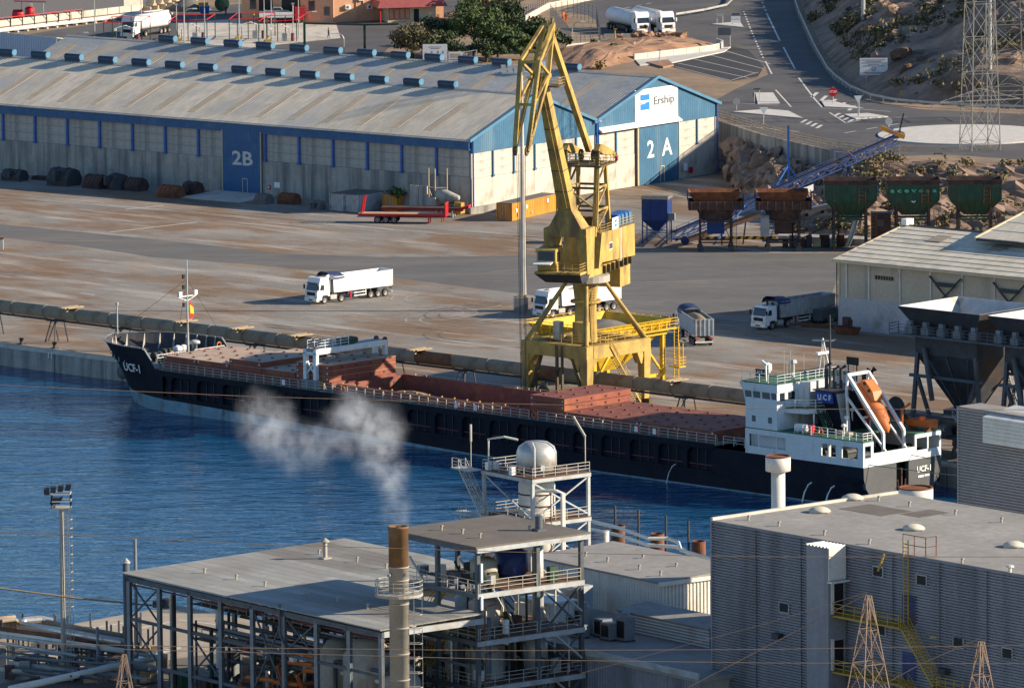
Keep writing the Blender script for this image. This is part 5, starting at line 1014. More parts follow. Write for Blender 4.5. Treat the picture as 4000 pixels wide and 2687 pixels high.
# ================================================================== lorries
WHEEL_T = MB().lathe([(.30, -.15), (.50, -.15), (.52, -.08), (.52, .08), (.50, .15), (.30, .15)], (0, 0, 0), 18, 'y').mesh('wheel', 'tyre'); WHEEL_R = MB().lathe([(.31, -.10), (.31, .17), (.14, .12), (.14, .2), (.02, .2)], (0, 0, 0), 14, 'y').mesh('rim', 'rim')
def wheel(par, x, y, sgn):
    o = link('wheel', WHEEL_T, par, (x, y, .52)); r_ = link('rim', WHEEL_R, o); 
    if sgn < 0: r_.rotation_euler[2] = math.pi
def lorry(name, label, loc, rz, high, body_m, ribs, load, tarp, cabm='white_paint', loadm='cargo_grain'):
    t = thing(name, label, 'lorry', loc, rz, None); rf = 3.55 if high else 3.05
    cab = part('cab', MB().prism([(-.02, .55), (0, 1.65), (-.1, 1.75), (-.42, 2.75 if high else 2.7), (-.62, rf-.06), (-.9, rf), (-2.15, rf-.02), (-2.25, 1.0), (-1.95, 1.0), (-1.85, 1.15), (-.95, 1.15), (-.8, .55)], 1, -1.22, 1.22), cabm, t)
    part('windscreen', MB().quad((-.115, -1.08, 1.82), (-.115, 1.08, 1.82), (-.40, 1.02, 2.68), (-.40, -1.02, 2.68)).add([], []), 'glass', cab); 
    for v in cab.children: v.location.x = .02
    for s_ in (-1, 1):
        part('side_window', MB().prism([(-.5, 1.85), (-1.25, 1.85), (-1.25, 2.55), (-.72, 2.55)], 1, s_*1.225-.01, s_*1.225+.01), 'glass', cab); part('mirror', MB().cbox((-.05, s_*1.42, 2.25), (.12, .22, .6)), 'black', cab)
        part('headlight', MB().cbox((.01, s_*.85, .95), (.06, .45, .22)), 'galv', cab); part('mudguard', MB().box(-1.95, -.85, s_*1.0-.2, s_*1.0+.2, 1.0, 1.1), 'black', t)
        for x in (-1.35, -4.35): wheel(t, x, s_*1.05, s_)
        for x in (-9.6, -10.9, -12.2): wheel(t, x, s_*1.05, s_)
        part('fuel_tank', MB().box(-3.5, -2.4, s_*.9-.3, s_*.9+.3, .5, 1.1), 'galv', t); part('side_guard', MB().box(-8.8, -6.6, s_*1.15-.03, s_*1.15+.03, .55, .68).box(-8.8, -6.6, s_*1.15-.03, s_*1.15+.03, .95, 1.08).box(-8.8, -8.7, s_*1.1-.03, s_*1.1+.03, .6, 1.3), 'white_paint', t)
        part('rear_lamp', MB().box(-13.42, -13.36, s_*.9-.25, s_*.9+.25, .95, 1.1), 'red_paint', t)
    part('grille', MB().box(-.02, .03, -.8, .8, 1.15, 1.6), 'black', cab); part('bumper', MB().box(-.35, .1, -1.22, 1.22, .38, .85), cabm, cab); part('step_light', MB().box(.1, .12, -.4, .4, .5, .66), 'black', cab); part('sun_visor', MB().box(-.42, -.2, -1.1, 1.1, 2.72, 2.82), 'text_grey', cab); part('roof_hatch', MB().box(-1.6, -1.1, -.35, .35, rf, rf+.05), 'text_grey', cab)
    part('chassis', MB().box(-6.2, -.6, -.42, .42, .75, 1.05).box(-13.3, -3.6, -.5, .5, 1.1, 1.32).cbox((-4.3, 0, 1.05), (1.2, 1.0, .2)), 'rust_dark', t); part('landing_leg', MB().box(-6.4, -6.2, -.9, -.75, .3, 1.2).box(-6.4, -6.2, .75, .9, .3, 1.2), 'red_paint', t); part('rear_bar', MB().box(-13.45, -13.35, -1.15, 1.15, .5, .68), 'white_paint', t)
    b = part('tipper_body', frus(MB(), (-13.3, -3.0, -1.22, 1.22), 1.36, (-13.4, -2.85, -1.25, 1.25), 3.4, .07), body_m, t)
    part('top_rail', MB().box(-13.42, -2.83, -1.3, -1.2, 3.36, 3.48).box(-13.42, -2.83, 1.2, 1.3, 3.36, 3.48), body_m, b); part('tailgate', MB().box(-13.5, -13.41, -1.25, 1.25, 1.4, 3.55), body_m, b)
    rm = MB().box(-.06, .06, -.05, .05, 1.4, 3.36).mesh('body_rib', body_m)
    if ribs:
        for k in range(15):
            for s_ in (-1, 1): link('body_rib', rm, b, (-13.1+.7*k, s_*1.28, 0))
    rt = MB().box(-.04, .04, -.05, .05, 1.4, 3.5).mesh('gate_rib', body_m)
    for k in range(5): link('gate_rib', rt, b, (-13.54, -1.1+.55*k, 0))
    if load: part('load', MB().grid(lambda a, c: (-13.2+10.2*a, -1.15+2.3*c, 2.9+.75*math.sin(math.pi*c)*math.sin(math.pi*min(1, a*1.1+.05))**.5+.05*fbm(a*20, c*6, .6)), 20, 8), loadm, b, True)
    else: part('body_floor', MB().box(-13.2, -3.1, -1.15, 1.15, 1.4, 1.46), body_m, b)
    if tarp: part('rolled_tarp', MB().grid(lambda a, c: (-2.2-2.6*a, -1.42+2.84*c, 3.45+.75*max(0, math.sin(math.pi*c))**.7*(1-.45*a)+.05*math.sin(9*c+4*a)-(.25 if c in (0, 1) else 0)), 8, 12), 'tarp_blue', b)
    part('body_ram', MB().tube((-2.75, 0, 1.2), (-2.75, 0, 3.3), .14, n=8).box(-2.85, -2.75, -1.1, -.9, 1.1, 3.4).box(-2.85, -2.75, .9, 1.1, 1.1, 3.4), 'dark_steel', t)
    return t
def head(f, r_): d = Vector(f)-Vector(r_); return math.atan2(d.y, d.x)
lorry('tipper_lorry', 'white high-cab tipper lorry alone in the middle of the yard', (-26.6, 1044.0, 0), head((-26.6, 1044, 0), (-17.0, 1052.9, 0)), True, 'white_paint', False, False, True)
lorry('tipper_lorry', 'white tipper lorry with loaded body behind the crane legs', (3.6, 1028.2, 0), head((3.6, 1028.2, 0), (13.4, 1037, 0)), True, 'white_paint', False, True, False)
lorry('tipper_lorry', 'pale tipper lorry heaped with grain seen from its tailgate', (22.2, 1012.6, 0), head((22.2, 1012.6, 0), (24.4, 999.6, 0)), False, 'grey_container', False, True, True, loadm='cargo_grain')
lorry('tipper_lorry', 'white-cab lorry with ribbed grey tipper beside the cream store', (31.8, 1014.8, 0), head((31.8, 1014.8, 0), (40.6, 1023.9, 0)), False, 'grey_container', True, False, True)
# ================================================================== red flatbed trailer by the warehouse
t = thing('flatbed_trailer', 'long red flatbed trailer with wooden deck and raised ramps', 'trailer', G(1745, 872), head(G(1745, 872), G(1385, 868)))
part('frame', MB().box(-12.6, 0, -.5, .5, .95, 1.25), 'red_paint', t); part('side_rail', MB().box(-12.8, 0, -1.25, -1.17, 1.15, 1.4).box(-12.8, 0, 1.17, 1.25, 1.15, 1.4), 'red_paint', t)
pm_ = MB().box(-.22, .22, -1.16, 1.16, 1.32, 1.4).mesh('deck_plank', 'plank')
for k in range(28): link('deck_plank', pm_, t, (-12.5+.45*k, 0, 0))
hb = part('headboard', MB().box(-.1, .05, -1.25, 1.25, 1.1, 3.0), 'red_paint', t); part('headboard_rib', MB().box(.05, .1, -.9, -.8, 1.2, 2.9).box(.05, .1, 0, .1, 1.2, 2.9).box(.05, .1, .8, .9, 1.2, 2.9), 'red_paint', hb)
for s_ in (-1, 1):
    for x in (-9.9, -8.7, -7.5): wheel(t, x, s_*1.0, s_)
    rp_ = MB(); ladder(rp_, (-12.3, s_*.75, 1.4), (-11.9, s_*.75, 3.8), .62, .28, .08, (0, 1, 0)); part('loading_ramp', rp_, 'red_paint', t)
    part('support_leg', MB().box(-2.6, -2.45, s_*.8-.1, s_*.8+.1, 0, 1.1).box(-.6, -.5, s_*.9-.06, s_*.9+.06, .2, 1.1), 'red_paint', t)
part('mudguard', MB().box(-10.6, -6.8, -1.2, -.8, 1.02, 1.12).box(-10.6, -6.8, .8, 1.2, 1.02, 1.12), 'red_paint', t)
t = thing('flatbed_trailer', 'second red trailer parked behind, its front end showing right of the headboard', 'trailer', G(1795, 855)+Vector((.6, 2.2, 0)), head(G(1745, 872), G(1385, 868)))
part('frame', MB().box(-12, 0, -.5, .5, .9, 1.25), 'red_paint', t); part('deck', MB().box(-12, -.6, -1.2, 1.2, 1.25, 1.4), 'rust_dark', t); part('gooseneck', MB().prism([(-.6, 1.0), (.9, 1.4), (.9, 1.75), (-.6, 1.4)], 1, -1.1, 1.1), 'red_paint', t); part('support_leg', MB().box(-1.6, -1.4, -.9, -.7, 0, 1).box(-1.6, -1.4, .7, .9, 0, 1), 'white_paint', t)
# ================================================================== containers
def container(label, loc, rz, L_, m, doors=True, group=None, marks=None):
    t = thing('shipping_container', label, 'container', loc, rz); w = 1.22; h_ = 2.6
    part('roof', MB().box(-L_/2, L_/2, -w, w, h_-.1, h_), 'flat_roof_dark', t); part('floor_frame', MB().box(-L_/2, L_/2, -w, w, .05, .2), m, t)
    for s_ in (-1, 1):
        q = MB(); q.corr((-L_/2+.1, s_*(w-.05), .2) if s_ > 0 else (L_/2-.1, s_*(w-.05), .2), (1 if s_ > 0 else -1, 0, 0), (0, 0, 1), L_-.2, h_-.3, .5, -.05 if True else .05); part('side_panel', q, m, t)
        q = MB(); q.corr((s_*(L_/2-.05), -w if s_ > 0 else w, .2), (0, s_, 0), (0, 0, 1), 2*w, h_-.3, .4, .04); part('end_panel', q, m, t)
        for e in (-1, 1): part('corner_post', MB().box(s_*L_/2-.08, s_*L_/2+.08, e*w-.08, e*w+.08, .05, h_), m, t)
    if doors:
        for y in (-.6, -.25, .25, .6): part('locking_bar', MB().tube((-L_/2-.1, y, .25), (-L_/2-.1, y, h_-.15), .03, n=6), 'galv', t)
    for i, (x, z, mm) in enumerate(marks or []): part('notice', MB().box(x, x+.5, -w-.06, -w-.03, z, z+.5), mm, t)
    return t
c0, c1 = G(1366, 836), G(1475, 805); rz = head(c1, c0); c = c0.lerp(c1, .5)
container('weathered grey shipping container against the warehouse wall', W.w((-14.9, -6.2, 0)), R(90)-W.a, 6.1, 'grey_container')
container('grey shipping container standing side by side with another, left of the trailer', W.w((-17.5, -6.4, 0)), R(90)-W.a, 6.1, 'grey_container')
container('short orange-brown container between grey container and concrete panels', W.w((-10.6, -4.2, 0)), R(90)-W.a, 3.0, 'orange_container')
a, b = G(1985, 868), G(2185, 822); container('long orange container beside the lit warehouse gable', a.lerp(b, .5)+Vector((-1.0, .6, 0)), head(b, a), 13.5, 'orange_container', True, None, [(-5.6, 1.2, 'white_sign'), (-2.6, 1.4, 'white_sign'), (3.8, 1.6, 'white_sign'), (-5.2, .5, 'fibre_roof_patch'), (-1, .4, 'fibre_roof_patch')])
# ================================================================== loader buckets and clamshells stored along the wall
def bucket(label, p, wd, hh, m, kind=0, rz=None):
    t = thing('loader_bucket', label, 'bucket', p, -W.a if rz is None else rz, None)
    prof = [(-hh*.62, 0), (hh*.55, 0), (hh*.72, hh*.35), (hh*.45, hh*.85), (0, hh), (-hh*.35, hh*.92), (-hh*.7, hh*.4)]
    part('shell', MB().prism(prof, 0, -wd/2, wd/2), m, t)
    part('wear_strip', MB().box(-wd/2, wd/2, -hh*.72, -hh*.6, 0, .14), m, t)
    for k in range(4 if kind == 0 else 2): x = -wd/2+wd*(k+.5)/(4 if kind == 0 else 2); part('rib', MB().prism([(a*1.05, b*1.05) for a, b in prof[2:7]]+[(-hh*.3, hh*.3)], 0, x-.08, x+.08), m, t)
    if kind: part('hinge_lug', MB().box(-.35, .35, -hh*.95, -hh*.5, hh*.3, hh*.9).tube((-.6, -hh*.8, hh*.7), (.6, -hh*.8, hh*.7), .14, n=8), 'dark_steel', t)
    return t
bucket('black loader bucket cut off by the left picture edge', W.w((-82.6, -6.2, 0)), 3.6, 1.7, 'dark_steel', 1)
bucket('largest black loader bucket with hinge lugs, second from the left edge', W.w((-72.4, -6.6, 0)), 4.0, 2.6, 'dark_steel', 1)
bucket('rounded dark bucket lying closed right of the largest bucket', W.w((-65.9, -6.8, 0)), 3.3, 2.0, 'rust_dark')
bucket('black twin-lug bucket turned on its back', W.w((-62.1, -6.2, 0)), 2.9, 2.3, 'dark_steel', 1, -W.a-.5)
bucket('brownish ribbed bucket beside the black twin-lug one', W.w((-58.7, -6.0, 0)), 2.7, 1.9, 'rust_dark')
bucket('rust-red ribbed clamshell in front of the others by the ramp', W.w((-48.9, -9.6, 0)), 3.4, 1.8, 'rust')
bucket('grey-black bucket half hidden behind the rust-red clamshell', W.w((-48.6, -5.0, 0)), 2.4, 1.9, 'rust_dark', 1)
bucket('pale grey dusty bucket right of door 2B', W.w((-32.3, -8.2, 0)), 2.2, 1.5, 'gravel_grey')
bucket('brown round bucket right of the pale dusty one', W.w((-29.0, -6.3, 0)), 2.9, 1.6, 'rust')
bucket('small cast counterweight block with a hub by the grey containers', W.w((-21.0, -9.6, 0)), 1.8, 1.2, 'gravel_grey', 1)
for i, u in enumerate((-80.0, -77.6)): single('steel_plate', ['flat steel plates stacked beside the leftmost bucket', 'low pile of plates against the wall left of the largest bucket'][i], 'plate stack', MB().box(-1.2, 1.2, -.6, .6, 0, .3).box(-1.1, 1.0, -.5, .55, .3, .55), 'rust_dark', W.w((u, -3.4, 0)), -W.a)
# concrete panels, lattice stand, mixing drum
t = fthing('panel_stack', 'tall leaning concrete panels standing behind the red trailer', 'panel stack', W, (-7.2, -5.2, 0))
for k in range(2): part('panel', MB().box(1.65*k, 1.65*k+1.55, -.1, .1, 0, 4.1), 'concrete_wall', t)
part('panel', MB().box(3.4, 5.0, -.5, -.3, 0, 2.6), 'concrete_wall', t); part('panel', MB().box(-1.6, -.2, .4, .6, 0, 2.9), 'concrete_base', t)
t = fthing('lattice_stand', 'open tubular steel stand with three tall uprights', 'steel stand', W, (-3.6, -3.4, 0))
for a in ((-1.1, -.6), (.3, -.9), (1.5, .4)): part('upright', MB().tube((a[0], a[1], 0), (a[0], a[1], 6.6), .09, n=7), 'plank', t)
part('ring_brace', MB().bar((-1.1, -.6, 3.8), (.3, -.9, 3.8), .1).bar((.3, -.9, 3.8), (1.5, .4, 3.8), .1).bar((1.5, .4, 3.8), (-1.1, -.6, 3.8), .1).bar((-1.1, -.6, 3.6), (.3, -.9, 1.2), .09).bar((.3, -.9, 1.2), (1.5, .4, 3.6), .09), 'plank', t)
t = fthing('mixing_drum', 'beige tapered drum lying on a steel trestle at the warehouse corner', 'drum', W, (-1.2, -4.0, 0))
part('drum', MB().lathe([(.35, -1.8), (1.0, -1.6), (1.05, -.4), (.35, 2.0), (.1, 2.1)], (0, 0, 2.6), 16, 'x'), 'concrete_wall', t, True); part('trestle', MB().bar((-.9, -.7, 0), (-.9, 0, 2), .16).bar((-.9, .7, 0), (-.9, 0, 2), .16).bar((1.2, -.6, 0), (1.2, 0, 2.2), .16).bar((1.2, .6, 0), (1.2, 0, 2.2), .16).bar((-.9, 0, 1.8), (1.2, 0, 1.8), .16), 'rust_dark', t); part('engine', MB().cbox((2.6, -.8, .9), (1.5, 1., .8)).cbox((2.6, -.6, 1.7), (1.2, .8, .7)), 'rail_yellow', t)
single('concrete_ramp', 'low concrete block wall between the drum and the orange container', 'ramp', MB().prism([(0, 0), (5.5, 0), (5.5, 1.3), (0, .9)], 1, -.3, .3), 'concrete_wall', W.w((.9, -1.6, 0)), R(70)-W.a)
# ================================================================== blue bin, brown and green hoppers
t = thing('dust_bin', 'blue box hopper on thin legs left of the brown hoppers', 'hopper', Vector((20.5, 1106.5, 0)), R(-14)); Bp = 'blue_deep'
part('bin', MB().box(-1.85, 1.85, -1.5, 1.5, 3.3, 6.3), Bp, t); part('lid', MB().hexa([(-1.95, -1.6, 6.3), (1.95, -1.6, 6.3), (1.95, 1.6, 6.3), (-1.95, 1.6, 6.3)], [(-1.9, -1.2, 6.75), (1.9, -1.2, 6.75), (1.9, 1.6, 6.6), (-1.9, 1.6, 6.6)]), 'gravel_grey', t); part('cone', MB().hexa([(-.3, -.3, 1.7), (.3, -.3, 1.7), (.3, .3, 1.7), (-.3, .3, 1.7)], [(-1.8, -1.45, 3.3), (1.8, -1.45, 3.3), (1.8, 1.45, 3.3), (-1.8, 1.45, 3.3)]), Bp, t)
for x in (-1.75, 1.75):
    for y in (-1.4, 1.4): part('leg', MB().box(x-.08, x+.08, y-.08, y+.08, 0, 3.3), Bp, t)
part('brace', MB().bar((-1.75, -1.4, .3), (1.75, -1.4, 2.6), .09).bar((1.75, -1.4, .3), (-1.75, -1.4, 2.6), .09).bar((-1.75, -1.4, 1.6), (1.75, -1.4, 1.6), .09), Bp, t); part('bin_rib', MB().box(-.65, -.57, -1.54, -1.5, 3.3, 6.3).box(.57, .65, -1.54, -1.5, 3.3, 6.3), Bp, t); part('filter_box', MB().box(2.0, 2.9, -1.6, -.9, 3.4, 4.4).box(2.1, 2.2, -1.3, -1.2, 0, 3.4), 'grey_steel', t)
def brown_hopper(label, x, y):
    t = thing('travelling_hopper', label, 'hopper', Vector((x, y+2, 0)), 0, 'brown travelling hoppers'); m = 'rust_dark'
    part('tray', frus(MB(), (-2.9, 2.9, -1.6, 1.6), 7.0, (-3.8, 3.5, -2.2, 2.4), 8.4, .1), 'rust', t); part('tray_band', MB().box(-3.8, 3.9, -2.3, -2.15, 5.9, 7.1).box(-3.8, 3.9, 2.15, 2.3, 5.9, 7.1).box(-3.8, -3.65, -2.15, 2.15, 5.9, 7.1).box(3.75, 3.9, -2.15, 2.15, 5.9, 7.1), m, t)
    rm = MB().box(-.06, .06, -2.42, -2.3, 5.9, 7.1).mesh('band_rib', 'rust')
    for k in range(7): link('band_rib', rm, t, (-3.4+1.15*k, 0, 0))
    part('cone', MB().hexa([(-1.8, -1.1, 4.3), (1.8, -1.1, 4.3), (1.8, 1.1, 4.3), (-1.8, 1.1, 4.3)], [(-2.7, -1.7, 6.0), (2.7, -1.7, 6.0), (2.7, 1.7, 6.0), (-2.7, 1.7, 6.0)]), m, t); part('outlet', MB().box(-1.2, 1.2, -.9, .9, 2.4, 4.3), 'blue_deep' if x < 30 else m, t)
    for sx in (-2.15, 2.15):
        for sy in (-1.7, 1.7): part('leg', MB().box(sx-.13, sx+.13, sy-.13, sy+.13, .9, 5.95), m, t); part('bogie_wheel', MB().lathe([(.42, -.15), (.42, .15)], (sx, sy-.2, .42), 12, 'y').box(sx-.2, sx+.2, sy-.25, sy+.25, .5, 1.3), 'dark_steel', t)
    part('tie_beam', MB().box(-2.15, 2.15, -1.78, -1.62, 1.2, 1.4).box(-2.15, 2.15, 1.62, 1.78, 1.2, 1.4).box(-2.15, 2.15, -1.78, -1.62, 4.1, 4.3), m, t); part('knee_brace', MB().bar((-2.15, -1.7, 1.3), (-1.4, -1.7, 3.2), .1).bar((2.15, -1.7, 1.3), (1.4, -1.7, 3.2), .1), m, t)
    mm = MB(); ladder(mm, (2.6, -1.9, 0.5), (2.6, -1.9, 6), .5, .35, .03); part('ladder', mm, m, t); mm = MB(); rail(mm, [(-3.9, -2.3, 7.1), (-3.9, 2.3, 7.1)], 1.1, 1.2); rail(mm, [(3.9, -2.3, 7.1), (3.9, 2.3, 7.1)], 1.1, 1.2); part('side_rail', mm, m, t)
brown_hopper('rusty brown travelling hopper next to the blue bin', 28.5, 1095.4); brown_hopper('rusty brown travelling hopper next to the green hoppers', 37.9, 1094.8)
part('operator_hut', MB().box(-3.2, -2.0, -2.2, -1.0, 2.2, 5.2), 'grey_steel', bpy.data.objects['travelling_hopper.001'])
def green_hopper(label, x, y, word=None):
    t = thing('green_hopper', label, 'hopper', Vector((x, y+2, 0)), 0, 'green hoppers'); m = 'green_paint_shaded'
    part('rim', frus(MB(), (-3.6, 3.6, -2.3, 2.3), 9.35, (-3.8, 3.8, -2.5, 2.5), 10.0, .12), 'rust_dark', t); part('bin', MB().box(-3.6, 3.6, -2.3, 2.3, 7.2, 9.35), m, t)
    part('cone', MB().hexa([(-1.5, -.9, 5.0), (1.5, -.9, 5.0), (1.5, .9, 5.0), (-1.5, .9, 5.0)], [(-3.6, -2.3, 7.2), (3.6, -2.3, 7.2), (3.6, 2.3, 7.2), (-3.6, 2.3, 7.2)]), m, t)
    for k in range(7): part('bin_rib', MB().bar((-3.6+1.2*k, -2.33, 9.3), (-3.6+1.2*k, -2.33, 7.2), .1), 'green_paint_shaded', t); part('cone_rib', MB().bar((-3.6+1.2*k, -2.33, 7.2), ((-3.6+1.2*k)*.416, -.93, 5.0), .09), 'green_paint_shaded', t)
    for sx in (-2.3, 2.2):
        for sy in (-1.6, 1.6): part('leg', MB().box(sx-.16, sx+.16, sy-.16, sy+.16, 0, 7.6), 'rust_dark', t)
    part('tie_beam', MB().box(-2.3, 2.2, -1.7, -1.5, 4.3, 4.55).box(-2.3, 2.2, 1.5, 1.7, 4.3, 4.55), m, t)
    st_m_ = MB().box(-.4, .4, -2.0, -1.75, 0, .12).mesh('step', m)
    for k in range(6): link('step', st_m_, t, (2.3, 0, 1.0+.5*k)); link('step', st_m_, t, (-2.3, 0, 1.0+.5*k))
    mm = MB(); ladder(mm, (1.6, -2.5, 6.8), (1.6, -2.5, 9), .9, .45, .05); ladder(mm, (3.2, -1.8, 1.2), (3.2, -1.8, 5.6), .7, .5, .05); part('ladder', mm, 'rust', t)
    if word: text('lettering', word, .85, 'green_letter', t, (0, -2.42, 8.55), (R(90), 0, 0), sx=1.6, bold=.02); part('roundel', MB().lathe([(.35, -.03), (.35, .03)], (0, -2.2, 7.2), 16, 'y'), 'white_sign', t)
mat('green_letter', (.06, .42, .26), rough=.5)
green_hopper('green hopper with ladder nearest the brown hoppers', 47.2, 1094.5); green_hopper('middle green hopper lettered acevesa', 55.9, 1094.2, 'a c e v e s a'); green_hopper('rightmost green hopper partly behind the cream roof', 64.5, 1094.0)
t = thing('site_hut', 'small brown hut with a window behind the green hoppers', 'hut', Vector((51.6, 1098, 0))); part('wall', MB().box(-1.3, 1.3, -1, 1, 0, 4.9), 'rust_dark', t); part('roof', MB().box(-1.45, 1.45, -1.2, 1.2, 4.9, 5.05), 'dark_steel', t); part('window', MB().box(-.6, .3, -1.04, -1.0, 3.2, 4.2), 'glass', t)
# kerb line, striped beam, ground pieces
def slab(name, label, cat, px, h_, m, z=0, group=None): 
    mb = MB(); P = [G(x, y, z) for x, y in px]; c = sum(P, Vector())/len(P); mb.prism([(p.x-c.x, p.y-c.y) for p in P], 2, 0, h_); return single(name, label, cat, mb, m, c, 0, group)
slab('low_kerb_wall', 'low concrete kerb wall under the green hoppers', 'kerb wall', [(3040, 945), (3420, 962), (3420, 950), (3040, 935)], .9, 'concrete_wall')
t = thing('striped_beam', 'black and orange striped barrier beam lying under the conveyor', 'barrier', G(2630, 938)); 
for k in range(26): part('stripe', MB().prism([(.55*k, 0), (.55*k+.55, 0), (.55*k+.85, .45), (.55*k+.3, .45)], 1, -.1, .1), 'rail_yellow' if k % 2 else 'black', t)
# long blue conveyor rising to the road
t = thing('belt_conveyor', 'long blue lattice belt conveyor rising from the yard past the road edge', 'conveyor', Vector((30.7, 1106, 3.7)))
E_ = Vector((24.2, 13, 8.7)); S_ = Vector((-8.0, -4.2, -2.8)); n_ = Vector((-.5, .86, 0))
for s_ in (-.6, .6):
    for dz in (0, 1.0): part('chord', MB().bar(S_+n_*s_+Vector((0, 0, dz)), E_+n_*s_+Vector((0, 0, dz)), .16), 'blue_deep', t)
lac = MB()
for k in range(22):
    a, b = S_.lerp(E_, k/22), S_.lerp(E_, (k+1)/22)
    for s_ in (-.6, .6): part('lacing', MB().bar(a+n_*s_, b+n_*s_+Vector((0, 0, 1.0)), .09), 'blue_deep', t)
part('belt', MB().bar(S_+Vector((0, 0, 1.15)), E_+Vector((0, 0, 1.15)), 1.1, .1), 'black', t); mm = MB(); rail(mm, [tuple(S_+n_*-.9+Vector((0, 0, 1.0))), tuple(E_+n_*-.9+Vector((0, 0, 1.0)))], 1.0, 2.0); part('walk_rail', mm, 'blue_deep', t)
part('head_drum', MB().tube(E_+n_*-.9+Vector((.2, 0, 1.2)), E_+n_*.9+Vector((.2, 0, 1.2)), .5, n=12), 'dark_steel', t); part('orange_guard', MB().bar(E_+Vector((-2.4, -.9, 2.3)), E_+Vector((1.0, -.9, .9)), .3, .6), 'orange_container', t); part('drive_arm', MB().bar(E_+Vector((.2, 0, 1.2)), E_+Vector((.9, 0, 4.2)), .2), 'dark_steel', t)
part('stanchion', MB().bar((8.5, 6, -3.7), (8.5, 6, 12.1), .3), 'blue_paint', t); part('raker', MB().bar((8.5, 6, 6.5), (4.6, 4, .2), .22).bar((8.5, 6, 6.5), (12.6, 6, 0), .22).bar((-2.4, -3, -3.7), (2.2, 0, 1.6), .2), 'blue_paint', t); part('trestle', MB().bar((17, 9, 6), (16, 9, -3.7), .25).bar((17, 9, 6), (18.4, 9, -1), .25).bar((14.5, 6.5, 8.6), (16.8, 7, 8.3), .25).bar((16.8, 7, 8.3), (18.6, 8, 6.6), .2), 'blue_deep', t)
bo = part('name_plate', MB().hexa([(8.9, 4.6, 1.8), (12.0, 5.6, 2.9), (12.0, 5.7, 2.9), (8.9, 4.7, 1.8)], [(8.9, 4.6, 2.7), (12.0, 5.6, 3.8), (12.0, 5.7, 3.8), (8.9, 4.7, 2.7)]), 'white_sign', t)
t = thing('belt_conveyor', 'low rusty feeder conveyor on the ground under the brown hoppers', 'conveyor', Vector((24.5, 1101, 0))); a, b = Vector((0, 0, .9)), Vector((10.5, 4, 4.0)); 
part('chord', MB().bar(a, b, .9, .5), 'rust_dark', t); part('belt', MB().bar(a+Vector((0, 0, .4)), b+Vector((0, 0, .4)), .7, .1), 'black', t); part('leg', MB().bar((8, 3, 0), (8.4, 3, 3.2), .2).bar((5, 2, 0), (5, 2, 2.2), .2), 'rust_dark', t); part('tail_drum', MB().tube((-.2, -.6, 1), (-.2, .6, 1), .6, n=12), 'tarp_blue', t)
t = thing('screening_plant', 'grey screening machine with round ports between brown and green hoppers', 'machine', Vector((42.3, 1100.5, 0))); part('screen_box', MB().hexa([(-3.5, -.9, 3.4), (4, -.9, 4.6), (4, .9, 4.6), (-3.5, .9, 3.4)], [(-3.5, -.9, 5.0), (4, -.9, 6.4), (4, .9, 6.4), (-3.5, .9, 5.0)]), 'grey_steel', t)
for x, z in ((-1, 4.6), (1.2, 5.0), (3, 5.4)): part('port', MB().lathe([(.25, -.03), (.25, .03)], (x, -.93, z), 10, 'y'), 'black', t)
for k in range(9): part('machinery', MB().cbox((-4+1.1*k, -.6+.4*(k % 3), .6+.3*(k % 2)), (.8+.3*(k % 3), .9, 1.1+.5*(k % 2))), ['rust_dark', 'grey_steel', 'rust', 'dark_steel', 'plank'][k % 5], t)
part('support', MB().bar((-3, -.8, 0), (-3, -.8, 3.5), .25).bar((3.4, -.8, 0), (3.4, -.8, 4.8), .25).bar((-3, -.8, .5), (3.4, -.8, 4), .18), 'rust_dark', t); part('duct', MB().path([(4.6, -.8, .2), (5.2, -.8, 1.6), (5.9, -.8, 3.8)], .35, 8), 'galv', t); part('pump', MB().lathe([(.3, 0), (.6, .1), (.7, .6), (.4, 1.0)], (4.2, -2.2, 4.6), 10).tube((4.2, -2.2, 5.2), (5.6, -1.2, 6.8), .12, n=6), 'galv', t)
# ================================================================== cream store on the right
Bf = Fr(G(3275, 1285), 41.0)
cs_ = fthing('cream_store', 'cream-walled store with pale sheeted roof on the right', 'warehouse', Bf)
part('base_wall', MB().box(0, 70, -.02, .4, 0, 4.2), 'whitewash', cs_); part('end_wall', MB().prism([(0, 0), (29, 0), (29, 9), (14.5, 11.9), (0, 9)], 0, .02, .3), 'beige_wall', cs_)
ed = [.05, 1.37, 5.03, 10.1, 15.1, 20.2, 25.35]+[25.35+5.1*k for k in range(1, 9)]
for a, b in zip(ed[:-1], ed[1:]): part('wall_panel', MB().box(a+.08, b-.08, .06, .35, 4.2, 8.95), 'beige_wall', cs_); part('pilaster', MB().box(b-.14, b+.14, -.06, .34, 4.22, 8.95), 'galv', cs_)
part('louvre_panel', MB().box(6.0, 9.0, -.02, .05, 6.95, 7.45), 'rust_dark', cs_)
for k in range(7): part('louvre_blade', MB().box(6.05+.43*k, 6.1+.43*k, -.05, -.021, 6.95, 7.45), 'beige_wall', cs_)
for a in (15.2, 25.4):
    b = a+5.0; m = MB(); m.bar((a, -.35, 8.1), (a+1.2, -.35, 7.0), .2).bar((b, -.35, 8.1), (b-1.2, -.35, 7.0), .2).box(a+1.0, b-1.0, -.5, -.2, 6.9, 7.4).bar((a+1.2, -.35, 6.9), (b-1.2, -.35, 4.6), .18).bar((b-1.2, -.35, 6.9), (a+1.2, -.35, 4.6), .18); part('conveyor_bracket', m, 'dark_steel', cs_)
rows = 9; sl = (11.9-9.05)/14.5
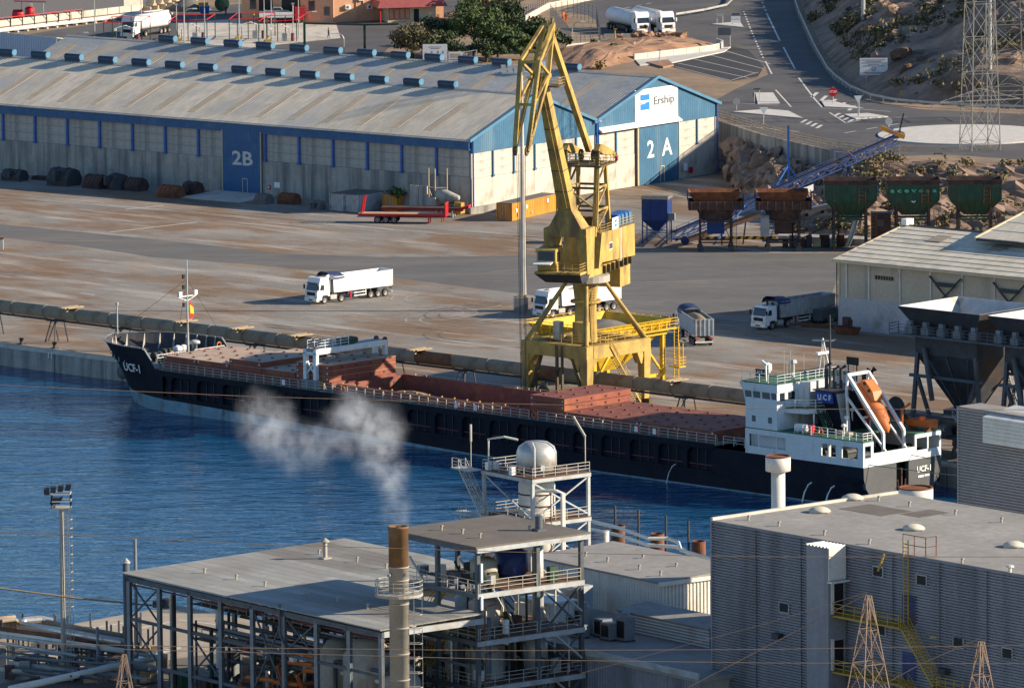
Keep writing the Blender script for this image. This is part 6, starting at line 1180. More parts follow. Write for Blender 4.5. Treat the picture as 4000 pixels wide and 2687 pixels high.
for k in range(rows):
    v0_, v1_ = -.6+15.1*k/rows, -.6+15.1*(k+1)/rows+.12; z0_, z1_ = 9.05+sl*v0_, 9.05+sl*v1_
    part('roof_sheet', MB().hexa([(-.4, v0_, z0_+.10), (70, v0_, z0_+.10), (70, v1_, z1_+.02), (-.4, v1_, z1_+.02)], [(-.4, v0_, z0_+.2), (70, v0_, z0_+.2), (70, v1_, z1_+.12), (-.4, v1_, z1_+.12)]), 'fibre_roof', cs_)
part('far_slope', MB().hexa([(-.4, 14.5, 11.85), (70, 14.5, 11.85), (70, 29.5, 8.9), (-.4, 29.5, 8.9)], [(-.4, 14.5, 11.97), (70, 14.5, 11.97), (70, 29.5, 9.02), (-.4, 29.5, 9.02)]), 'fibre_roof', cs_)
part('ridge_cap', MB().prism([(14.1, 11.95), (14.5, 12.2), (14.9, 11.95)], 0, -.4, 70), 'flat_roof_dark', cs_); part('verge_board', MB().bar((-.5, -.7, 8.9), (-.5, 14.6, 12.05), .25, .3), 'cream', cs_); part('gutter', MB().box(-.4, 70, -.85, -.6, 8.75, 9.0), 'cream', cs_); part('finial_block', MB().box(-.6, .3, 13.9, 15.4, 12.1, 12.9), 'white_paint', cs_)
for u, v in ((7.2, 9.2), (17.8, 7.8)): part('roof_patch', MB().hexa([(u, v, 9.05+sl*v+.22), (u+2.4, v, 9.05+sl*v+.22), (u+2.4, v+2.6, 9.05+sl*(v+2.6)+.22), (u, v+2.6, 9.05+sl*(v+2.6)+.22)], [(u, v, 9.05+sl*v+.25), (u+2.4, v, 9.05+sl*v+.25), (u+2.4, v+2.6, 9.05+sl*(v+2.6)+.25), (u, v+2.6, 9.05+sl*(v+2.6)+.25)]), 'fibre_roof_patch', cs_)
U0 = 15.5
for k in range(4):
    v0_, v1_ = 9+3.2*k, 9+3.2*(k+1)+.1; z0_, z1_ = 12.0+.225*(v0_-9), 12.0+.225*(v1_-9); part('upper_roof_sheet', MB().hexa([(U0, v0_, z0_), (70, v0_, z0_), (70, v1_, z1_-.06), (U0, v1_, z1_-.06)], [(U0, v0_, z0_+.14), (70, v0_, z0_+.14), (70, v1_, z1_+.08), (U0, v1_, z1_+.08)]), 'fibre_roof', cs_)
part('upper_verge', MB().bar((U0-.1, 8.9, 12.05), (U0-.1, 22, 15.0), .25, .35), 'cream', cs_); part('upper_wall', MB().box(U0+.3, 70, 12.0, 12.3, 11, 12.6), 'beige_wall', cs_); part('upper_end', MB().prism([(12.1, 10.5), (22, 10.5), (22, 14.8), (12.1, 12.6)], 0, U0+.2, U0+.4), 'beige_wall', cs_); part('upper_fascia', MB().box(U0, 22.4, 8.9, 9.0, 11.75, 12.05), 'dark_steel', cs_)
part('wall_bracket', MB().bar((-.2, -.2, 3.2), (-1.2, -.6, 3.0), .08), 'dark_steel', cs_); part('service_pipe', MB().tube((-.15, -.1, 0), (-.15, -.1, 8.9), .08, n=6), 'dark_steel', cs_)
part('parked_pipe', MB().bar((-9, -3.5, .3), (-3.6, -4.6, .7), .4), 'rust', cs_) if False else single('steel_beam', 'rusty steel beam lying on the ground before the cream store', 'beam', MB().bar((0, 0, .25), (5.2, -2.6, .35), .35, .4), 'rust', G(3130, 1278))
t = thing('scrap_skip', 'rusty open skip with standing scrap by the cream store wall', 'skip', G(3310, 1305), -Bf.a); part('box', frus(MB(), (-1.2, 1.2, -.7, .7), 0, (-1.6, 1.6, -.9, .9), .9, .08), 'rust', t); part('scrap', MB().box(-.6, .4, -.3, .3, .3, 2.2).box(.5, .7, -.2, .2, .3, 1.9), 'rust_dark', t)
t = thing('parked_van', 'dark van mostly hidden beside the cream store corner', 'van', G(3225, 1258), -Bf.a+1.6); part('body', MB().prism([(-2, .4), (2, .4), (2, 1.2), (1.2, 1.9), (-2, 1.9)], 1, -.9, .9), 'text_grey', t); part('window', MB().prism([(1.15, 1.2), (1.9, 1.2), (1.2, 1.8), (.4, 1.8), (.4, 1.2)], 1, -.92, .92), 'glass', t)
for x in (-1.2, 1.2):
    for s_ in (-1, 1): part('wheel', MB().lathe([(.34, -.12), (.34, .12)], (x, s_*.8, .34), 12, 'y'), 'tyre', t)
# yard paint and tracks
mat('tyre_dust', (.30, .285, .26), rough=.95, var=.3, scale=.5); mat('tyre_dark', (.13, .122, .112), rough=.95, var=.3, scale=.5)
rt = random.Random(21); td = {'tyre_dust': MB(), 'tyre_dark': MB()}
for k in range(34):
    p = G(rt.uniform(0, 3200), rt.uniform(1030, 1330), .009) if k < 24 else G(rt.uniform(1500, 2000), rt.uniform(1150, 1290), .009); a = rt.uniform(2.2, 3.6) if k < 24 else rt.random()*6; cu = rt.uniform(-.05, .05) if k < 24 else rt.choice((-1, 1))*rt.uniform(.12, .25); q = td['tyre_dust' if k % 3 else 'tyre_dark']
    for off in (-.95, .95):
        pp_, aa = p.copy(), a
        for j in range(rt.randint(9, 16)):
            d = Vector((math.cos(aa), math.sin(aa), 0)); n = Vector((-d.y, d.x, 0)); e = pp_+d*1.6; aa += cu; d2 = Vector((math.cos(aa), math.sin(aa), 0)); n2 = Vector((-d2.y, d2.x, 0)); w = .13; z_ = Vector((0, 0, .0002*k+(.0001 if off > 0 else 0)))
            q.quad(pp_+n*(off-w)+z_, e+n2*(off-w)+z_, e+n2*(off+w)+z_, pp_+n*(off+w)+z_); pp_ = e
for mm, q in td.items(): struct('tyre_track', q, mm, kind='stuff', label={'tyre_dust': 'pale dusty tyre tracks curving over the yard', 'tyre_dark': 'dark tyre tracks curving over the yard'}[mm])
mk = MB()
def ystrip(px, wd): 
    P = [G(x, y, .012) for x, y in px]
    for a, b in zip(P[:-1], P[1:]): d = (b-a).normalized(); n = Vector((-d.y, d.x, 0))*wd/2; mk.quad(a-n, b-n, b+n, a+n)
ystrip([(430, 907), (770, 868)], .35); ystrip([(315, 1145), (370, 1152)], .25); ystrip([(490, 818), (640, 803)], .3); struct('yard_marking', mk, 'road_paint')
def band(name, px_top, px_bot, m, z):
    mb = MB(); P = px_top+px_bot[::-1]; mb.add([G(x, y, z) for x, y in P], [tuple(range(len(P)))]); return struct(name, mb, m)
mat('yard_asphalt', (.125, .122, .118), rough=.92, var=.16, scale=.06, stretch=(1, 2, 1), dirt=(.18, .16, .14), damt=.42, dscale=.09, dstretch=(.6, 2, 1))
band('yard_road', [(-80, 868), (300, 905), (700, 945), (1100, 990), (1500, 1005), (2000, 1000), (2500, 985), (3300, 990)], [(-80, 918), (300, 960), (600, 1005), (1000, 1035), (1500, 1080), (2300, 1180), (2560, 1240), (3240, 1180)], 'yard_asphalt', .006)
for k, o_ in enumerate((0, 14)):
    mb = MB(); P = [G(x, y+o_, .01) for x, y in [(-50, 755), (900, 838), (1700, 900), (2400, 948), (3300, 970)]]
    for a, b in zip(P[:-1], P[1:]): d = (b-a).normalized(); n = Vector((-d.y, d.x, 0))*.11; mb.quad(a-n, b-n, b+n, a+n)
    struct('crane_rail_track', mb, 'asphalt_dark')
# ================================================================== vegetation
def leafball(mb, c, r, n, s_, rnd=random):
    c = Vector(c)
    for _ in range(n):
        d = Vector((rnd.gauss(0, 1), rnd.gauss(0, 1), rnd.gauss(0, 1))).normalized(); f = rnd.random()**.4
        p = c+Vector((d.x*r[0], d.y*r[1], d.z*r[2]))*f; a = Vector((rnd.gauss(0, 1), rnd.gauss(0, 1), rnd.gauss(0, 1))).normalized(); b = a.cross(d+Vector((.01, .3, .1))).normalized()
        k = s_*(.6+.8*rnd.random()); mb.add([p-a*k, p+b*k*.6, p+a*k, p-b*k*.6], [(0, 1, 2, 3)])
def tree(label, base, h_, w, leaf='tree_leaf', clumps=16, name='pine_tree', group=None, n=150):
    t = thing(name, label, 'tree', base, 0, group); tr_ = MB().tube((0, 0, -.3), (.2, 0, h_*.55), .28, .14, 8)
    cr_ = MB()
    for k in range(clumps):
        a = 2*math.pi*k/clumps+random.random(); q = w*.5*(.25+.75*random.random()); c = (q*math.cos(a), q*math.sin(a), h_*(.38+.52*random.random()*(1-.35*q/(w*.5))))
        rr = w*(.13+.09*random.random()); leafball(cr_, c, (rr*1.2, rr*1.2, rr*.85), n, .26); tr_.tube((.1, 0, h_*.3), c, .1, .03, 5)
    leafball(cr_, (0, 0, h_*.8), (w*.22, w*.22, h_*.18), n, .26)
    part('trunk', tr_, 'bark', t); part('crown', cr_, leaf, t)
def shrub(label, base, r, m='scrub_gold', n=260, group=None):
    mb = MB()
    for k in range(5): leafball(mb, (random.uniform(-.4, .4)*r, random.uniform(-.4, .4)*r, r*(.3+.3*random.random())), (r*.62, r*.62, r*.5), n//5, .24)
    t = thing('shrub', label, 'shrub', base, 0, group); part('foliage', mb, m, t); part('stem', MB().tube((0, 0, -.2), (.1, 0, r*.5), .1, .04, 6), 'bark', t)
T_ = lambda x, y: G(x, y, ZP)
tree('tallest broad dark pine behind the warehouse ridge, centre of the group', T_(1850, 215), 9.5, 10, 'tree_leaf', 22, n=190)
tree('wide brownish pine at the left end of the group by the road', T_(1610, 235), 6.0, 8.5, 'scrub_leaf', 18)
tree('low dark tree in front of the sign board gap', T_(1720, 236), 5.2, 7, 'tree_leaf_dark', 14)
tree('dark pine right of the tallest one against the fence', T_(1985, 180), 8.5, 8, 'tree_leaf_dark', 16)
tree('round green pine just left of the crane jib top', T_(2035, 235), 4.6, 5.5, 'tree_leaf', 14)
tree('pale loose tree behind the pines at the top picture edge', T_(1960, 60), 8, 8, 'scrub_leaf', 14)
tree('dark low pine right of the crane jib top', T_(2160, 205), 4.0, 5, 'tree_leaf_dark', 12)
tree('dark pine between the wide brownish one and the tallest', T_(1690, 215), 6.2, 7, 'tree_leaf_dark', 16)
tree('full green pine behind the hatched sign', T_(1945, 225), 6.5, 7.5, 'tree_leaf', 18)
tree('grey-green pine at the top edge above the tallest', T_(1900, 80), 7.5, 8, 'scrub_leaf', 16)
tree('dark pine at the fence just behind the crane apex', T_(2085, 190), 5.5, 6, 'tree_leaf_dark', 14)
tree('bushy pine at the foot of the two road signs', T_(1900, 245), 4.0, 6, 'tree_leaf_dark', 12)
for i, (x, y, r, l) in enumerate(((3480, 338, 2.0, 'golden round shrub right of the white notice board'), (3660, 392, 2.1, 'broad golden shrub beside the small post box sign'), (3700, 350, 2.0, 'olive shrub behind the broad golden one'), (3790, 355, 1.9, 'olive shrub just left of the pylon'), (3950, 380, 2.1, 'golden shrub right of the pylon'), (3585, 392, 1.2, 'small low shrub by the crash barrier'), (3765, 405, 1.3, 'dry low shrub near the yellow post'), (3240, 60, 3.2, 'big pale bush at the top of the slope beside the road'), (3190, 90, 2.2, 'dark bush below the big pale one'))): shrub(l, T_(x, y), r, 'scrub_gold' if 'golden' in l or 'pale' in l else 'scrub_leaf')
for i, (x, y, l) in enumerate(((2320, 195, 'small green bush on the red earth bank, left'), (2400, 210, 'green bush in the middle of the red bank'), (2440, 195, 'green bush high on the red bank'), (2405, 245, 'green bush at the foot of the red bank'), (2345, 272, 'dry bush at the lower left of the red bank'))): shrub(l, T_(x, y)+Vector((0, 0, .9 if y < 240 else .1)), .8 if i < 4 else 1.5, 'tree_leaf' if i < 4 else 'scrub_gold', 120)
rnd = random.Random(3); sc_ = MB(); sg_ = MB()
for k in range(2600):
    p = along(rnd.random()); d = 3+70*rnd.random()**1.5; q = p+HD*d; zz = hill_z(d, q.x, q.y)
    if fbm(q.x, q.y, .04) < -.12: continue
    r = .6+1.5*rnd.random(); leafball(sc_ if rnd.random() < .7 else sg_, (q.x, q.y, zz+r*.3), (r, r, r*.7), 34, .3, rnd)
struct('hillside_scrub', sc_, 'scrub_leaf', kind='stuff', label='dark scrub covering the shaded rocky hillside'); struct('hillside_scrub', sg_, 'scrub_gold', kind='stuff', label='dry golden scrub scattered over the rocky hillside')
sb = MB(); rb2 = MB()
for k in range(420):
    s_ = .42+.58*rnd.random(); t_ = rnd.random(); p = slope(s_, t_); r = .4+1.2*rnd.random()
    if s_ < .55 and rnd.random() < .8: continue
    leafball(sb if rnd.random() < .6 else rb2, (p[0], p[1], p[2]+r*.3), (r, r, r*.7), 34, .28, rnd)
struct('slope_scrub', sb, 'scrub_leaf', kind='stuff', label='low scrub on the rock slope behind the green hoppers'); struct('slope_scrub', rb2, 'scrub_gold', kind='stuff', label='dry yellow scrub on the rock slope below the pylon')
def rock_mesh(sd):
    rr = random.Random(sd); bm = bmesh.new(); bmesh.ops.create_icosphere(bm, subdivisions=2, radius=1)
    for v in bm.verts: v.co *= 1+.75*MN.noise(v.co*1.5+Vector((sd*3.1, 0, 0))); v.co.z *= .75
    me_ = bpy.data.meshes.new('boulder'); bm.to_mesh(me_); bm.free(); me_.materials.append(MATS['red_earth' if sd < 3 else 'rock']); return me_
RK = [rock_mesh(k) for k in range(6)]
for i, x in enumerate((2425, 2480, 2500, 2525, 2535, 2570, 2590, 2615, 2640, 2660)):
    o = link('boulder', RK[i % 3], None, T_(x, 162-2*(i % 3))+Vector((0, 0, .9))); s_ = .5+.55*((i*7) % 5)/5; o.scale = (s_*1.2, s_, s_); o.rotation_euler[2] = i*1.3
    o['label'] = ORD[i]+' reddish boulder from the left below the tanker wall'; o['category'] = 'boulder'; o['group'] = 'boulders below the tanker wall'
rs = random.Random(11); bo_ = MB()
for k in range(420):
    if k < 90: s_ = .02+.5*rs.random(); p = slope(s_, .1+.8*rs.random()); r = .5+1.3*rs.random()
    else: q0 = along(.3+.7*rs.random()); d = 4+55*rs.random(); q = q0+HD*d; p = (q.x, q.y, hill_z(d, q.x, q.y)); r = .4+1.6*rs.random()**2
    me_ = RK[3+k % 3]; R3 = Matrix.Rotation(rs.random()*6, 3, 'Z') @ Matrix.Rotation(rs.random()*2, 3, 'X'); o_ = len(bo_.v)
    bo_.add([Vector(p)+R3 @ (v.co*r) for v in me_.vertices], [tuple(f.vertices) for f in me_.polygons])
struct('loose_rock', bo_, 'rock', kind='stuff', label='grey outcropping rocks strewn over the slopes')
# ================================================================== road furniture
def post_sign(label, px, base_y, top_y, draw, cat='road sign', posts=(0,), m='galv'):
    b = T_(px, base_y); s_ = FPX/((b-CAMP).dot(_fw)); h_ = (base_y-top_y)/s_/.99; t = thing('road_sign', label, cat, b)
    for x in posts: part('post', MB().tube((x, 0, 0), (x, 0, h_), .07, n=6), m, t)
    draw(t, h_); return t
def plate(t, x0, x1, z0, z1, m='white_sign', name='sign_plate'): return part(name, MB().box(x0, x1, -.16, -.09, z0, z1), m, t)
def stop(t, h_):
    o = part('sign_plate', MB().prism([(.75*math.cos(R(22.5+45*k)), h_-.75+.75*math.sin(R(22.5+45*k))) for k in range(8)], 1, -.16, -.09), 'signal_red', t); text('lettering', 'STOP', .48, 'white_sign', o, (0, -.18, h_-.75), (R(90), 0, 0), bold=.01)
post_sign('red octagonal STOP sign on the traffic island', 3254, 412, 341, stop)
tri = lambda t, h_: part('sign_plate', MB().prism([(-.65, h_), (.65, h_), (0, h_-1.1)], 1, -.16, -.09), 'white_sign', t)
post_sign('inverted triangle yield sign on the middle island', 3352, 458, 375, tri, posts=(0, .14)); post_sign('inverted triangle sign seen from behind by the railing', 2983, 486, 420, tri)
rnd_ = lambda t, h_: part('sign_plate', MB().lathe([(.55, -.16), (.55, -.1)], (0, 0, h_-.55), 18, 'y'), 'galv', t)
post_sign('round sign seen from behind on the left island', 2877, 430, 384, rnd_)
def rnd2(t, h_): rnd_(t, h_); plate(t, -.7, .7, h_-1.9, h_-1.45, 'logo_blue')
post_sign('round sign with a blue arrow plate at the roundabout edge', 3472, 520, 460, rnd2)
def notice(t, h_):
    o = plate(t, -2.2, 2.2, h_-2.7, h_)
    for k, (w_, c) in enumerate(((1.9, 'signal_red'), (1.2, 'text_grey'), (1.9, 'text_grey'), (.9, 'text_grey'), (1.7, 'text_grey'))): part('text_line', MB().box(-w_, w_, -.175, -.162, h_-.34-.24*k, h_-.26-.24*k), c, o)
    part('speed_roundel', MB().lathe([(.36, -.18), (.36, -.165)], (0, 0, h_-1.75), 20, 'y'), 'signal_red', o); part('roundel_face', MB().lathe([(.26, -.19), (.26, -.181)], (0, 0, h_-1.75), 20, 'y'), 'white_sign', o); part('speed_figure', MB().box(-.14, .14, -.198, -.191, h_-1.82, h_-1.7), 'text_grey', o)
    part('text_line', MB().box(-1.6, -.8, -.175, -.162, h_-2.35, h_-2.25), 'signal_red', o); part('text_line', MB().box(-.7, 1.6, -.175, -.162, h_-2.35, h_-2.25), 'text_grey', o); part('text_line', MB().box(-1.3, 1.3, -.175, -.162, h_-2.57, h_-2.48), 'text_grey', o)
post_sign('large white notice board with red speed roundel under the hillside', 3413, 338, 228, notice, 'notice board', (-1.2, 1.2))
post_sign('blank dark sign board on two poles beside the car park', 2830, 180, 109, lambda t, h_: plate(t, -1.05, 1.05, h_-1.3, h_, 'text_grey'), posts=(-.95, .95))
def dirs(t, h_): plate(t, -.8, .8, h_-.5, h_); plate(t, -.8, .8, h_-1.15, h_-.6); plate(t, -.7, .7, h_+.05, h_+.5, 'text_grey')
post_sign('double white direction sign on the island by the tankers', 2874, 100, 64, dirs, posts=(-.6, .6))
post_sign('blank grey sign on two poles left of the direction sign', 2812, 95, 55, lambda t, h_: plate(t, -.6, .6, h_-.4, h_, 'galv'), posts=(-.5, .5))
post_sign('low dark board on legs at the road island kerb', 2957, 400, 345, lambda t, h_: part('board', MB().box(-.5, .5, -.1, .1, h_-.3, h_), 'text_grey', t), posts=(-.4, .4))
post_sign('small white post box sign beside the golden shrub', 3616, 380, 330, lambda t, h_: plate(t, -.25, .25, h_-.4, h_), posts=(0,))
def arrows(t, h_):
    o = plate(t, -2.0, 2.0, h_-3.2, h_)
    for k, x in enumerate((-1.5, -.5, .5, 1.3)): part('arrow_shaft', MB().box(x-.04, x+.04, -.175, -.162, h_-2.1, h_-1.3), 'black', o); part('arrow_head', MB().prism([(x-.12, h_-1.35 if k else h_-2.05), (x+.12, h_-1.35 if k else h_-2.05), (x, h_-1.05 if k else h_-2.35)], 1, -.175, -.162), 'black', o)
    part('arrow_branch', MB().bar((.5, -.17, h_-2.1), (1.3, -.17, h_-1.7), .012, .08), 'black', o)
    for k, w_ in enumerate((1.3, .9)): part('text_line', MB().box(-w_*.8, w_*.8, -.175, -.162, h_-.5-.25*k, h_-.42-.25*k), 'text_grey', o)
    for x in (.4, 1.5): part('ban_roundel', MB().lathe([(.24, -.18), (.24, -.165)], (x, 0, h_-2.5), 16, 'y'), 'signal_red', o); part('roundel_face', MB().lathe([(.16, -.19), (.16, -.181)], (x, 0, h_-2.5), 16, 'y'), 'white_sign', o)
o = post_sign('tall white sign with black lane arrows behind the warehouse', 1700, 262, 174, arrows, posts=(-1.6, 1.6))
def grid_sign(t, h_):
    o = plate(t, -2.2, .1, h_-1.9, h_)
    for k in range(7): part('hatch_line', MB().bar((-1.9+.24*k, -.17, h_-.3), (-1.7+.24*k, -.17, h_-1.0), .01, .06), 'rail_yellow', o); part('hatch_line', MB().bar((-1.7+.24*k, -.172, h_-.3), (-1.9+.24*k, -.172, h_-1.0), .01, .06), 'rail_yellow', o)
    for k, w_ in enumerate((.9, .5)): part('text_line', MB().box(-1.05-w_, -1.05+w_, -.175, -.162, h_-1.35-.3*k, h_-1.22-.3*k), 'text_grey', o)
    part('sign_frame', MB().bar((.1, -.1, h_-.1), (2.4, -.1, h_+.25), .08).bar((.1, -.1, h_-1.3), (2.4, -.1, h_-1.1), .08).bar((2.4, -.1, h_-1.8), (2.4, -.1, h_+.3), .1).bar((.7, -.1, h_-1.3), (.7, -.1, h_), .06).bar((1.3, -.1, h_-1.2), (1.3, -.1, h_), .06), 'white_paint', t)
post_sign('white sign with yellow hatching on an open frame beside the arrow sign', 1805, 262, 203, grid_sign, posts=(-1.6, 1.6))
def lamp(label, px, by, ty, kind=0, group='lamp posts in the tanker loading yard'):
    b = T_(px, by); h_ = (by-ty)/22.6; t = thing('lamp_post', label, 'lamp post', b, 0, group)
    if kind == 0: part('pole', MB().tube((0, 0, 0), (0, 0, h_), .11, .06, 8), 'galv', t); part('lamp_head', MB().cbox((0, 0, h_), (.5, .3, .25)), 'galv', t)
    else:
        k = kind; part('pole', MB().path([(0, 0, 0), (0, 0, h_*.75), (.25*k, 0, h_*.9), (.9*k, 0, h_), (1.5*k, 0, h_)], .07, 7), 'galv', t); part('lamp_head', MB().cbox((1.8*k, 0, h_), (.8, .35, .16)), 'white_paint', t)
for i, (x, by, ty) in enumerate(((370, 143, -30), (553, 140, -30), (720, 170, -30), (800, 165, 0), (690, 120, 20), (935, 165, -20), (1033, 170, -10), (1145, 140, 18), (1167, 150, -20), (1060, 120, 0))): lamp(ORD[sorted((370, 553, 720, 800, 690, 935, 1033, 1145, 1167, 1060)).index(x)]+' straight grey pole from the left among the loading bays', x, by, ty)
lamp('bent-arm lamp at the far left beyond the warehouse roof', 294, 172, 130, 1); lamp('bent-arm lamp over the first loading bay', 720, 110, 36, 1); lamp('bent-arm lamp beside the green pipe gantry', 1188, 130, 48, 1); lamp('bent-arm lamp leaning left over the walking man', 1344, 216, 135, -1); lamp('single white-topped lamp in the planter by the car park', 2576, 250, 198, 0, None); lamp('lamp on a bent arm inside the fenced compound', 2236, 188, 90, 1, None)
for i, (x, by, ty, l) in enumerate(((2402, 168, 116, 'yellow marker post left of the tanker wall'), (2679, 153, 119, 'yellow marker post right of the tanker wall'), (3518, 392, 360, 'small yellow post left of the golden shrubs'), (3735, 408, 364, 'taller yellow post right of the golden shrubs'))):
    b = T_(x, by); single('marker_post', l, 'marker post', MB().tube((0, 0, 0), (0, 0, (by-ty)/23), .12, n=8).cbox((.1, 0, (by-ty)/23), (.5, .3, .2)), 'rail_yellow', b)
def lowwall(label, px, h_, m='concrete_pale', th=.3, z=ZP, cap=None):
    P = [G(x, y, z) for x, y in px]; t = thing('low_wall', label, 'wall', P[0]); 
    for a, b in zip(P[:-1], P[1:]):
        n = max(1, round((b-a).length/3.)); 
        for k in range(n):
            p, q = a.lerp(b, k/n+.002)-P[0], a.lerp(b, (k+1)/n-.002)-P[0]; part('wall_panel', MB().bar(p+Vector((0, 0, h_/2)), q+Vector((0, 0, h_/2)), th, h_), m, t)
lowwall('grey low wall in front of the two parked tankers', [(2358, 155), (2690, 150)], .9, 'concrete_wall'); lowwall('pale curved wall at the foot of the red earth bank', [(2476, 238), (2780, 202), (2815, 194), (2822, 184), (2800, 176)], 1.1)
lowwall('pale panelled barrier wall crossing the upper left corner', [(-60, 120), (557, 48)], 1.4, 'concrete_pale'); lowwall('taller pale wall block next to the stacked barriers', [(482, 52), (557, 46)], 2.4, 'concrete_pale'); lowwall('pale footing wall under the fenced compound', [(2210, 195), (2350, 182)], .9); lowwall('long pale footing of the compound fence at the top', [(2050, 85), (2140, 35), (2390, -15)], 1.0)
def fence(label, px, h_, dx=2.2):
    P = [T_(x, y) for x, y in px]; t = thing('mesh_fence', label, 'fence', P[0]); pm_ = MB().box(-.05, .05, -.05, .05, 0, h_).mesh('fence_post', 'grey_steel')
    for a, b in zip(P[:-1], P[1:]):
        n = max(1, round((b-a).length/dx))
        for k in range(n+1): link('fence_post', pm_, t, a.lerp(b, k/n)-P[0])
        m_ = MB()
        for j in range(6): zz = Vector((0, 0, .4+(h_-.5)*j/5)); m_.bar(a-P[0]+zz, b-P[0]+zz, .02)
        part('wire', m_, 'galv', t)
fence('tall green compound fence left of the parked tankers', [(2150, 90), (2240, 70), (2330, 95), (2345, 182), (2230, 190), (2150, 90)], 3.2); fence('tall fence climbing beside the road at the top', [(2005, 110), (2140, 35), (2390, -15)], 2.6, 2.2)
# ================================================================== tank lorries
def tanker(label, front, rz, m='white_paint', roof='white_paint'):
    t = thing('tank_lorry', label, 'tank lorry', front, rz); 
    cab = part('cab', MB().prism([(0, .5), (0, 1.7), (-.12, 1.85), (-.4, 2.85), (-.7, 3.6), (-1.1, 3.75), (-2.2, 3.6), (-2.25, .9)], 1, -1.24, 1.24), m, t)
    part('windscreen', MB().quad((-.1, -1.1, 1.92), (-.1, 1.1, 1.92), (-.38, 1.02, 2.8), (-.38, -1.02, 2.8)), 'glass', cab); part('grille', MB().box(-.01, .04, -.75, .75, 1.0, 1.55), 'black', cab); part('bumper', MB().box(-.3, .12, -1.24, 1.24, .35, .8), m, cab); part('hazard_plate', MB().box(.04, .06, .4, .8, .85, 1.1), 'orange', cab)
    for s_ in (-1, 1):
        part('side_window', MB().prism([(-.5, 1.95), (-1.3, 1.95), (-1.3, 2.7), (-.75, 2.7)], 1, s_*1.245-.01, s_*1.245+.01), 'glass', cab); part('mirror', MB().cbox((0, s_*1.45, 2.4), (.12, .22, .65)), m, cab); part('headlight', MB().cbox((.02, s_*.9, 1.0), (.05, .4, .2)), 'galv', cab)
        for x in (-1.35, -4.3, -9.4, -10.7, -12.0): wheel(t, x, s_*1.05, s_)
    part('tank', MB().lathe([(.3, -13), (1.0, -12.9), (1.28, -12.6), (1.28, -3.1), (1.0, -2.75), (.3, -2.65)], (0, 0, 2.35), 24, 'x'), m, t, True); part('chassis', MB().box(-13, -.6, -.5, .5, .7, 1.15), 'black', t); part('side_skirt', MB().box(-9, -5, -1.1, -1.0, .5, 1.1).box(-9, -5, 1.0, 1.1, .5, 1.1), 'dark_steel', t); part('catwalk', MB().box(-12, -3.6, -.3, .3, 3.62, 3.7), 'galv', t)
tanker('white tank lorry with red hazard plate, left of the parked pair', T_(2515, 136), R(-66)); tanker('white high-roofed tank lorry, right of the parked pair', T_(2612, 134), R(-66)); tanker('white and blue tank lorry filling at the loading bays', T_(496, 152), R(-118))
# ================================================================== tanker loading bays
def bay(label, px, by, w=3.2):
    b = T_(px, by); t = thing('loading_bay', label, 'loading gantry', b, R(8), 'tanker loading bays')
    for x in (-w, 0, w): part('bay_post', MB().box(x-.07, x+.07, -.07, .07, 0, 3.6), 'green_paint_shaded', t); part('bay_post', MB().box(x-.07+2, x+.07+2, 5.9, 6.1, 0, 3.9), 'green_paint_shaded', t)
    part('sprinkler_pipe', MB().path([(-w, 0, 0), (-w, 0, 3.6), (w, 0, 3.7), (w+2, 6, 4.0), (w+2, 6, .2)], .08, 6), 'red_paint', t); part('sprinkler_pipe', MB().path([(-w, 0, 3.6), (-w+2, 6, 4.0), (w+2, 6, 4.0)], .07, 6), 'red_paint', t)
    part('loading_arm', MB().path([(-1, 1, 0), (-1, 1, 2.6), (.6, 1.6, 2.9), (2.2, 3, 2.2), (2.4, 3.2, 1.2)], .1, 6), 'galv', t); part('meter_cabinet', MB().box(.8, 1.6, .4, 1.0, .2, 1.5), 'galv', t); part('valve_skid', MB().box(-2.2, -1.2, -.6, .3, .1, .6).tube((-2, -.2, .6), (-1.4, -.2, 1.2), .12, n=6), 'rail_yellow', t); part('extinguisher', MB().tube((2.6, .6, 0), (2.6, .6, 1.5), .3, n=8), 'maroon', t); part('island_kerb', MB().box(-w-.5, w+.5, -.8, 1.8, .01, .18), 'concrete_pale', t); part('lamp_box', MB().cbox((-1.2, 0, 2.4), (.4, .3, .4)), 'white_sign', t)
for x, y, l in ((480, 172, 'loading gantry with red pipes around the white and blue tank lorry'), (735, 165, 'second loading gantry with red sprinkler pipes from the left'), (970, 158, 'third loading gantry with red sprinkler pipes from the left'), (1085, 168, 'rightmost loading gantry with red pipes before the salmon building')): bay(l, x, y)
t = thing('fire_tank', 'small red horizontal tank under a canopy in the upper left corner', 'tank', T_(70, 82)); part('vessel', MB().lathe([(.3, -1.0), (.85, -.8), (.85, .8), (.3, 1.0)], (0, 0, 1.1), 14, 'x'), 'red_paint', t, True); part('saddle', MB().box(-.7, -.5, -.5, .5, 0, .6).box(.5, .7, -.5, .5, 0, .6), 'dark_steel', t); part('canopy', MB().hexa([(-.6, -1, 3.4), (5, -1, 3.2), (5, 1, 3.2), (-.6, 1, 3.4)], [(-.6, -1, 3.5), (5, -1, 3.3), (5, 1, 3.3), (-.6, 1, 3.5)]), 'maroon', t); part('canopy_post', MB().tube((.6, 1, 0), (.6, 1, 3.4), .08, n=6), 'galv', t); part('canopy_post', MB().tube((4.4, 1, 0), (4.4, 1, 3.2), .08, n=6), 'galv', t)
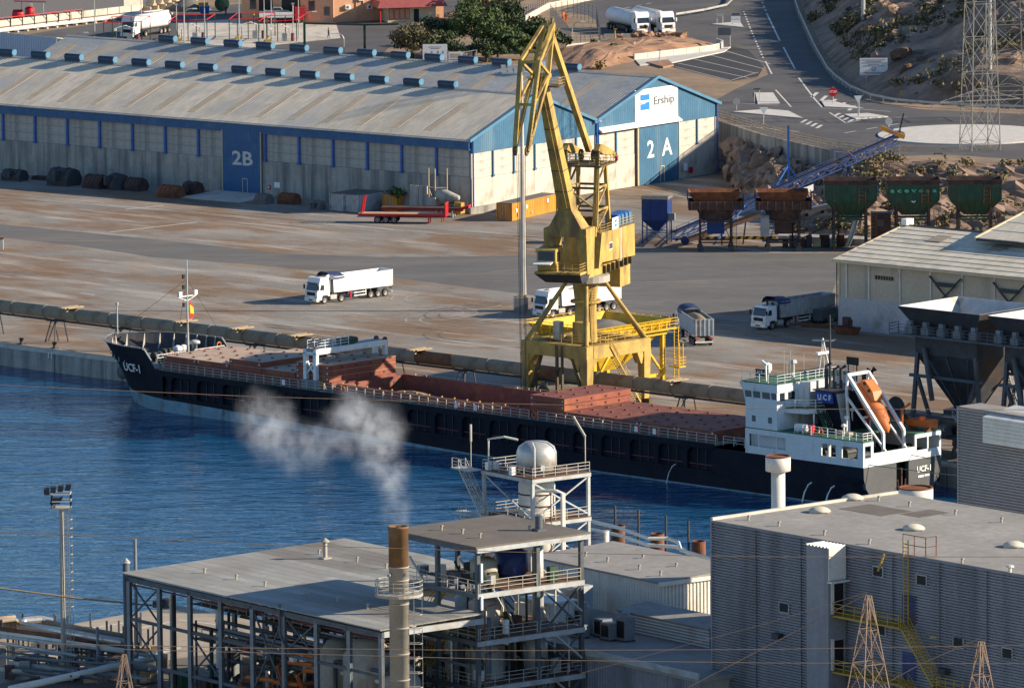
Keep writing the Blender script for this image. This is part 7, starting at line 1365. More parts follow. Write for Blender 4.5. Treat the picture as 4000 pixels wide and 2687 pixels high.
t = thing('fire_tank', 'small red upright tank beside the horizontal one', 'tank', T_(116, 78)); part('vessel', MB().lathe([(.4, .1), (.85, .4), (.85, 2.0), (.4, 2.3)], (0, 0, 0), 14), 'red_paint', t, True); part('leg', MB().box(-.6, -.45, -.1, .1, 0, .5), 'dark_steel', t); part('gauge', MB().cbox((.3, -.3, 2.6), (.4, .3, .4)), 'white_sign', t)
# pipe run and brackets along the barrier wall
pr = thing('pipe_run', 'bundle of pale and rusty pipes on sleepers below the barrier wall', 'pipe', T_(0, 130))
a, b = Vector((0, 0, .5)), T_(640, 55)-T_(0, 130)+Vector((0, 0, .5)); d_ = (b-a).normalized(); nn = Vector((-d_.y, d_.x, 0))
for k, mm in enumerate(('pipe_white', 'rust', 'pipe_white', 'lagging', 'rust')): part('pipe', MB().tube(a-d_*8+nn*(k*.7-1), b+nn*(k*.7-1), .2 if k % 2 else .26, n=8), mm, pr)
sl_ = MB().box(-.2, .2, -2, 2.4, 0, .32).mesh('sleeper', 'concrete_wall')
for k in range(18): o = link('sleeper', sl_, pr, a.lerp(b, k/17)-Vector((0, 0, .5))); o.rotation_euler[2] = math.atan2(d_.y, d_.x)
for i, x in enumerate((42, 88, 135, 182, 228, 273, 320)):
    t = thing('pipe_bracket', ORD[i]+' dark angle bracket from the left edge under the red pipe', 'bracket', T_(x, 128-x*.11), 0, 'fire main brackets'); part('upright', MB().box(-.09, .09, -.09, .09, 0, 2.2), 'green_paint_shaded', t); part('arm', MB().box(-1.1, .1, -.09, .09, 2.05, 2.2).bar((0, 0, 1.4), (-.7, 0, 2.1), .1), 'green_paint_shaded', t)
single('fire_main', 'thin red pipe running along the dark brackets', 'pipe', MB().tube(T_(-30, 132)+Vector((-.6, 0, 2.4)), T_(335, 92)+Vector((-.6, 0, 2.4)), .08, n=6), 'red_paint')
jb = MB().prism([(-.4, 0), (.4, 0), (.32, .25), (.14, .45), (.1, 1.0), (-.1, 1.0), (-.14, .45), (-.32, .25)], 1, -1.4, 1.4).mesh('concrete_barrier', 'cream')
for k in range(14):
    o = link('concrete_barrier', jb, None, T_(575+15*k, 48-3.2*(k % 14)*.9)+Vector((0, (1.2 if k % 2 else 0), 1.0 if k % 2 else 0)), R(30)); o['label'] = ORD[k]+' cream concrete barrier of the stack counted from the left'; o['category'] = 'barrier'; o['group'] = 'stacked concrete barriers'
single('gravel_heap', 'dark gravel heap beside the stacked concrete barriers', 'heap', MB().lathe([(4.2, 0), (2.6, 1.0), (1.2, 1.8), (.2, 2.1)], (0, 0, 0), 18), 'gravel_grey', T_(735, 40), smooth=True)
single('waste_drum', 'green skip drum on wheels by the gravel heap', 'drum', MB().lathe([(.5, -1), (1.3, -.9), (1.3, .9), (.5, 1)], (0, 0, 1.4), 14, 'y'), 'green_paint_shaded', T_(868, 46)); single('waste_bin', 'blue waste bin next to the green drum', 'bin', frus(MB(), (-.7, .7, -.5, .5), 0, (-.9, .9, -.7, .7), 1.5, .06), 'blue_paint', T_(800, 58)); single('waste_bin', 'yellow waste bin behind the blue one', 'bin', frus(MB(), (-.7, .7, -.5, .5), 0, (-.9, .9, -.7, .7), 1.5, .06), 'rail_yellow', T_(795, 45))
# white shed at the far left, walls coloured blue to stand for shade
Lf = Fr(G(222, 147, ZP+6.5)-Vector((0, 0, ZP+6.5)), 45.); t = fthing('cladded_shed', 'white corrugated shed coloured pale blue for shade, left edge behind the warehouse', 'shed', Lf, (0, 0, ZP)); q = MB(); q.corr((-34, 0, 0), (1, 0, 0), (0, 0, 1), 34, 6.5, .55, .1); part('front_wall', q, 'shade_blue_sheet', t); q = MB(); q.corr((0, 0, 0), (0, 1, 0), (0, 0, 1), 9, 5., .55, .1); part('end_wall', q, 'shade_blue_sheet', t); part('roof', MB().hexa([(-34.2, -.2, 6.4), (.2, -.2, 6.4), (.2, 9.2, 5.0), (-34.2, 9.2, 5.0)], [(-34.2, -.2, 6.5), (.2, -.2, 6.5), (.2, 9.2, 5.1), (-34.2, 9.2, 5.1)]), 'white_sheet', t)
# ================================================================== salmon building, annex, flatbed truck
def block(label, px, by, rz, L_, D_, h_, m, wins, acs=(), mirror=1):
    t = thing('office_building', label, 'building', T_(px, by), rz); part('wall', MB().box(0, L_, 0, D_, 0, h_) if mirror > 0 else MB().box(-L_, 0, 0, D_, 0, h_), m, t); part('roof', MB().box(-.2 if mirror > 0 else -L_-.2, L_+.2 if mirror > 0 else .2, -.2, D_+.2, h_, h_+.3), m, t)
    for x, z, w_, hh in wins: f_ = part('window', MB().box(x, x+w_, -.05, .0, z, z+hh), 'salmon_dark', t); part('pane', MB().box(x+.1, x+w_-.1, -.07, -.05, z+.1, z+hh-.1), 'glass', f_)
    for x, z in acs: o = part('air_conditioner', MB().box(x, x+.95, -.45, 0, z, z+.75), 'white_paint', t); part('fan_grille', MB().lathe([(.25, -.47), (.25, -.45)], (x+.35, 0, z+.37), 10, 'y'), 'text_grey', o)
    return t
t = block('salmon office building with air conditioners on its sunlit wall', 1305, 89, R(20), 20, 14, 9, 'salmon', [(13.8, 1.3, 1.2, 1.2), (15.8, 4.5, 1.4, 1.6), (4.6, 5.6, 1.2, 1.6)], [(2.0, 2.2), (6.0, 2.1), (4.4, 3.6), (9.0, 3.6), (13.2, 3.5)])
for x in (4.0, 5.3, 11.5): part('downpipe', MB().tube((x, -.1, 0), (x, -.1, 9), .08, n=6), 'salmon', t)
block('salmon workshop building in shade left of the offices', 1303, 90, R(-8), 16, 12, 9, 'salmon', [(-1.7, 1.2, 1.1, 1.6), (-4.4, 1.8, 1.2, 2.0), (-14.6, 2.2, 1.2, 2.0)], [], -1)
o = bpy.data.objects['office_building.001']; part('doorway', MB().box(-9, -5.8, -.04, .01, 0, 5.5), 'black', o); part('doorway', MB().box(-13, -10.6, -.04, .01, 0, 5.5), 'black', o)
t = thing('gatehouse', 'small cream gatehouse with overhanging dark red roof', 'building', T_(1515, 90), R(14)); part('wall', MB().box(0, 8.5, 0, 5, 0, 2.7), 'cream', t)
for k in range(4): f_ = part('window', MB().box(.2+.95*k, 1.05+.95*k, -.06, 0, .5, 2.4), 'red_paint', t); part('pane', MB().box(.28+.95*k, .97+.95*k, -.08, -.06, .6, 2.3), 'salmon', f_)
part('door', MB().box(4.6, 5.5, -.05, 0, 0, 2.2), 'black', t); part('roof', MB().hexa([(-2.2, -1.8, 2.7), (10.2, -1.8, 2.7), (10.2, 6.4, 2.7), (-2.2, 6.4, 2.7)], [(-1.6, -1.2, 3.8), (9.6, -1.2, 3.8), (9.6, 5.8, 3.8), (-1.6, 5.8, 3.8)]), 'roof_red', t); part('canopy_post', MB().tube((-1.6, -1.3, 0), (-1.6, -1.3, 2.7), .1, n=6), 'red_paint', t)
t = thing('steel_stair', 'yellow outside stair at the top beside the gatehouse roof', 'stair', T_(1650, 40), R(14)); m = MB(); stairs(m, (0, 0, 0), (4.5, 0, 2.6), (0, 1, 0), 1.2); part('flight', m, 'rail_yellow', t); part('landing', MB().box(4.5, 7, -.7, .7, 2.4, 2.6), 'rail_yellow', t); m = MB(); rail(m, [(4.5, -.7, 2.6), (7, -.7, 2.6)], 1.0, 1.2); part('landing_rail', m, 'rail_yellow', t)
t = thing('flatbed_lorry', 'white dropside lorry with a pickup on its bed by the workshop', 'lorry', T_(1195, 90), R(2)); part('bed', MB().box(-8, -2.2, -1.2, 1.2, 1.0, 1.2), 'white_paint', t); part('side_board', MB().box(-8, -2.2, -1.25, -1.2, 1.2, 2.0).box(-8, -2.2, 1.2, 1.25, 1.2, 2.0), 'white_paint', t); part('headboard', MB().box(-2.3, -2.1, -1.25, 1.25, 1.0, 3.0), 'white_paint', t); part('cab', MB().prism([(0, .6), (0, 1.8), (-.3, 2.7), (-1.9, 2.8), (-1.9, .6)], 1, -1.2, 1.2), 'red_paint', t); part('chassis', MB().box(-8, -.2, -.5, .5, .6, 1.0), 'black', t)
for s_ in (-1, 1):
    for x in (-1.1, -5.4, -6.7): wheel(t, x, s_*1.0, s_)
t2 = thing('pickup', 'pale pickup car riding on the dropside lorry', 'car', t.location+Vector((-5, 0, 1.25)), R(2)); part('body', MB().prism([(-2, .3), (2.2, .3), (2.2, .9), (1.1, 1.0), (.7, 1.5), (-.6, 1.5), (-.8, 1.0), (-2, 1.0)], 1, -.85, .85), 'grey_container', t2); part('window', MB().prism([(.95, 1.02), (.65, 1.44), (-.5, 1.44), (-.7, 1.02)], 1, -.86, .86), 'glass', t2)
for x in (-1.2, 1.3):
    for s_ in (-1, 1): part('wheel', MB().lathe([(.33, -.1), (.33, .1)], (x, s_*.8, .33), 10, 'y'), 'tyre', t2)
t = thing('pipe_gantry', 'dark green overhead pipe gantry crossing before the gatehouse', 'gantry', T_(1190, 190)); a = T_(1425, 206)-t.location; b = T_(1560, 208)-t.location
part('beam', MB().bar((0, 0, 4.2), tuple(a+Vector((0, 0, 4.6))), .3).bar(tuple(a+Vector((0, 0, 4.6))), tuple(b+Vector((0, 0, 4.8))), .3), 'green_paint_shaded', t); part('post', MB().box(-.2, .2, -.2, .2, 0, 4.3), 'green_paint_shaded', t); part('post', MB().box(a.x-.2, a.x+.2, a.y-.2, a.y+.2, 0, 4.7), 'green_paint_shaded', t)
t = thing('windsock', 'red and white windsock on a pole at the top left of the offices', 'windsock', T_(1185, 60)); part('pole', MB().tube((0, 0, 0), (0, 0, 3.2), .05, n=6), 'galv', t); part('sock', MB().tube((0, 0, 3.1), (-.3, 0, 1.9), .28, .12, 8), 'signal_red', t); part('sock_band', MB().tube((-.1, 0, 2.7), (-.18, 0, 2.4), .26, .22, 8), 'white_sign', t)
# ================================================================== people
def person(label, loc, rz, shirt, trousers, walk=.25, helmet=None, arm=.2):
    J = {'pel': (0, 0, .95), 'spi': (0, 0, 1.2), 'che': (.02, 0, 1.42), 'nek': (.03, 0, 1.53), 'hed': (.05, 0, 1.66), 'top': (.05, 0, 1.76),
         'lk': (walk*.5, .1, .5), 'la': (walk*.6-.05, .1, .08), 'lt': (walk*.6+.14, .1, .04), 'rk': (-walk*.1, -.1, .5), 'ra': (-walk*.9, -.1, .1), 'rt': (-walk*.9+.17, -.1, .04),
         'ls': (.02, .2, 1.42), 'le': (-arm*.4, .25, 1.15), 'lh': (arm*.2, .25, .92), 'lf': (arm*.3, .25, .82), 'rs': (.02, -.2, 1.42), 're': (arm*.3, -.25, 1.15), 'rh': (arm*1.0, -.24, .95), 'rf': (arm*1.2, -.24, .87)}
    RD = dict(pel=.16, spi=.145, che=.16, nek=.065, hed=.105, top=.07, lk=.075, la=.05, lt=.045, rk=.075, ra=.05, rt=.045, ls=.07, le=.05, lh=.035, lf=.03, rs=.07, re=.05, rh=.035, rf=.03)
    E = ['pel spi', 'spi che', 'che nek', 'nek hed', 'hed top', 'pel lk', 'lk la', 'la lt', 'pel rk', 'rk ra', 'ra rt', 'che ls', 'ls le', 'le lh', 'lh lf', 'che rs', 'rs re', 're rh', 'rh rf']
    K = list(J); me_ = bpy.data.meshes.new('body'); me_.from_pydata([J[k] for k in K], [[K.index(x) for x in e.split()] for e in E], [])
    ob = bpy.data.objects.new('body', me_); COL.objects.link(ob); ob.modifiers.new('s', 'SKIN'); ob.modifiers.new('d', 'SUBSURF').levels = 1
    for i, k in enumerate(K): me_.skin_vertices[0].data[i].radius = (RD[k], RD[k])
    me_.skin_vertices[0].data[0].use_root = True
    ev = ob.evaluated_get(bpy.context.evaluated_depsgraph_get()); nm = bpy.data.meshes.new_from_object(ev); bpy.data.objects.remove(ob)
    for mm in (trousers, shirt, 'skin', 'hair', 'tyre'): nm.materials.append(MATS[mm])
    for p in nm.polygons:
        c = p.center; p.use_smooth = True; p.material_index = 4 if c.z < .1 else 0 if c.z < .98 and abs(c.y) < .2 else 1 if c.z < 1.5 and c.z > .96 else 2
        if c.z > 1.7 or (c.z > 1.62 and c.x < .02): p.material_index = 3
    t = thing('person', label, 'person', loc, rz); link('body', nm, t)
    if helmet: part('helmet', MB().lathe([(.15, 1.70), (.14, 1.76), (.09, 1.82), (.02, 1.84)], (.05, 0, 0), 12), helmet, t, True)
    else: part('hair', MB().lathe([(.10, 1.70), (.115, 1.74), (.08, 1.79), (.02, 1.81)], (.03, 0, 0), 10), 'hair', t, True)
person('person in dark clothes walking across the loading yard road', T_(1283, 150), R(0), 'cloth_dark', 'cloth_dark'); person('person in dark overalls and yellow helmet by the right loading gantry', T_(993, 97), R(200), 'cloth_blue', 'cloth_dark', .05, 'helmet_yellow'); person('person in blue overalls near the green drum at the top', T_(882, 60), R(-90), 'cloth_blue', 'cloth_blue', .08)
person('person in orange workwear, taller of the two by the compound fence', T_(2200, 84), R(-60), 'cloth_orange', 'cloth_orange', .05); person('person in orange workwear, nearer of the two by the compound fence', T_(2212, 92), R(-120), 'cloth_orange', 'cloth_orange', .1)
for i, (x, y, nm_, dd) in enumerate(((735, 115, 'person in overalls standing at the second loading gantry', 60), (1125, 165, 'person in dark clothes beside the rightmost loading gantry', 20))): pass
# ================================================================== power pylons at the right edge
def pylon(label, base, w0, w1, h_, rz, arms=(), m='pylon_steel', lv=10, cat='pylon', r=.12):
    t = thing('lattice_pylon', label, cat, base, rz); cs = [(-1, -1), (1, -1), (1, 1), (-1, 1)]
    pt = lambda i, f: Vector((cs[i % 4][0]*(w0+(w1-w0)*f)/2, cs[i % 4][1]*(w0+(w1-w0)*f)/2, h_*f))
    for i in range(4): part('leg', MB().bar(pt(i, 0), pt(i, 1), r), m, t)
    for k in range(lv):
        f0, f1 = k/lv, (k+1)/lv; q = MB()
        for i in range(4): q.bar(pt(i, f0), pt(i+1, f1), r*.55).bar(pt(i+1, f0), pt(i, f1), r*.55).bar(pt(i, f1), pt(i+1, f1), r*.6)
        part('lacing', q, m, t)
    for z, L_ in arms: part('cross_arm', MB().bar((-L_, 0, z), (L_, 0, z), r).bar((-L_, 0, z), (0, 0, z+1.8), r*.7).bar((L_, 0, z), (0, 0, z+1.8), r*.7), m, t)
    return t
pylon('tall lattice pylon standing on the rocks at the right', G(3828, 690, 3.0), 4.8, 2.2, 46, R(20), ((11.2, 6.5),), lv=9); pylon('lattice pylon behind, with wide splayed legs near the roundabout', T_(3935, 470)+Vector((0, 0, -.2)), 7.0, 3.0, 40, R(10), ((4, 8), ), lv=8)
single('signal_pole', 'slim white pole beside the near pylon', 'pole', MB().tube((0, 0, 0), (0, 0, 30), .28, .2, 10), 'galv', T_(3868, 400)); single('signal_pole', 'paired pale pole on the hillside at the top edge', 'pole', MB().tube((0, 0, 0), (0, 0, 12), .35, .3, 10), 'galv', Vector((58.5, 1306, ZP+3.0)))

# blue yard gate by the retaining wall, bush by the containers, stray block at the left edge
ga, gb_ = G(2802, 668), G(2905, 690); t = thing('yard_gate', 'dark blue barred gate at the foot of the retaining wall', 'gate', ga); d_ = gb_-ga
for k in range(15): part('gate_bar', MB().bar(tuple(d_*(k/14)), tuple(d_*(k/14)+Vector((0, 0, 3.4))), .12), 'blue_deep', t)
for z in (.3, 1.7, 3.4): part('gate_rail', MB().bar((0, 0, z), tuple(d_+Vector((0, 0, z))), .14), 'blue_deep', t)
shrub('straggly green bush growing between the containers and concrete panels', W.w((-9.3, -5.6, 2.2)), 1.6, 'tree_leaf', 260)
t = thing('stop_block', 'pale concrete post with rusty foot at the left edge of the yard', 'post', G(5, 975)); part('post', MB().box(-.5, .3, -.3, .3, 0, 1.5), 'concrete_pale', t); part('cap', MB().box(-.6, .4, -.35, .35, 1.5, 1.7), 'rust', t)
# ================================================================== foreground works: open steel shed
FS = Fr(G(505, 2240, 12)-Vector((0, 0, 12)), 52.7); HZ = 12.0
sd = fthing('process_shed', 'open-sided steel shed with broad grey sheet roof at lower left', 'shed', FS)
def slope_z(v): return HZ+.02*v
def rstrip(u0, u1, v0, v1):
    z0_, z1_ = slope_z(v0), slope_z(v1)
    part('roof_sheet', MB().hexa([(u0, v0, z0_), (u1, v0, z0_), (u1, v1, z1_), (u0, v1, z1_)], [(u0, v0, z0_+.12), (u1, v0, z0_+.12), (u1, v1, z1_+.12), (u0, v1, z1_+.12)]), rr0.choice(['shed_roof', 'shed_roof', 'shed_roof_b', 'shed_roof_c']), sd)
rws = 20; rr0 = random.Random(2)
for k in range(rws):
    v0_, v1_ = -.6+26.8*k/rws+.02, -.6+26.8*(k+1)/rws-.02; ue = 41.6 if v1_ < 12 else 27.6; um = 10+18*rr0.random(); rstrip(-.6, um-.02, v0_, v1_); rstrip(um, ue, v0_, v1_)
part('eave_beam', MB().box(-.3, 41.3, -.2, .1, HZ-.75, HZ-.25), 'frame_steel', sd); part('eave_beam', MB().box(41.0, 41.3, .1, 12, HZ-.75, HZ-.2), 'frame_pale', sd); part('eave_beam', MB().box(-.3, 0, .1, 26, HZ-.7, HZ-.2), 'frame_steel', sd); part('eave_beam', MB().box(-.3, 27.5, 25.7, 26, HZ-.3, HZ+.2), 'frame_steel', sd)
for i, u in enumerate((0, 5.1, 10.2, 15.3, 20.5, 25.6, 30.8, 36, 41)):
    for v in (0, 12.4, 25.7):
        if v > 13 and u > 28: continue
        part('column', MB().box(u-.2, u+.2, v-.16, v+.16, 0, HZ-.3), 'frame_steel' if v else 'frame_steel', sd); part('column_flange', MB().box(u-.26, u+.26, v-.2, v-.161, 0, HZ-.4), 'grey_steel', sd)
    if u < 41: 
        for z in (3.4, 7.6): part('girt', MB().bar((u, 0, z), (u+5.1, 0, z), .22, .3), 'frame_steel', sd); part('girt', MB().bar((u, 12.4, z-.4), (u+5.1, 12.4, z-.4), .2, .28), 'frame_steel', sd)
for u, z0_, z1_ in ((0, 7.6, 11.3), (0, 3.4, 7.4), (10.2, 3.5, 7.5), (20.5, 3.5, 11.2), (25.6, 7.8, 11.2)): part('bracing', MB().bar((u, -.02, z0_), (u+5.1, -.02, z1_), .14).bar((u, .05, z1_), (u+5.1, .05, z0_), .14), 'frame_steel', sd)
NUB = MB().tube((0, 0, 0), (0, 0, .45), .11, n=8).cbox((.08, 0, .45), (.28, .2, .1)).mesh('roof_vent', 'stack_steel')
for u, v in ((5.5, 5), (10.5, 5.2), (15.5, 5), (22, 5), (27, 5.2), (32, 5), (37, 5), (5, 19), (11, 19.2), (16, 19), (22, 19)): link('roof_vent', NUB, sd, (u, v, slope_z(v)+.12))
vp = FS.g(1270, 2180, 12.5); part('roof_flue', MB().tube((vp.x, vp.y, 12.3), (vp.x, vp.y, 14.0), .22, n=12).lathe([(.1, 14.5), (.45, 14.2), (.45, 14.12), (.1, 14.1)], (vp.x, vp.y, 0), 12).cbox((vp.x, vp.y, 12.5), (.9, .9, .2)), 'stack_steel', sd)
part('gutter_pipe', MB().path([(25.4, -.4, HZ+.4), (25.4, -.4, 9.5), (26.2, -.4, 8.6), (26.2, -.4, 3)], .13, 8), 'frame_steel', sd); part('sprinkler_main', MB().tube((.2, .35, HZ-1.1), (41, .35, HZ-1.1), .08, n=6), 'maroon', sd)
# plant inside the shed
pf = MB(); pf.box(-14, 44, -12, 27, .0, .03); struct('plant_shade_slab', pf, 'flat_roof_dark', FS.o, -FS.a)  # dark slab added to deepen the shade under the shed
for i, (u, v, r, h_) in enumerate(((27.5, 5, 2.2, 7.2), (32.6, 4.6, 2.4, 8), (36.8, 5.4, 1.8, 6), (22.6, 16, 2.2, 8))):
    t = fthing('process_vessel', ['dull steel vessel under the shed roof, left of the chimney', 'widest steel vessel under the shed directly behind the chimney', 'steel vessel under the shed right of the chimney', 'steel vessel at the back of the shed'][i], 'vessel', FS, (u, v, 0)); part('shell', MB().lathe([(r, .2), (r, h_), (r*.55, h_+1.4), (r*.3, h_+1.6)], (0, 0, 0), 20), 'stack_steel', t, True); part('support_ring', MB().lathe([(r+.05, h_*.5), (r+.2, h_*.5+.05), (r+.2, h_*.5+.25), (r+.05, h_*.5+.3)], (0, 0, 0), 20), 'frame_steel', t)
rr = random.Random(5)
op = fthing('hot_pipework', 'bright orange insulated pipework and valves inside the shed', 'pipework', FS)
for k in range(7): u = 15+rr.random()*10; z = 2.2+rr.random()*4.5; part('pipe', MB().path([(u, 2+rr.random()*3, 0), (u, 2.2, z), (u+1.2, 2.2, z+.7), (u+2.6+2*rr.random(), 3, z+.7), (u+4, 6, z+.7)], .22, 8), 'orange', op)
for k in range(9): part('valve', MB().cbox((14.5+11*rr.random(), 1.6+1.5*rr.random(), 1.5+5.5*rr.random()), (.6, .5, .6)), 'white_paint' if k % 2 else 'red_paint', op)
gp = fthing('pipe_rack', 'dense dark pipe rack filling the inside of the shed', 'pipe rack', FS)
for k in range(80):
    z = 1+rr.random()*9; v = 3+rr.random()*18; a = rr.random()*30; mm = rr.choice(['frame_steel', 'dark_steel', 'pipe_white', 'lagging', 'rust_dark', 'grey_steel', 'maroon']); part('pipe', MB().tube((a, v, z), (min(40, a+8+rr.random()*10), v, z), .10+.14*rr.random(), n=7), mm, gp)
for k in range(60):
    u = rr.random()*40; v = 2+rr.random()*20; part('riser', MB().tube((u, v, 0), (u, v, 4+rr.random()*6), .1+.12*rr.random(), n=7), rr.choice(['frame_steel', 'pipe_white', 'lagging', 'dark_steel', 'green_paint_shaded']), gp)
for k in range(40): part('equipment', MB().cbox((rr.random()*40, 2+rr.random()*16, .9+rr.random()*1.2), (1+1.6*rr.random(), 1+rr.random(), 1.2+rr.random()*1.6)), rr.choice(['frame_steel', 'grey_steel', 'concrete_wall', 'rust_dark', 'deck_green']), gp)
for z in (5.2, 8.6):
    for u0_ in (2, 14, 27): part('platform', MB().box(u0_, u0_+9, 6, 9, z, z+.12), 'grating', gp); m = MB(); rail(m, [(u0_, 6, z+.1), (u0_+9, 6, z+.1)], 1.05, 1.5); part('platform_rail', m, 'rail_grey', gp)
part('big_pipe', MB().path([(6.5, 6, 3), (6.5, 6, 8.6), (7.4, 7, 9.4), (14, 16, 10.2), (22, 24, 10.4)], .4, 12), 'pipe_white', gp)
# ================================================================== chimney with platform
CH = Vector((-10.5, 713.3, 0)); ch = thing('works_chimney', 'tall steel chimney with rusty top and ring platform giving off vapour', 'chimney', CH); r = .9
zs = [0, 4.4, 6.8, 9.2, 11.6, 14., 16.2, 18.4, 19.6]
for a, b in zip(zs[:-1], zs[1:]): part('shell_section', MB().lathe([(r, a), (r, b-.1), (r+.05, b-.1), (r+.05, b)], (0, 0, 0), 28), 'stack_steel', ch, True)
part('rusty_top', MB().lathe([(r+.005, 19.6), (r+.005, 23.1), (r+.06, 23.12), (r+.06, 23.3), (r-.06, 23.3), (r-.06, 21)], (0, 0, 0), 28), 'stack_rust', ch, True)
for s_ in (-.8, .6): part('sample_port', MB().tube((s_, -.7, 18.9), (s_*1.15, -1.1, 18.9), .14, n=8), 'grey_steel', ch)
n = 20; pr_ = MB().lathe([(r, 16.9), (2.2, 16.9), (2.2, 17.15), (r, 17.15)], (0, 0, 0), 28); part('ring_platform', pr_, 'stack_steel', ch)
pm_ = MB().box(-.035, .035, -.035, .035, 17.15, 18.3).mesh('rail_post', 'rail_grey')
for k in range(14): link('rail_post', pm_, ch, (2.15*math.cos(2*math.pi*k/14), 2.15*math.sin(2*math.pi*k/14), 0))
for z in (17.5, 17.9, 18.3): part('ring_rail', MB().path([(2.15*math.cos(2*math.pi*k/24), 2.15*math.sin(2*math.pi*k/24), z) for k in range(25)], .035, 5), 'rail_grey', ch)
m = MB(); ladder(m, (1.35, 0, 1), (1.35, 0, 17), .5, .35, .03, (0, 1, 0)); part('ladder', m, 'rail_grey', ch)
cgm = MB().path([(.9, -.35, 0), (1.9, -.4, 0), (2.1, 0, 0), (1.9, .4, 0), (.9, .35, 0)], .035, 5).mesh('ladder_hoop', 'rail_grey')
for k in range(10): link('ladder_hoop', cgm, ch, (0, 0, 3+1.35*k))
part('cage_bar', MB().bar((2.1, 0, 3), (2.1, 0, 16.8), .05), 'rail_grey', ch)
# vapour
def smoke():
    m = bpy.data.materials.new('vapour'); m.use_nodes = True; nt = m.node_tree; N = nt.nodes; L = nt.links; N.remove(N['Principled BSDF']); pv = N.new('ShaderNodeVolumePrincipled'); pv.inputs['Color'].default_value = (.88, .93, 1, 1); pv.inputs['Anisotropy'].default_value = .2; tc = N.new('ShaderNodeTexCoord')
    L.new(pv.outputs['Volume'], N['Material Output'].inputs['Volume'])
    dn = N.new('ShaderNodeTexNoise'); dn.inputs['Scale'].default_value = .32; dn.inputs['Detail'].default_value = 4; L.new(tc.outputs['Object'], dn.inputs['Vector'])
    vm = N.new('ShaderNodeVectorMath'); vm.operation = 'MULTIPLY_ADD'; L.new(dn.outputs['Color'], vm.inputs[0]); vm.inputs[1].default_value = (3.4, 3.4, 3.4); L.new(tc.outputs['Object'], vm.inputs[2])
    last = None
    for px, py, rr_, w in ((1550, 2035, 1.1, .5), (1552, 1985, 1.4, .4), (1550, 1920, 1.7, .45), (1525, 1860, 2.1, .75), (1470, 1800, 2.1, .6), (1470, 1690, 2.7, 1.), (1385, 1630, 2.5, .85), (1330, 1715, 2.0, .6), (1235, 1740, 2.3, .7), (1130, 1770, 2.1, .6), (1060, 1690, 2.8, .75), (1010, 1610, 2.0, .5)):
        d = ray(px, py); p = CAMP+d*(713.3/d.y); c = p-CH+Vector((1.7, 1.7, 1.7)); ds = N.new('ShaderNodeVectorMath'); ds.operation = 'DISTANCE'; L.new(vm.outputs[0], ds.inputs[0]); ds.inputs[1].default_value = c
        mr = N.new('ShaderNodeMapRange'); mr.interpolation_type = 'SMOOTHSTEP'; mr.inputs['From Min'].default_value = rr_*1.3; mr.inputs['From Max'].default_value = rr_*.15; mr.inputs['To Max'].default_value = w; L.new(ds.outputs['Value'], mr.inputs['Value'])
        if last is None: last = mr.outputs['Result']
        else: mx = N.new('ShaderNodeMath'); mx.operation = 'MAXIMUM'; L.new(last, mx.inputs[0]); L.new(mr.outputs['Result'], mx.inputs[1]); last = mx.outputs[0]
    n2 = N.new('ShaderNodeTexNoise'); n2.inputs['Scale'].default_value = .85; n2.inputs['Detail'].default_value = 5; n2.inputs['Roughness'].default_value = .65; L.new(tc.outputs['Object'], n2.inputs['Vector']); r2 = N.new('ShaderNodeMapRange'); r2.inputs['From Min'].default_value = .36; r2.inputs['From Max'].default_value = .62; L.new(n2.outputs['Fac'], r2.inputs['Value'])
    mu = N.new('ShaderNodeMath'); mu.operation = 'MULTIPLY'; L.new(last, mu.inputs[0]); L.new(r2.outputs['Result'], mu.inputs[1]); m3 = N.new('ShaderNodeMath'); m3.operation = 'MULTIPLY'; L.new(mu.outputs[0], m3.inputs[0]); m3.inputs[1].default_value = .4; L.new(m3.outputs[0], pv.inputs['Density'])
    MATS['vapour'] = m
smoke(); o = struct('smoke_plume', MB().box(-19, 4.5, -5.5, 6, 23.4, 38.5), 'vapour', CH, kind='stuff', label='pale vapour drifting left from the chimney over the water')
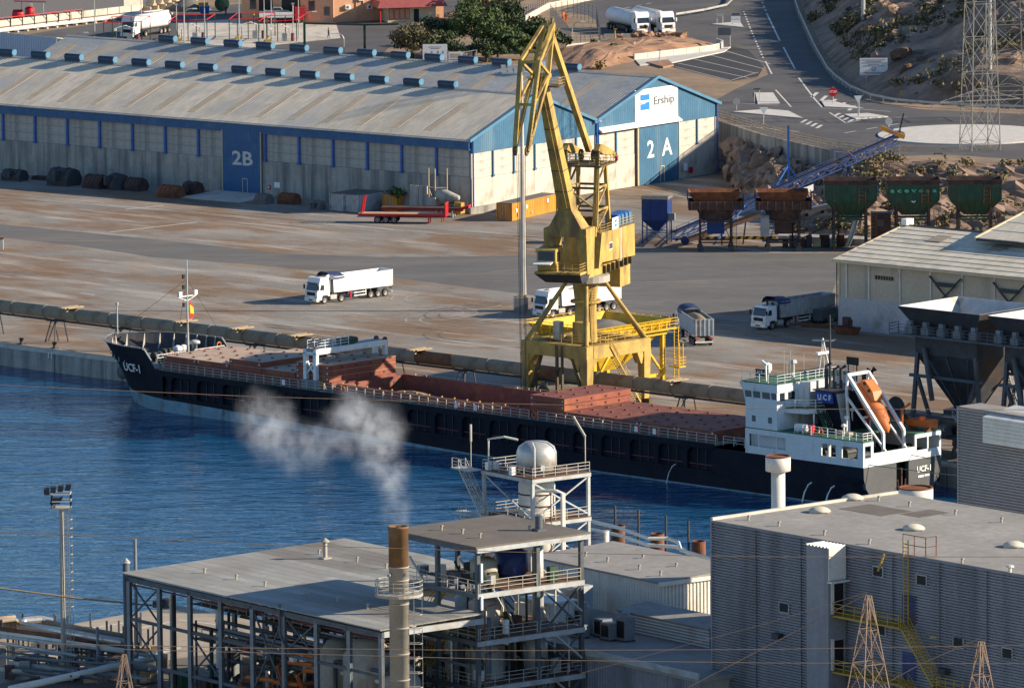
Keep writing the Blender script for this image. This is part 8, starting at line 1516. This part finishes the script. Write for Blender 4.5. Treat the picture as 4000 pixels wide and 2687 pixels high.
# ================================================================== four-storey steel process tower
TW = Fr(G(1863, 2135, 18.6)-Vector((0, 0, 18.6)), 52.7); tw = fthing('process_tower', 'four-storey open steel process tower with dark flat roof', 'tower', TW)
U0, V1 = -12.8, 12.6; cols = [(-.2, .2), (-.2, 7.2), (-.2, V1-.2), (-6.4, .2), (-6.4, V1-.2), (U0+.2, .2), (U0+.2, 7.2), (U0+.2, V1-.2)]
part('roof_deck', MB().box(U0-.5, .5, -.5, V1+.5, 18.5, 18.68), 'flat_roof_dark', tw)
part('roof_edge', MB().box(.2, .48, -.3, V1+.3, 18.05, 18.5), 'frame_pale', tw); part('roof_edge', MB().box(U0-.3, .2, -.42, -.2, 18.05, 18.5), 'frame_steel', tw)
for u, v in cols: part('column', MB().box(u-.19, u+.19, v-.19, v+.19, 0, 18.5), 'frame_steel', tw)
for z in (14.1, 9.6, 5.2, 1.0):
    part('floor', MB().box(U0+.4, -.1, 3.2, V1-.2, z, z+.1), 'grating', tw); part('floor_beam', MB().box(-.1, .12, 0, V1, z-.45, z+.02), 'frame_pale', tw); part('floor_beam', MB().box(U0, -.1, -.1, .14, z-.4, z+.02), 'frame_steel', tw); part('floor_beam', MB().box(U0, -.1, V1-.3, V1-.1, z-.4, z-.02), 'frame_steel', tw)
    m = MB(); rail(m, [(0, .3, z+.1), (0, 7, z+.1)], 1.1, 1.5, .03); part('floor_rail', m, 'rail_grey', tw); m = MB(); rail(m, [(0, 7.4, z+.1), (0, V1-.4, z+.1)], 1.1, 1.5, .03); part('floor_rail', m, 'rail_grey', tw); m = MB(); rail(m, [(0, .1, z+.1), (U0, .1, z+.1)], 1.1, 1.6, .03); part('floor_rail', m, 'rail_grey', tw)
    part('bracing', MB().bar((.0, 8.0, z-4.2), (0, V1-.4, z-.4), .15).bar((.05, V1-.6, z-4.2), (.05, 7.6, z-.4), .15), 'frame_steel', tw); part('kicker', MB().bar((0, V1-3.4, z-.4), (0, V1-.3, z-2.9), .18), 'frame_pale', tw)
    m = MB(); stairs(m, (-9.8, .9, z-4.2), (-6.0, .9, z), (0, 1, 0), .8); part('stair_flight', m, 'rail_yellow', tw)
    part('riser_pipe', MB().path([(.1, .7, z-4), (.3, .7, z-1.2), (.3, 2.2, z-1.0)], .07, 6), 'maroon', tw)
for i, (u, v, r, z0_, z1_, mm) in enumerate(((-4.5, 4.2, 1.5, 9.7, 12.8, 'stack_steel'), (-3.2, 9.2, 1.2, 5.3, 9.0, 'galv'), (-4.2, 4.0, 1.9, 1.1, 8.6, 'stack_steel'), (-9.2, 6., 1.4, 5.3, 12.5, 'frame_pale'), (-3.5, 9.8, .55, 9.7, 17.4, 'galv'), (-5.5, 8.2, 1.6, 14.2, 17.0, 'blue_deep'), (-4.8, 4.4, 1.3, 14.2, 16.6, 'stack_steel'), (-3.4, 9.8, 1.5, 1.1, 4.6, 'galv'))):
    part('tower_vessel', MB().lathe([(r*.6, z0_), (r, z0_+.5), (r, z1_-.4), (r*.5, z1_)], (u, v, 0), 18), mm, tw, True)
for k in range(60):
    u, v = -11.5*rr.random()-.6, 1+11*rr.random(); z = rr.choice([14.3, 9.8, 5.4, 1.2]); part('fitting', MB().cbox((u, v, z+.6), (.4+.8*rr.random(), .4+.6*rr.random(), .6+rr.random())), rr.choice(['galv', 'frame_steel', 'rust_dark', 'green_paint_shaded', 'white_paint']), tw)
for k in range(40): u, v = -11*rr.random()-.5, 1+11*rr.random(); z = 1+rr.random()*9; part('tower_pipe', MB().path([(u, v, z), (u, v, z+3+3*rr.random()), (u-2, v, z+6)], .08+.07*rr.random(), 6), rr.choice(['galv', 'pipe_white', 'frame_steel', 'green_paint_shaded']), tw)
for u, v in ((-9.5, 3), (-6.5, 3.2), (-3.5, 3), (-4, 9.2)): link('roof_vent', NUB, tw, (u, v, 18.68))
part('roof_flue', MB().tube((-3.4, 9.9, 18.6), (-3.4, 9.9, 20.1), .36, n=14).cbox((-3.4, 9.9, 18.75), (1., 1., .2)), 'frame_steel', tw); part('chevron_light', MB().box(.1, .3, .25, .45, 12.6, 13.9).box(.1, .3, .25, .45, 15.2, 17), 'white_paint', tw)
# ================================================================== tank tower behind
TT = Fr(G(2080, 1868, 14)-Vector((0, 0, 14)), 52.7); tt = fthing('tank_tower', 'pale steel tower carrying a domed white tank behind the process tower', 'tower', TT)
for u in (-8.2, 0):
    for v in (0, 7.2): part('column', MB().box(u-.16, u+.16, v-.16, v+.16, 0, 14), 'frame_pale', tt)
for z in (14, 9.4, 4.8):
    part('deck', MB().box(-8.4, .2, -.2, 7.4, z-.12, z), 'grating', tt); part('deck_beam', MB().box(0.02, .24, -.2, 7.4, z-.5, z-.12), 'frame_pale', tt); part('deck_beam', MB().box(-8.4, 0, -.24, -.02, z-.5, z-.12), 'frame_pale', tt)
    m = MB(); rail(m, [(.1, 7.3, z), (.1, -.1, z), (-8.3, -.1, z), (-8.3, 7.3, z)], 1.0, 1.4, .035); part('deck_rail', m, 'rail_grey', tt); part('bracing', MB().bar((0, 0, z-4.4), (0, 7.2, z-.5), .16).bar((.05, 7.2, z-4.4), (.05, 0, z-.5), .16).bar((0, 0, z-4.4), (-8.2, 0, z-.5), .14), 'frame_pale', tt)
part('tank', MB().lathe([(1.8, 14), (2.08, 14.3), (2.08, 15.9), (1.85, 16.5), (1.2, 16.95), (.2, 17.1)], (-4., 3.6, 0), 26), 'galv', tt, True)
part('lower_tank', MB().lathe([(1.0, 4.8), (1.9, 6.4), (1.9, 12.6), (1.5, 13.6)], (-4., 3.6, 0), 22), 'white_sheet', tt, True)
for k in range(5): part('tank_hoop', MB().lathe([(1.93, 6.8+1.2*k), (2.0, 6.85+1.2*k), (1.93, 6.95+1.2*k)], (-4, 3.6, 0), 20), 'rust_dark', tt)
for x, y in ((.3, 6.), (.5, 7.6)): part('vent_pipe', MB().path([(-.6, x, 12.6), (1.6, x+1.4, 12.7), (2.2, x+1.8, 12.5), (2.2, x+1.8, 8.4-y*.3), (1.2, x+1.2, 8.0-y*.3)], .17, 8), 'pipe_white', tt)
part('whip_pipe', MB().path([(-7.4, 0, 14), (-7.4, 0, 17.2), (-6, 1, 17.5), (-5, 2, 17.2)], .12, 7).path([(-.4, .6, 14), (-.4, .6, 17.), (-1.8, 1.4, 17.3)], .1, 7), 'pipe_white', tt); part('tube_lamp', MB().bar((-.2, 7.0, 14), (-.2, 7., 17.6), .08).bar((-.2, 7, 17.6), (-1.4, 6.4, 19.6), .2), 'stack_steel', tt); part('tube_lamp', MB().bar((-10.4, 0, 14), (-10.4, 0, 16.6), .07).bar((-10.4, 0, 16.6), (-10.4, 0, 18.4), .18), 'stack_steel', tt); part('red_main', MB().path([(.2, 2.2, 5), (.2, 2.2, 12.4), (.2, 1.2, 12.6)], .08, 6), 'maroon', tt)
m = MB(); stairs(m, (-6.6, -1.2, 9.4), (-10.4, -1.2, 14), (0, 1, 0), .9); part('stair_flight', m, 'rail_grey', tt); m = MB(); stairs(m, (-6.6, -1.2, 4.8), (-10.4, -1.2, 9.4), (0, 1, 0), .9); part('stair_flight', m, 'rail_grey', tt); m = MB(); rail(m, [(-11.4, -1.7, 14), (-8.4, -1.7, 14)], 1.0, 1.2); part('landing_rail', m, 'rail_grey', tt); part('landing', MB().box(-11.5, -8.4, -1.8, -.2, 13.85, 14), 'frame_pale', tt); part('landing', MB().box(-11.5, -8.4, -1.8, -.2, 9.25, 9.4), 'frame_pale', tt)
for k in range(16): part('fitting', MB().cbox((-8*rr.random(), -.2+7*rr.random(), rr.choice([5.3, 9.9, 14.4])), (.5, .5, .8)), rr.choice(['galv', 'white_paint', 'rust_dark']), tt)
part('drop_pipe', MB().path([(2, 8, 8), (2, 8, 4), (3, 8.4, 2.6)], .25, 8).path([(2.6, 7.4, 8), (2.6, 7.4, 3), (4, 8, 1.8)], .2, 8), 'pipe_white', tt)
# jetty pipes and dolphins beyond
jp = thing('jetty_pipeline', 'pair of pale pipes on posts zigzagging out over the water', 'pipeline', (0, 0, 0)); JZ = 3.2
PP = [G(x, y, JZ) for x, y in ((2310, 2035), (2420, 2062), (2535, 2103), (2610, 2102), (2650, 2118), (2560, 2130), (2540, 2122), (2660, 2148), (2800, 2190))]; PQ = [G(x, y, JZ-.8) for x, y in ((2310, 2068), (2420, 2090), (2530, 2128), (2640, 2135), (2800, 2215))]
part('pipe', MB().path(PP[:4]+[PP[4]]+PP[7:], .2, 8), 'pipe_white', jp); part('pipe', MB().path(PQ, .2, 8), 'pipe_white', jp)
for x, y in ((2403, 2150), (2495, 2165), (2602, 2190), (2690, 2212)): p = G(x, y, ZW); part('pipe_support', MB().tube(p, p+Vector((0, 0, 5.0)), .13, n=8), 'dark_steel', jp)
for i, (x, y) in enumerate(((2415, 2150), (2568, 2182), (2730, 2212))): single('mooring_dolphin', ['rusty mooring dolphin standing farthest left in the water', 'rusty mooring dolphin in the middle of the three', 'rusty mooring dolphin nearest the grey building'][i], 'dolphin', MB().lathe([(.75, -2.5), (.75, 1.3), (.68, 1.3), (.68, .6)], (0, 0, 0), 18), 'rust', G(x, y, ZW)+Vector((0, 0, 1.5)))
# ================================================================== white shed on the low roof, plant roof
WB = Fr(G(2577, 2272, 11)-Vector((0, 0, 11)), 52.7)
lr = fthing('plant_building', 'low plant building with flat pale roof carrying the white shed', 'building', WB); part('roof_slab', MB().box(-30, 26, -16, 12, 6.6, 7.0), 'flat_roof', lr); q = MB(); q.corr((-30, -15.8, 0), (1, 0, 0), (0, 0, 1), 56, 6.6, .4, -.08); part('front_wall', q, 'sheet_grey', lr); part('parapet', MB().box(-30, 26, -16.1, -15.9, 6.9, 7.5), 'frame_pale', lr); part('inner_block', MB().box(-29.5, 25.5, -15.5, 11.5, 0, 6.6), 'concrete_wall', lr)
ws = fthing('white_shed', 'white ribbed shed with grey roof standing on the low flat roof', 'shed', WB)
q = MB(); q.corr((-20, 0, 7), (1, 0, 0), (0, 0, 1), 20, 3.8, .42, .07); part('long_wall', q, 'white_sheet', ws); q = MB(); q.corr((0, 0, 7), (0, 1, 0), (0, 0, 1), 10, 3.8, .42, .1); part('gable_wall', q, 'white_sheet', ws); part('roof', MB().hexa([(-20.3, -.2, 10.8), (.3, -.2, 10.8), (.3, 10.2, 11.2), (-20.3, 10.2, 11.2)], [(-20.3, -.2, 11.0), (.3, -.2, 11.0), (.3, 10.2, 11.4), (-20.3, 10.2, 11.4)]), 'flat_roof', ws); part('eave_trim', MB().box(.2, .36, -.3, 10.2, 10.6, 11.0), 'white_sheet', ws)
for u, v in ((-2.4, 2), (-6.5, 2.6), (-5, 6), (-12, 3), (-11, 6.6), (-16, 3.4)): link('roof_vent', NUB, ws, (u, v, 11.1))
t = fthing('small_kiosk', 'small louvred white kiosk on the low flat roof', 'kiosk', WB, (-5.4, -9.2, 7)); q = MB(); q.corr((0, 0, 0), (0, 0, 1), (-1, 0, 0), 2.1, 0.01, .3, .01); part('louvre_wall', MB().box(-4.6, 0, 0, 3.0, 0, 2.1), 'white_sheet', t)
for k in range(7): part('louvre', MB().box(-4.6, 0, -.08, 0, .2+.27*k, .3+.27*k), 'white_sheet', t)
q = MB(); q.corr((.03, 0, 0), (0, 1, 0), (0, 0, 1), 3.0, 2.1, .5, .08); part('end_wall', q, 'white_sheet', t); part('roof', MB().box(-4.8, .25, -.25, 3.2, 2.1, 2.3), 'white_sheet', t)
t = fthing('roof_monitor', 'low louvred monitor with sloping roof beside the air coolers', 'roof monitor', WB, (7.5, -5.5, 7)); part('body', MB().box(-7, 7, 0, 3.4, 0, 1.9), 'sheet_grey', t); part('roof', MB().hexa([(-7.2, -.2, 1.9), (7, -.2, 1.9), (7, 3.6, 2.3), (-7.2, 3.6, 2.3)], [(-7.2, -.2, 2.0), (7, -.2, 2.0), (7, 3.6, 2.4), (-7.2, 3.6, 2.4)]), 'flat_roof', t)
for k in range(6): part('louvre', MB().box(-7, 7, -.08, 0, .15+.29*k, .26+.29*k), 'white_sheet', t)
for i, (u, v, hh) in enumerate(((-1.2, -9.4, 1.7), (.6, -9.8, 2.6), (2.6, -9.0, 1.8), (4.4, -9.6, 1.7), (5.8, -8.8, 2.2), (1.6, -11, 1.3))):
    t = fthing('air_cooler', ['boxy grey air cooler at the left of the roof group', 'tallest air cooler with round fan cowl', 'grey air cooler behind the tallest one', 'grey air cooler in the middle right of the group', 'air cooler with fan cowl at the right of the group', 'small control box in front of the coolers'][i], 'air cooler', WB, (u, v, 7)); part('casing', MB().box(-.7, .7, -.6, .6, .15, hh), 'grey_steel', t); part('feet', MB().box(-.8, .8, -.6, -.5, 0, .15).box(-.8, .8, .5, .6, 0, .15), 'frame_steel', t)
    if i in (1, 4): part('fan_cowl', MB().lathe([(.62, hh), (.62, hh+.2), (.45, hh+.4), (.42, hh+.6)], (0, 0, 0), 18), 'grey_steel', t)
    part('grille', MB().box(-.55, .55, -.62, -.6, .4, hh-.2), 'black', t)
t = fthing('vent_drum', 'white capped round ventilator between tower and white shed', 'ventilator', WB, (-9.6, -3.0, 7)); part('drum', MB().lathe([(.8, 0), (.8, 2.3), (1.0, 2.4), (1.0, 2.7), (.5, 2.9)], (0, 0, 0), 16), 'galv', t, True); part('side_panel', MB().box(1.3, 2.2, -.6, .6, 0, 3.0), 'frame_pale', t)
# ================================================================== big ribbed building at the right
RB = Fr(G(2785, 2035, 21)-Vector((0, 0, 21)), 50.); rbd = fthing('ribbed_hall', 'large grey ribbed hall with flat roof filling the lower right corner', 'hall', RB)
q = MB(); q.corr((60, 0, 0), (0, 0, 1), (-1, 0, 0), 21, 60, .26, .2); part('ribbed_wall', q, 'sheet_grey', rbd); part('core', MB().box(.1, 60, .1, 23.2, 0, 20.9), 'sheet_grey', rbd); part('corner_trim', MB().box(-.12, .08, -.24, .1, 0, 21.1), 'sheet_grey', rbd)
for k in range(1, 10): part('sheet_joint', MB().box(6.2*k-.05, 6.2*k+.05, -.23, -.1, 0, 20.9), 'frame_steel', rbd)
part('roof', MB().box(-.1, 60, -.12, 23.4, 20.92, 21.1), 'flat_roof', rbd); part('parapet_cap', MB().bar((-.05, -.1, 21.2), (-.05, 23.4, 21.2), .3, .3), 'concrete_pale', rbd); part('roof_patch', MB().box(3, 9, 13, 17, 21.102, 21.12), 'flat_roof_dark', rbd)
part('roof_patch', MB().box(9.2, 12, 15, 19, 21.102, 21.115), 'flat_roof_dark', rbd)
for x, y in ((3200, 2000), (3568, 2068), (3960, 2135), (3330, 1950)):
    p = RB.g(x, y, 21.1); dm = part('roof_dome', MB().lathe([(1.25, 21.1), (1.25, 21.2)], (p.x, p.y, 0), 4), 'concrete_pale', rbd); part('dome_shell', MB().lathe([(1.1, 21.2), (.9, 21.42), (.55, 21.58), (.1, 21.64)], (p.x, p.y, 0), 20), 'fibre_roof', dm, True)
for x, y in ((2924, 2032), (3042, 2055), (3220, 2090), (3432, 1956), (3552, 1978), (3396, 2125), (3758, 2200), (3912, 2040), (3732, 2010)): p = RB.g(x, y, 21.1); link('roof_vent', NUB, rbd, (p.x, p.y, 21.1))
p = RB.g(3945, 2235, 21.1); part('beacon', MB().tube((p.x, p.y, 21.1), (p.x, p.y, 21.6), .15, n=8).lathe([(.4, 21.6), (.3, 21.75), (.05, 21.8)], (p.x, p.y, 0), 12), 'white_sheet', rbd)
a = RB.pv(3150, 2135, -2.3); b = RB.pv(3235, 2150, -2.3); ut0, ut1, zt = a.x, b.x, 20.9
stt = part('stair_tower', MB().box(ut0, ut1, -2.3, .02, 0, zt), 'sheet_grey', rbd); q = MB(); q.corr((ut0-.15, -2.5, zt+.02), (1, 0, 0), (0, 1, 0), ut1-ut0+.3, 2.6, .45, .12); part('tower_roof', q, 'white_sheet', stt); part('tower_head', MB().box(ut1, ut1+.12, -2.3, -.02, zt-3, zt), 'white_sheet', stt); part('canopy', MB().box(ut1, ut1+.6, -2.4, -.02, zt-3.2, zt-3.05), 'white_sheet', stt)
for z in (14.8, 9.6, 4.5):
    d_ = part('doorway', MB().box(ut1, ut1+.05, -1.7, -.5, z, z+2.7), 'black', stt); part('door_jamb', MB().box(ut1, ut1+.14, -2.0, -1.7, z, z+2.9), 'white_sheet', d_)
    part('balcony', MB().box(ut1+.06, ut1+9, -1.9, -.12, z-.25, z-.1), 'rail_yellow', rbd); m = MB(); rail(m, [(ut1+.1, -1.9, z-.1), (ut1+9, -1.9, z-.1)], 1.1, 1.6, .035); part('balcony_rail', m, 'rail_yellow', rbd)
    m = MB(); stairs(m, (ut1+13.2, -1.2, z-5.0), (ut1+9.0, -1.2, z-.2), (0, 1, 0), .9); part('stair_flight', m, 'rail_yellow', rbd); dd = part('blue_door', MB().box(ut1+7.6, ut1+9.4, -.2, -.1, z, z+2.6), 'blue_deep', rbd); part('landing', MB().box(ut1+12.8, ut1+17.4, -1.9, -.12, z-5.2, z-5.05), 'rail_yellow', rbd); m = MB(); rail(m, [(ut1+14, -1.9, z-5.05), (ut1+17.4, -1.9, z-5.05)], 1.1, 1.2, .035); part('balcony_rail', m, 'rail_yellow', rbd)
for x, y in ((3063, 2372), (3430, 2232), (3600, 2265), (3744, 2508), (3935, 2550), (3440, 2460)):
    p = RB.pv(x, y, -.15); f_ = part('wall_louvre', MB().box(p.x-.7, p.x+.7, -.2, -.1, p.z-.5, p.z+.5), 'frame_pale', rbd); part('louvre_grille', MB().box(p.x-.58, p.x+.58, -.22, -.2, p.z-.4, p.z+.4), 'black', f_)
for x, y in ((3040, 2482), (3690, 2620)): p = RB.pv(x, y, -.4); part('wall_lamp', MB().cbox((p.x, -.5, p.z), (.9, .7, .5)), 'dark_steel', rbd)
p = RB.pv(3548, 2130, -.2); m = MB(); rail(m, [(p.x-.8, -.1, 21.1), (p.x+2.2, -.1, 21.1), (p.x+2.2, 1.2, 21.1)], 1.8, 1.2, .04, 2); part('roof_ladder_hoop', m, 'rust', rbd); m = MB(); ladder(m, (p.x, -.5, 14.7), (p.x, -.5, 22.5), .6, .35, .04); part('roof_ladder', m, 'rail_yellow', rbd)
for px, py, rz in ((3430, 2195, .9), (3635, 2487, .1)): p = RB.pv(px, py, -2); part('tube_light', MB().bar((p.x, -2, p.z-.8 if rz > .5 else p.z), (p.x+.8, -2, p.z+.8 if rz > .5 else p.z+.1), .16), 'rail_yellow', rbd)
FR = Fr(G(3745, 1590, 28)-Vector((0, 0, 28)), 50.); fr_ = fthing('ribbed_annex', 'tan horizontally ribbed tall block at the right edge behind the stern', 'hall', FR); q = MB(); q.corr((11, 0, 0), (0, 0, 1), (-1, 0, 0), 28, 11, .28, .2); part('ribbed_wall', q, 'sheet_tan', fr_); part('core', MB().box(.1, 11, .1, 3, 0, 27.9), 'sheet_tan', fr_); part('corner_trim', MB().box(-.1, .1, -.13, .1, 0, 28.1), 'sheet_tan', fr_); part('roof', MB().box(-.1, 11, -.1, 3, 27.92, 28.1), 'flat_roof', fr_)
hd = part('duct_hood', MB().prism([(-1.2, 25.2), (3, 25.6), (3, 28.4), (-1.2, 27.7)], 0, 4.6, 11), 'white_sheet', fr_)
for k in range(6): part('hood_louvre', MB().box(4.7, 11, -1.28, -1.2, 25.5+.36*k, 25.66+.36*k), 'white_sheet', hd)
for i, (x, y, ty, w) in enumerate(((3040, 1985, 1778, .98), (3578, 1965, 1902, 1.3))):
    b = G(x, y, 12 if i == 0 else 16); s_ = FPX/((b-CAMP).dot(_fw)); h_ = b.z+(y-ty)/s_; t = thing('roof_stack', ['rust-streaked cream ventilation stack with wide collar behind the hall', 'short wide rusty stack rim showing behind the hall roof'][i], 'stack', (b.x, b.y, 0)); part('pipe', MB().lathe([(w*.72, 0), (w*.72, h_-1.2)], (0, 0, 0), 20), 'white_sheet', t, True); part('collar', MB().lathe([(w*.72, h_-1.65), (w*1.3, h_-1.5), (w*1.3, h_), (w*1.2, h_), (w*1.2, h_-1.2)], (0, 0, 0), 24), 'white_sheet', t, True); part('rust_rim', MB().lathe([(w*1.31, h_-.1), (w*1.31, h_+.03), (w*1.19, h_+.03), (w*1.19, h_-.3)], (0, 0, 0), 24), 'rust', t)
# ================================================================== left: lamp mast, posts, pipe bundles
LM = G(250, 2660, 0); t = thing('floodlight_tower', 'slender floodlight tower with caged ladder over the water at left', 'floodlight tower', LM); part('mast', MB().tube((0, 0, 0), (0, 0, 17.2), .28, .2, 10), 'stack_steel', t); m = MB(); ladder(m, (.55, -.2, 0), (.5, -.2, 17), .42, .32, .03); part('ladder', m, 'rail_grey', t)
hm = MB().path([(.3, -.3, 0), (.4, -.8, 0), (.9, -.9, 0), (1.1, -.5, 0), (.9, -.2, 0)], .03, 5).mesh('ladder_hoop', 'rail_grey')
for k in range(18): link('ladder_hoop', hm, t, (0, 0, 1.5+.86*k))
part('cage_bar', MB().bar((1.05, -.5, 1.5), (1.05, -.5, 16.6), .045).bar((.6, -.9, 1.5), (.6, -.9, 16.6), .045), 'rail_grey', t); part('basket_floor', MB().box(-.9, .95, -.9, .9, 17.1, 17.25), 'stack_steel', t); m = MB(); rail(m, [(-.9, -.9, 17.2), (.95, -.9, 17.2), (.95, .9, 17.2), (-.9, .9, 17.2), (-.9, -.9, 17.2)], 1.4, 2, .05, 2); part('basket_rail', m, 'white_sheet', t)
for k, (x, z) in enumerate(((-1.3, 18.5), (-.7, 18.7), (0, 18.8), (.7, 18.9), (-.8, 17.6), (-.3, 17.6))): part('floodlight', MB().hexa([(x-.3, -.5, z), (x+.2, -.5, z), (x+.2, -.1, z), (x-.3, -.1, z)], [(x-.35+.2*k*.3, -.6, z+.6), (x+.2+.2*k*.3, -.6, z+.6), (x+.2+.2*k*.3, -.25, z+.7), (x-.35+.2*k*.3, -.25, z+.7)]), 'dark_steel', t)
for lab, x, ty, r in (('tall bare post behind the left corner of the shed', 530, 2097, .16), ('shorter bare post left of the shed among pipes', 378, 2445, .15)):
    b = G(x+6, 2670, 0); s_ = FPX/((b-CAMP).dot(_fw)); single('steel_post', lab, 'post', MB().tube((0, 0, 0), (0, 0, (2670-ty)/s_), r, n=8), 'grey_steel', b)
b = FS.w((-1.4, .6, 0)); t = thing('vent_stack', 'dark vent stack with conical cap at the left shed corner', 'stack', b); part('pipe', MB().tube((0, 0, 0), (0, 0, 12.8), .34, n=14), 'frame_steel', t, True); part('cap', MB().lathe([(.42, 12.8), (.42, 12.9), (.05, 13.3)], (0, 0, 0), 14), 'galv', t)
pb = thing('pipe_bundle', 'bundle of lagged and rusty pipes sweeping in from the left edge', 'pipework', (0, 0, 0))
for k, (a, b_, r, mm, z) in enumerate((((-60, 2420), (60, 2410), .22, 'conveyor', 4.6), ((80, 2440), (480, 2508), .42, 'lagging', 4.2), ((150, 2425), (480, 2485), .33, 'conveyor', 4.2), ((-60, 2450), (480, 2520), .3, 'rust', 3.8), ((-60, 2462), (500, 2540), .2, 'pipe_white', 3.6), ((-60, 2478), (640, 2565), .14, 'frame_pale', 3.4), ((40, 2690), (640, 2562), .34, 'pipe_white', 3.0), ((270, 2640), (700, 2530), .25, 'lagging', 2.2), ((-60, 2500), (300, 2560), .16, 'galv', 2.8), ((-60, 2560), (560, 2600), .15, 'grey_steel', 2.2), ((40, 2590), (300, 2625), .3, 'concrete_wall', 1.2), ((-60, 2610), (240, 2630), .25, 'concrete_wall', 1.0))): part('pipe', MB().tube(G(*a, z), G(*b_, z), r, n=12), mm, pb, True)
for x in (0, 18, 34, 50, 66): part('elbow_pipe', MB().path([G(x-60, 2425, 5), G(x-8, 2418, 5), G(x, 2425, 4.6), G(x, 2440, 3), G(x, 2470, 0)], .2, 8), 'conveyor' if x % 4 else 'rust', pb)
part('elbow_pipe', MB().path([G(80, 2440, 4.2), G(95, 2424, 4.5), G(160, 2418, 4.5), G(205, 2428, 4.2)], .4, 10), 'lagging', pb)
for k in range(60):
    x = 10+rr.random()*600; y = 2520+rr.random()*120; p = G(x, y, 0); part('rack_post', MB().box(p.x-.1, p.x+.1, p.y-.1, p.y+.1, 0, 2+1.8*rr.random()), rr.choice(['frame_steel', 'dark_steel', 'grey_steel']), pb)
for k in range(44):
    x = rr.random()*500; y = 2530+rr.random()*110; z = 1.2+2*rr.random(); part('rack_beam', MB().bar(G(x, y, z), G(x+90+60*rr.random(), y+16, z), .18), rr.choice(['frame_steel', 'dark_steel', 'grey_steel']), pb)
for k in range(40): p = G(rr.random()*640, 2570+rr.random()*100, 0); part('equipment', MB().cbox((p.x, p.y, .8), (.8+rr.random(), .8, 1+rr.random())), rr.choice(['concrete_wall', 'rust_dark', 'grey_steel', 'plank']), pb)
t = thing('capstan', 'dark mooring capstan on the far corner of the works quay', 'capstan', G(650, 2372, 0)); part('drum', MB().lathe([(.5, 0), (.35, .4), (.5, .9), (.1, 1.0)], (0, 0, 0), 12), 'dark_steel', t); part('motor', MB().cbox((-.9, 0, .4), (1, .6, .7)), 'dark_steel', t)
mk = MB()
for a, b_ in (((300, 2462), (560, 2418)), ((420, 2478), (680, 2425)), ((700, 2420), (860, 2440))):
    A, B_ = G(*a, .012), G(*b_, .012); d = (B_-A).normalized(); n = Vector((-d.y, d.x, 0))*.15; mk.quad(A-n, B_-n, B_+n, A+n)
struct('apron_marking', mk, 'road_paint')
t = thing('site_cabin', 'white cabin with corrugated roof at the bottom beside the chimney', 'cabin', G(1365, 2640, 3.2)-Vector((0, 0, 3.2)), -R(52.7)); part('wall', MB().box(-5.2, 0, 0, 3.8, 0, 3.0), 'white_sheet', t); part('wall_seam', MB().box(-1.8, -1.74, -.03, 0, 0, 3), 'galv', t); part('wall_seam', MB().box(-3.6, -3.54, -.03, 0, 0, 3), 'galv', t)
for k in range(10): part('roof_sheet', MB().hexa([(-5.4+.57*k, -.3, 3.0), (-4.87+.57*k, -.3, 3.0), (-4.87+.57*k, 4.0, 3.3), (-5.4+.57*k, 4.0, 3.3)], [(-5.4+.57*k, -.3, 3.12+.06*(k % 2)), (-4.87+.57*k, -.3, 3.12+.06*(k % 2)), (-4.87+.57*k, 4.0, 3.42+.06*(k % 2)), (-5.4+.57*k, 4.0, 3.42+.06*(k % 2))]), 'plank' if k % 3 else 'white_sheet', t)
# ================================================================== wires and near pylons
def wire(lab, pts, r=.026, y=610., m='wire'):
    P = []
    for x, py in pts: d = ray(x, py); P.append(CAMP+d*(y/d.y))
    mb = MB(); Q_ = []
    for a, b in zip(P[:-1], P[1:]): Q_ += [a.lerp(b, k/4) for k in range(4)]
    single('overhead_wire', lab, 'wire', mb.path(Q_+[P[-1]], r, 5), m)
wire('pale overhead wire crossing the ship hull', [(-80, 1501), (1000, 1549), (2000, 1577), (3000, 1597), (4100, 1600)]); wire('overhead wire crossing the chimney top and shed roof', [(-80, 2073), (1000, 2124), (2000, 2155), (3000, 2174), (4100, 2174)]); wire('upper overhead wire low over the works', [(-80, 2508), (1000, 2530), (2000, 2540), (3000, 2535), (4100, 2517)]); wire('lowest overhead wire over the works', [(480, 2535), (1000, 2548), (2000, 2575), (3000, 2588), (4100, 2591)])
wire('wire running down left from the near pylon head', [(3388, 2318), (3000, 2521), (2690, 2682)], .035, 640); wire('thin wire running left from the near pylon head', [(3388, 2312), (3000, 2432), (2270, 2628)], .02, 640); wire('wire from the second near pylon head', [(3828, 2492), (3600, 2590), (3420, 2690)], .035, 640); wire('heavy double mooring line reaching the works quay', [(-60, 2288), (300, 2335), (620, 2366)], .1, 760, 'conveyor')
for i, (x, y, h_) in enumerate(((3392, 2325, 14), (3833, 2505, 14))):
    d = ray(x, y); p = CAMP+d*(640/d.y); o = pylon(['rust-pale lattice pylon head in front of the ribbed hall', 'second small lattice pylon head near the right corner'][i], p-Vector((0, 0, h_)), 4.2, .35, h_, R(30), (), 'wire', 5, 'pylon', .065)
for i, (x, y) in enumerate(((485, 2555), )): d = ray(x, y); p = CAMP+d*(700/d.y); pylon('small lattice pylon head among the pipes at lower left', p-Vector((0, 0, 10)), 3.2, .3, 10, R(20), (), 'wire', 4, 'pylon', .07)
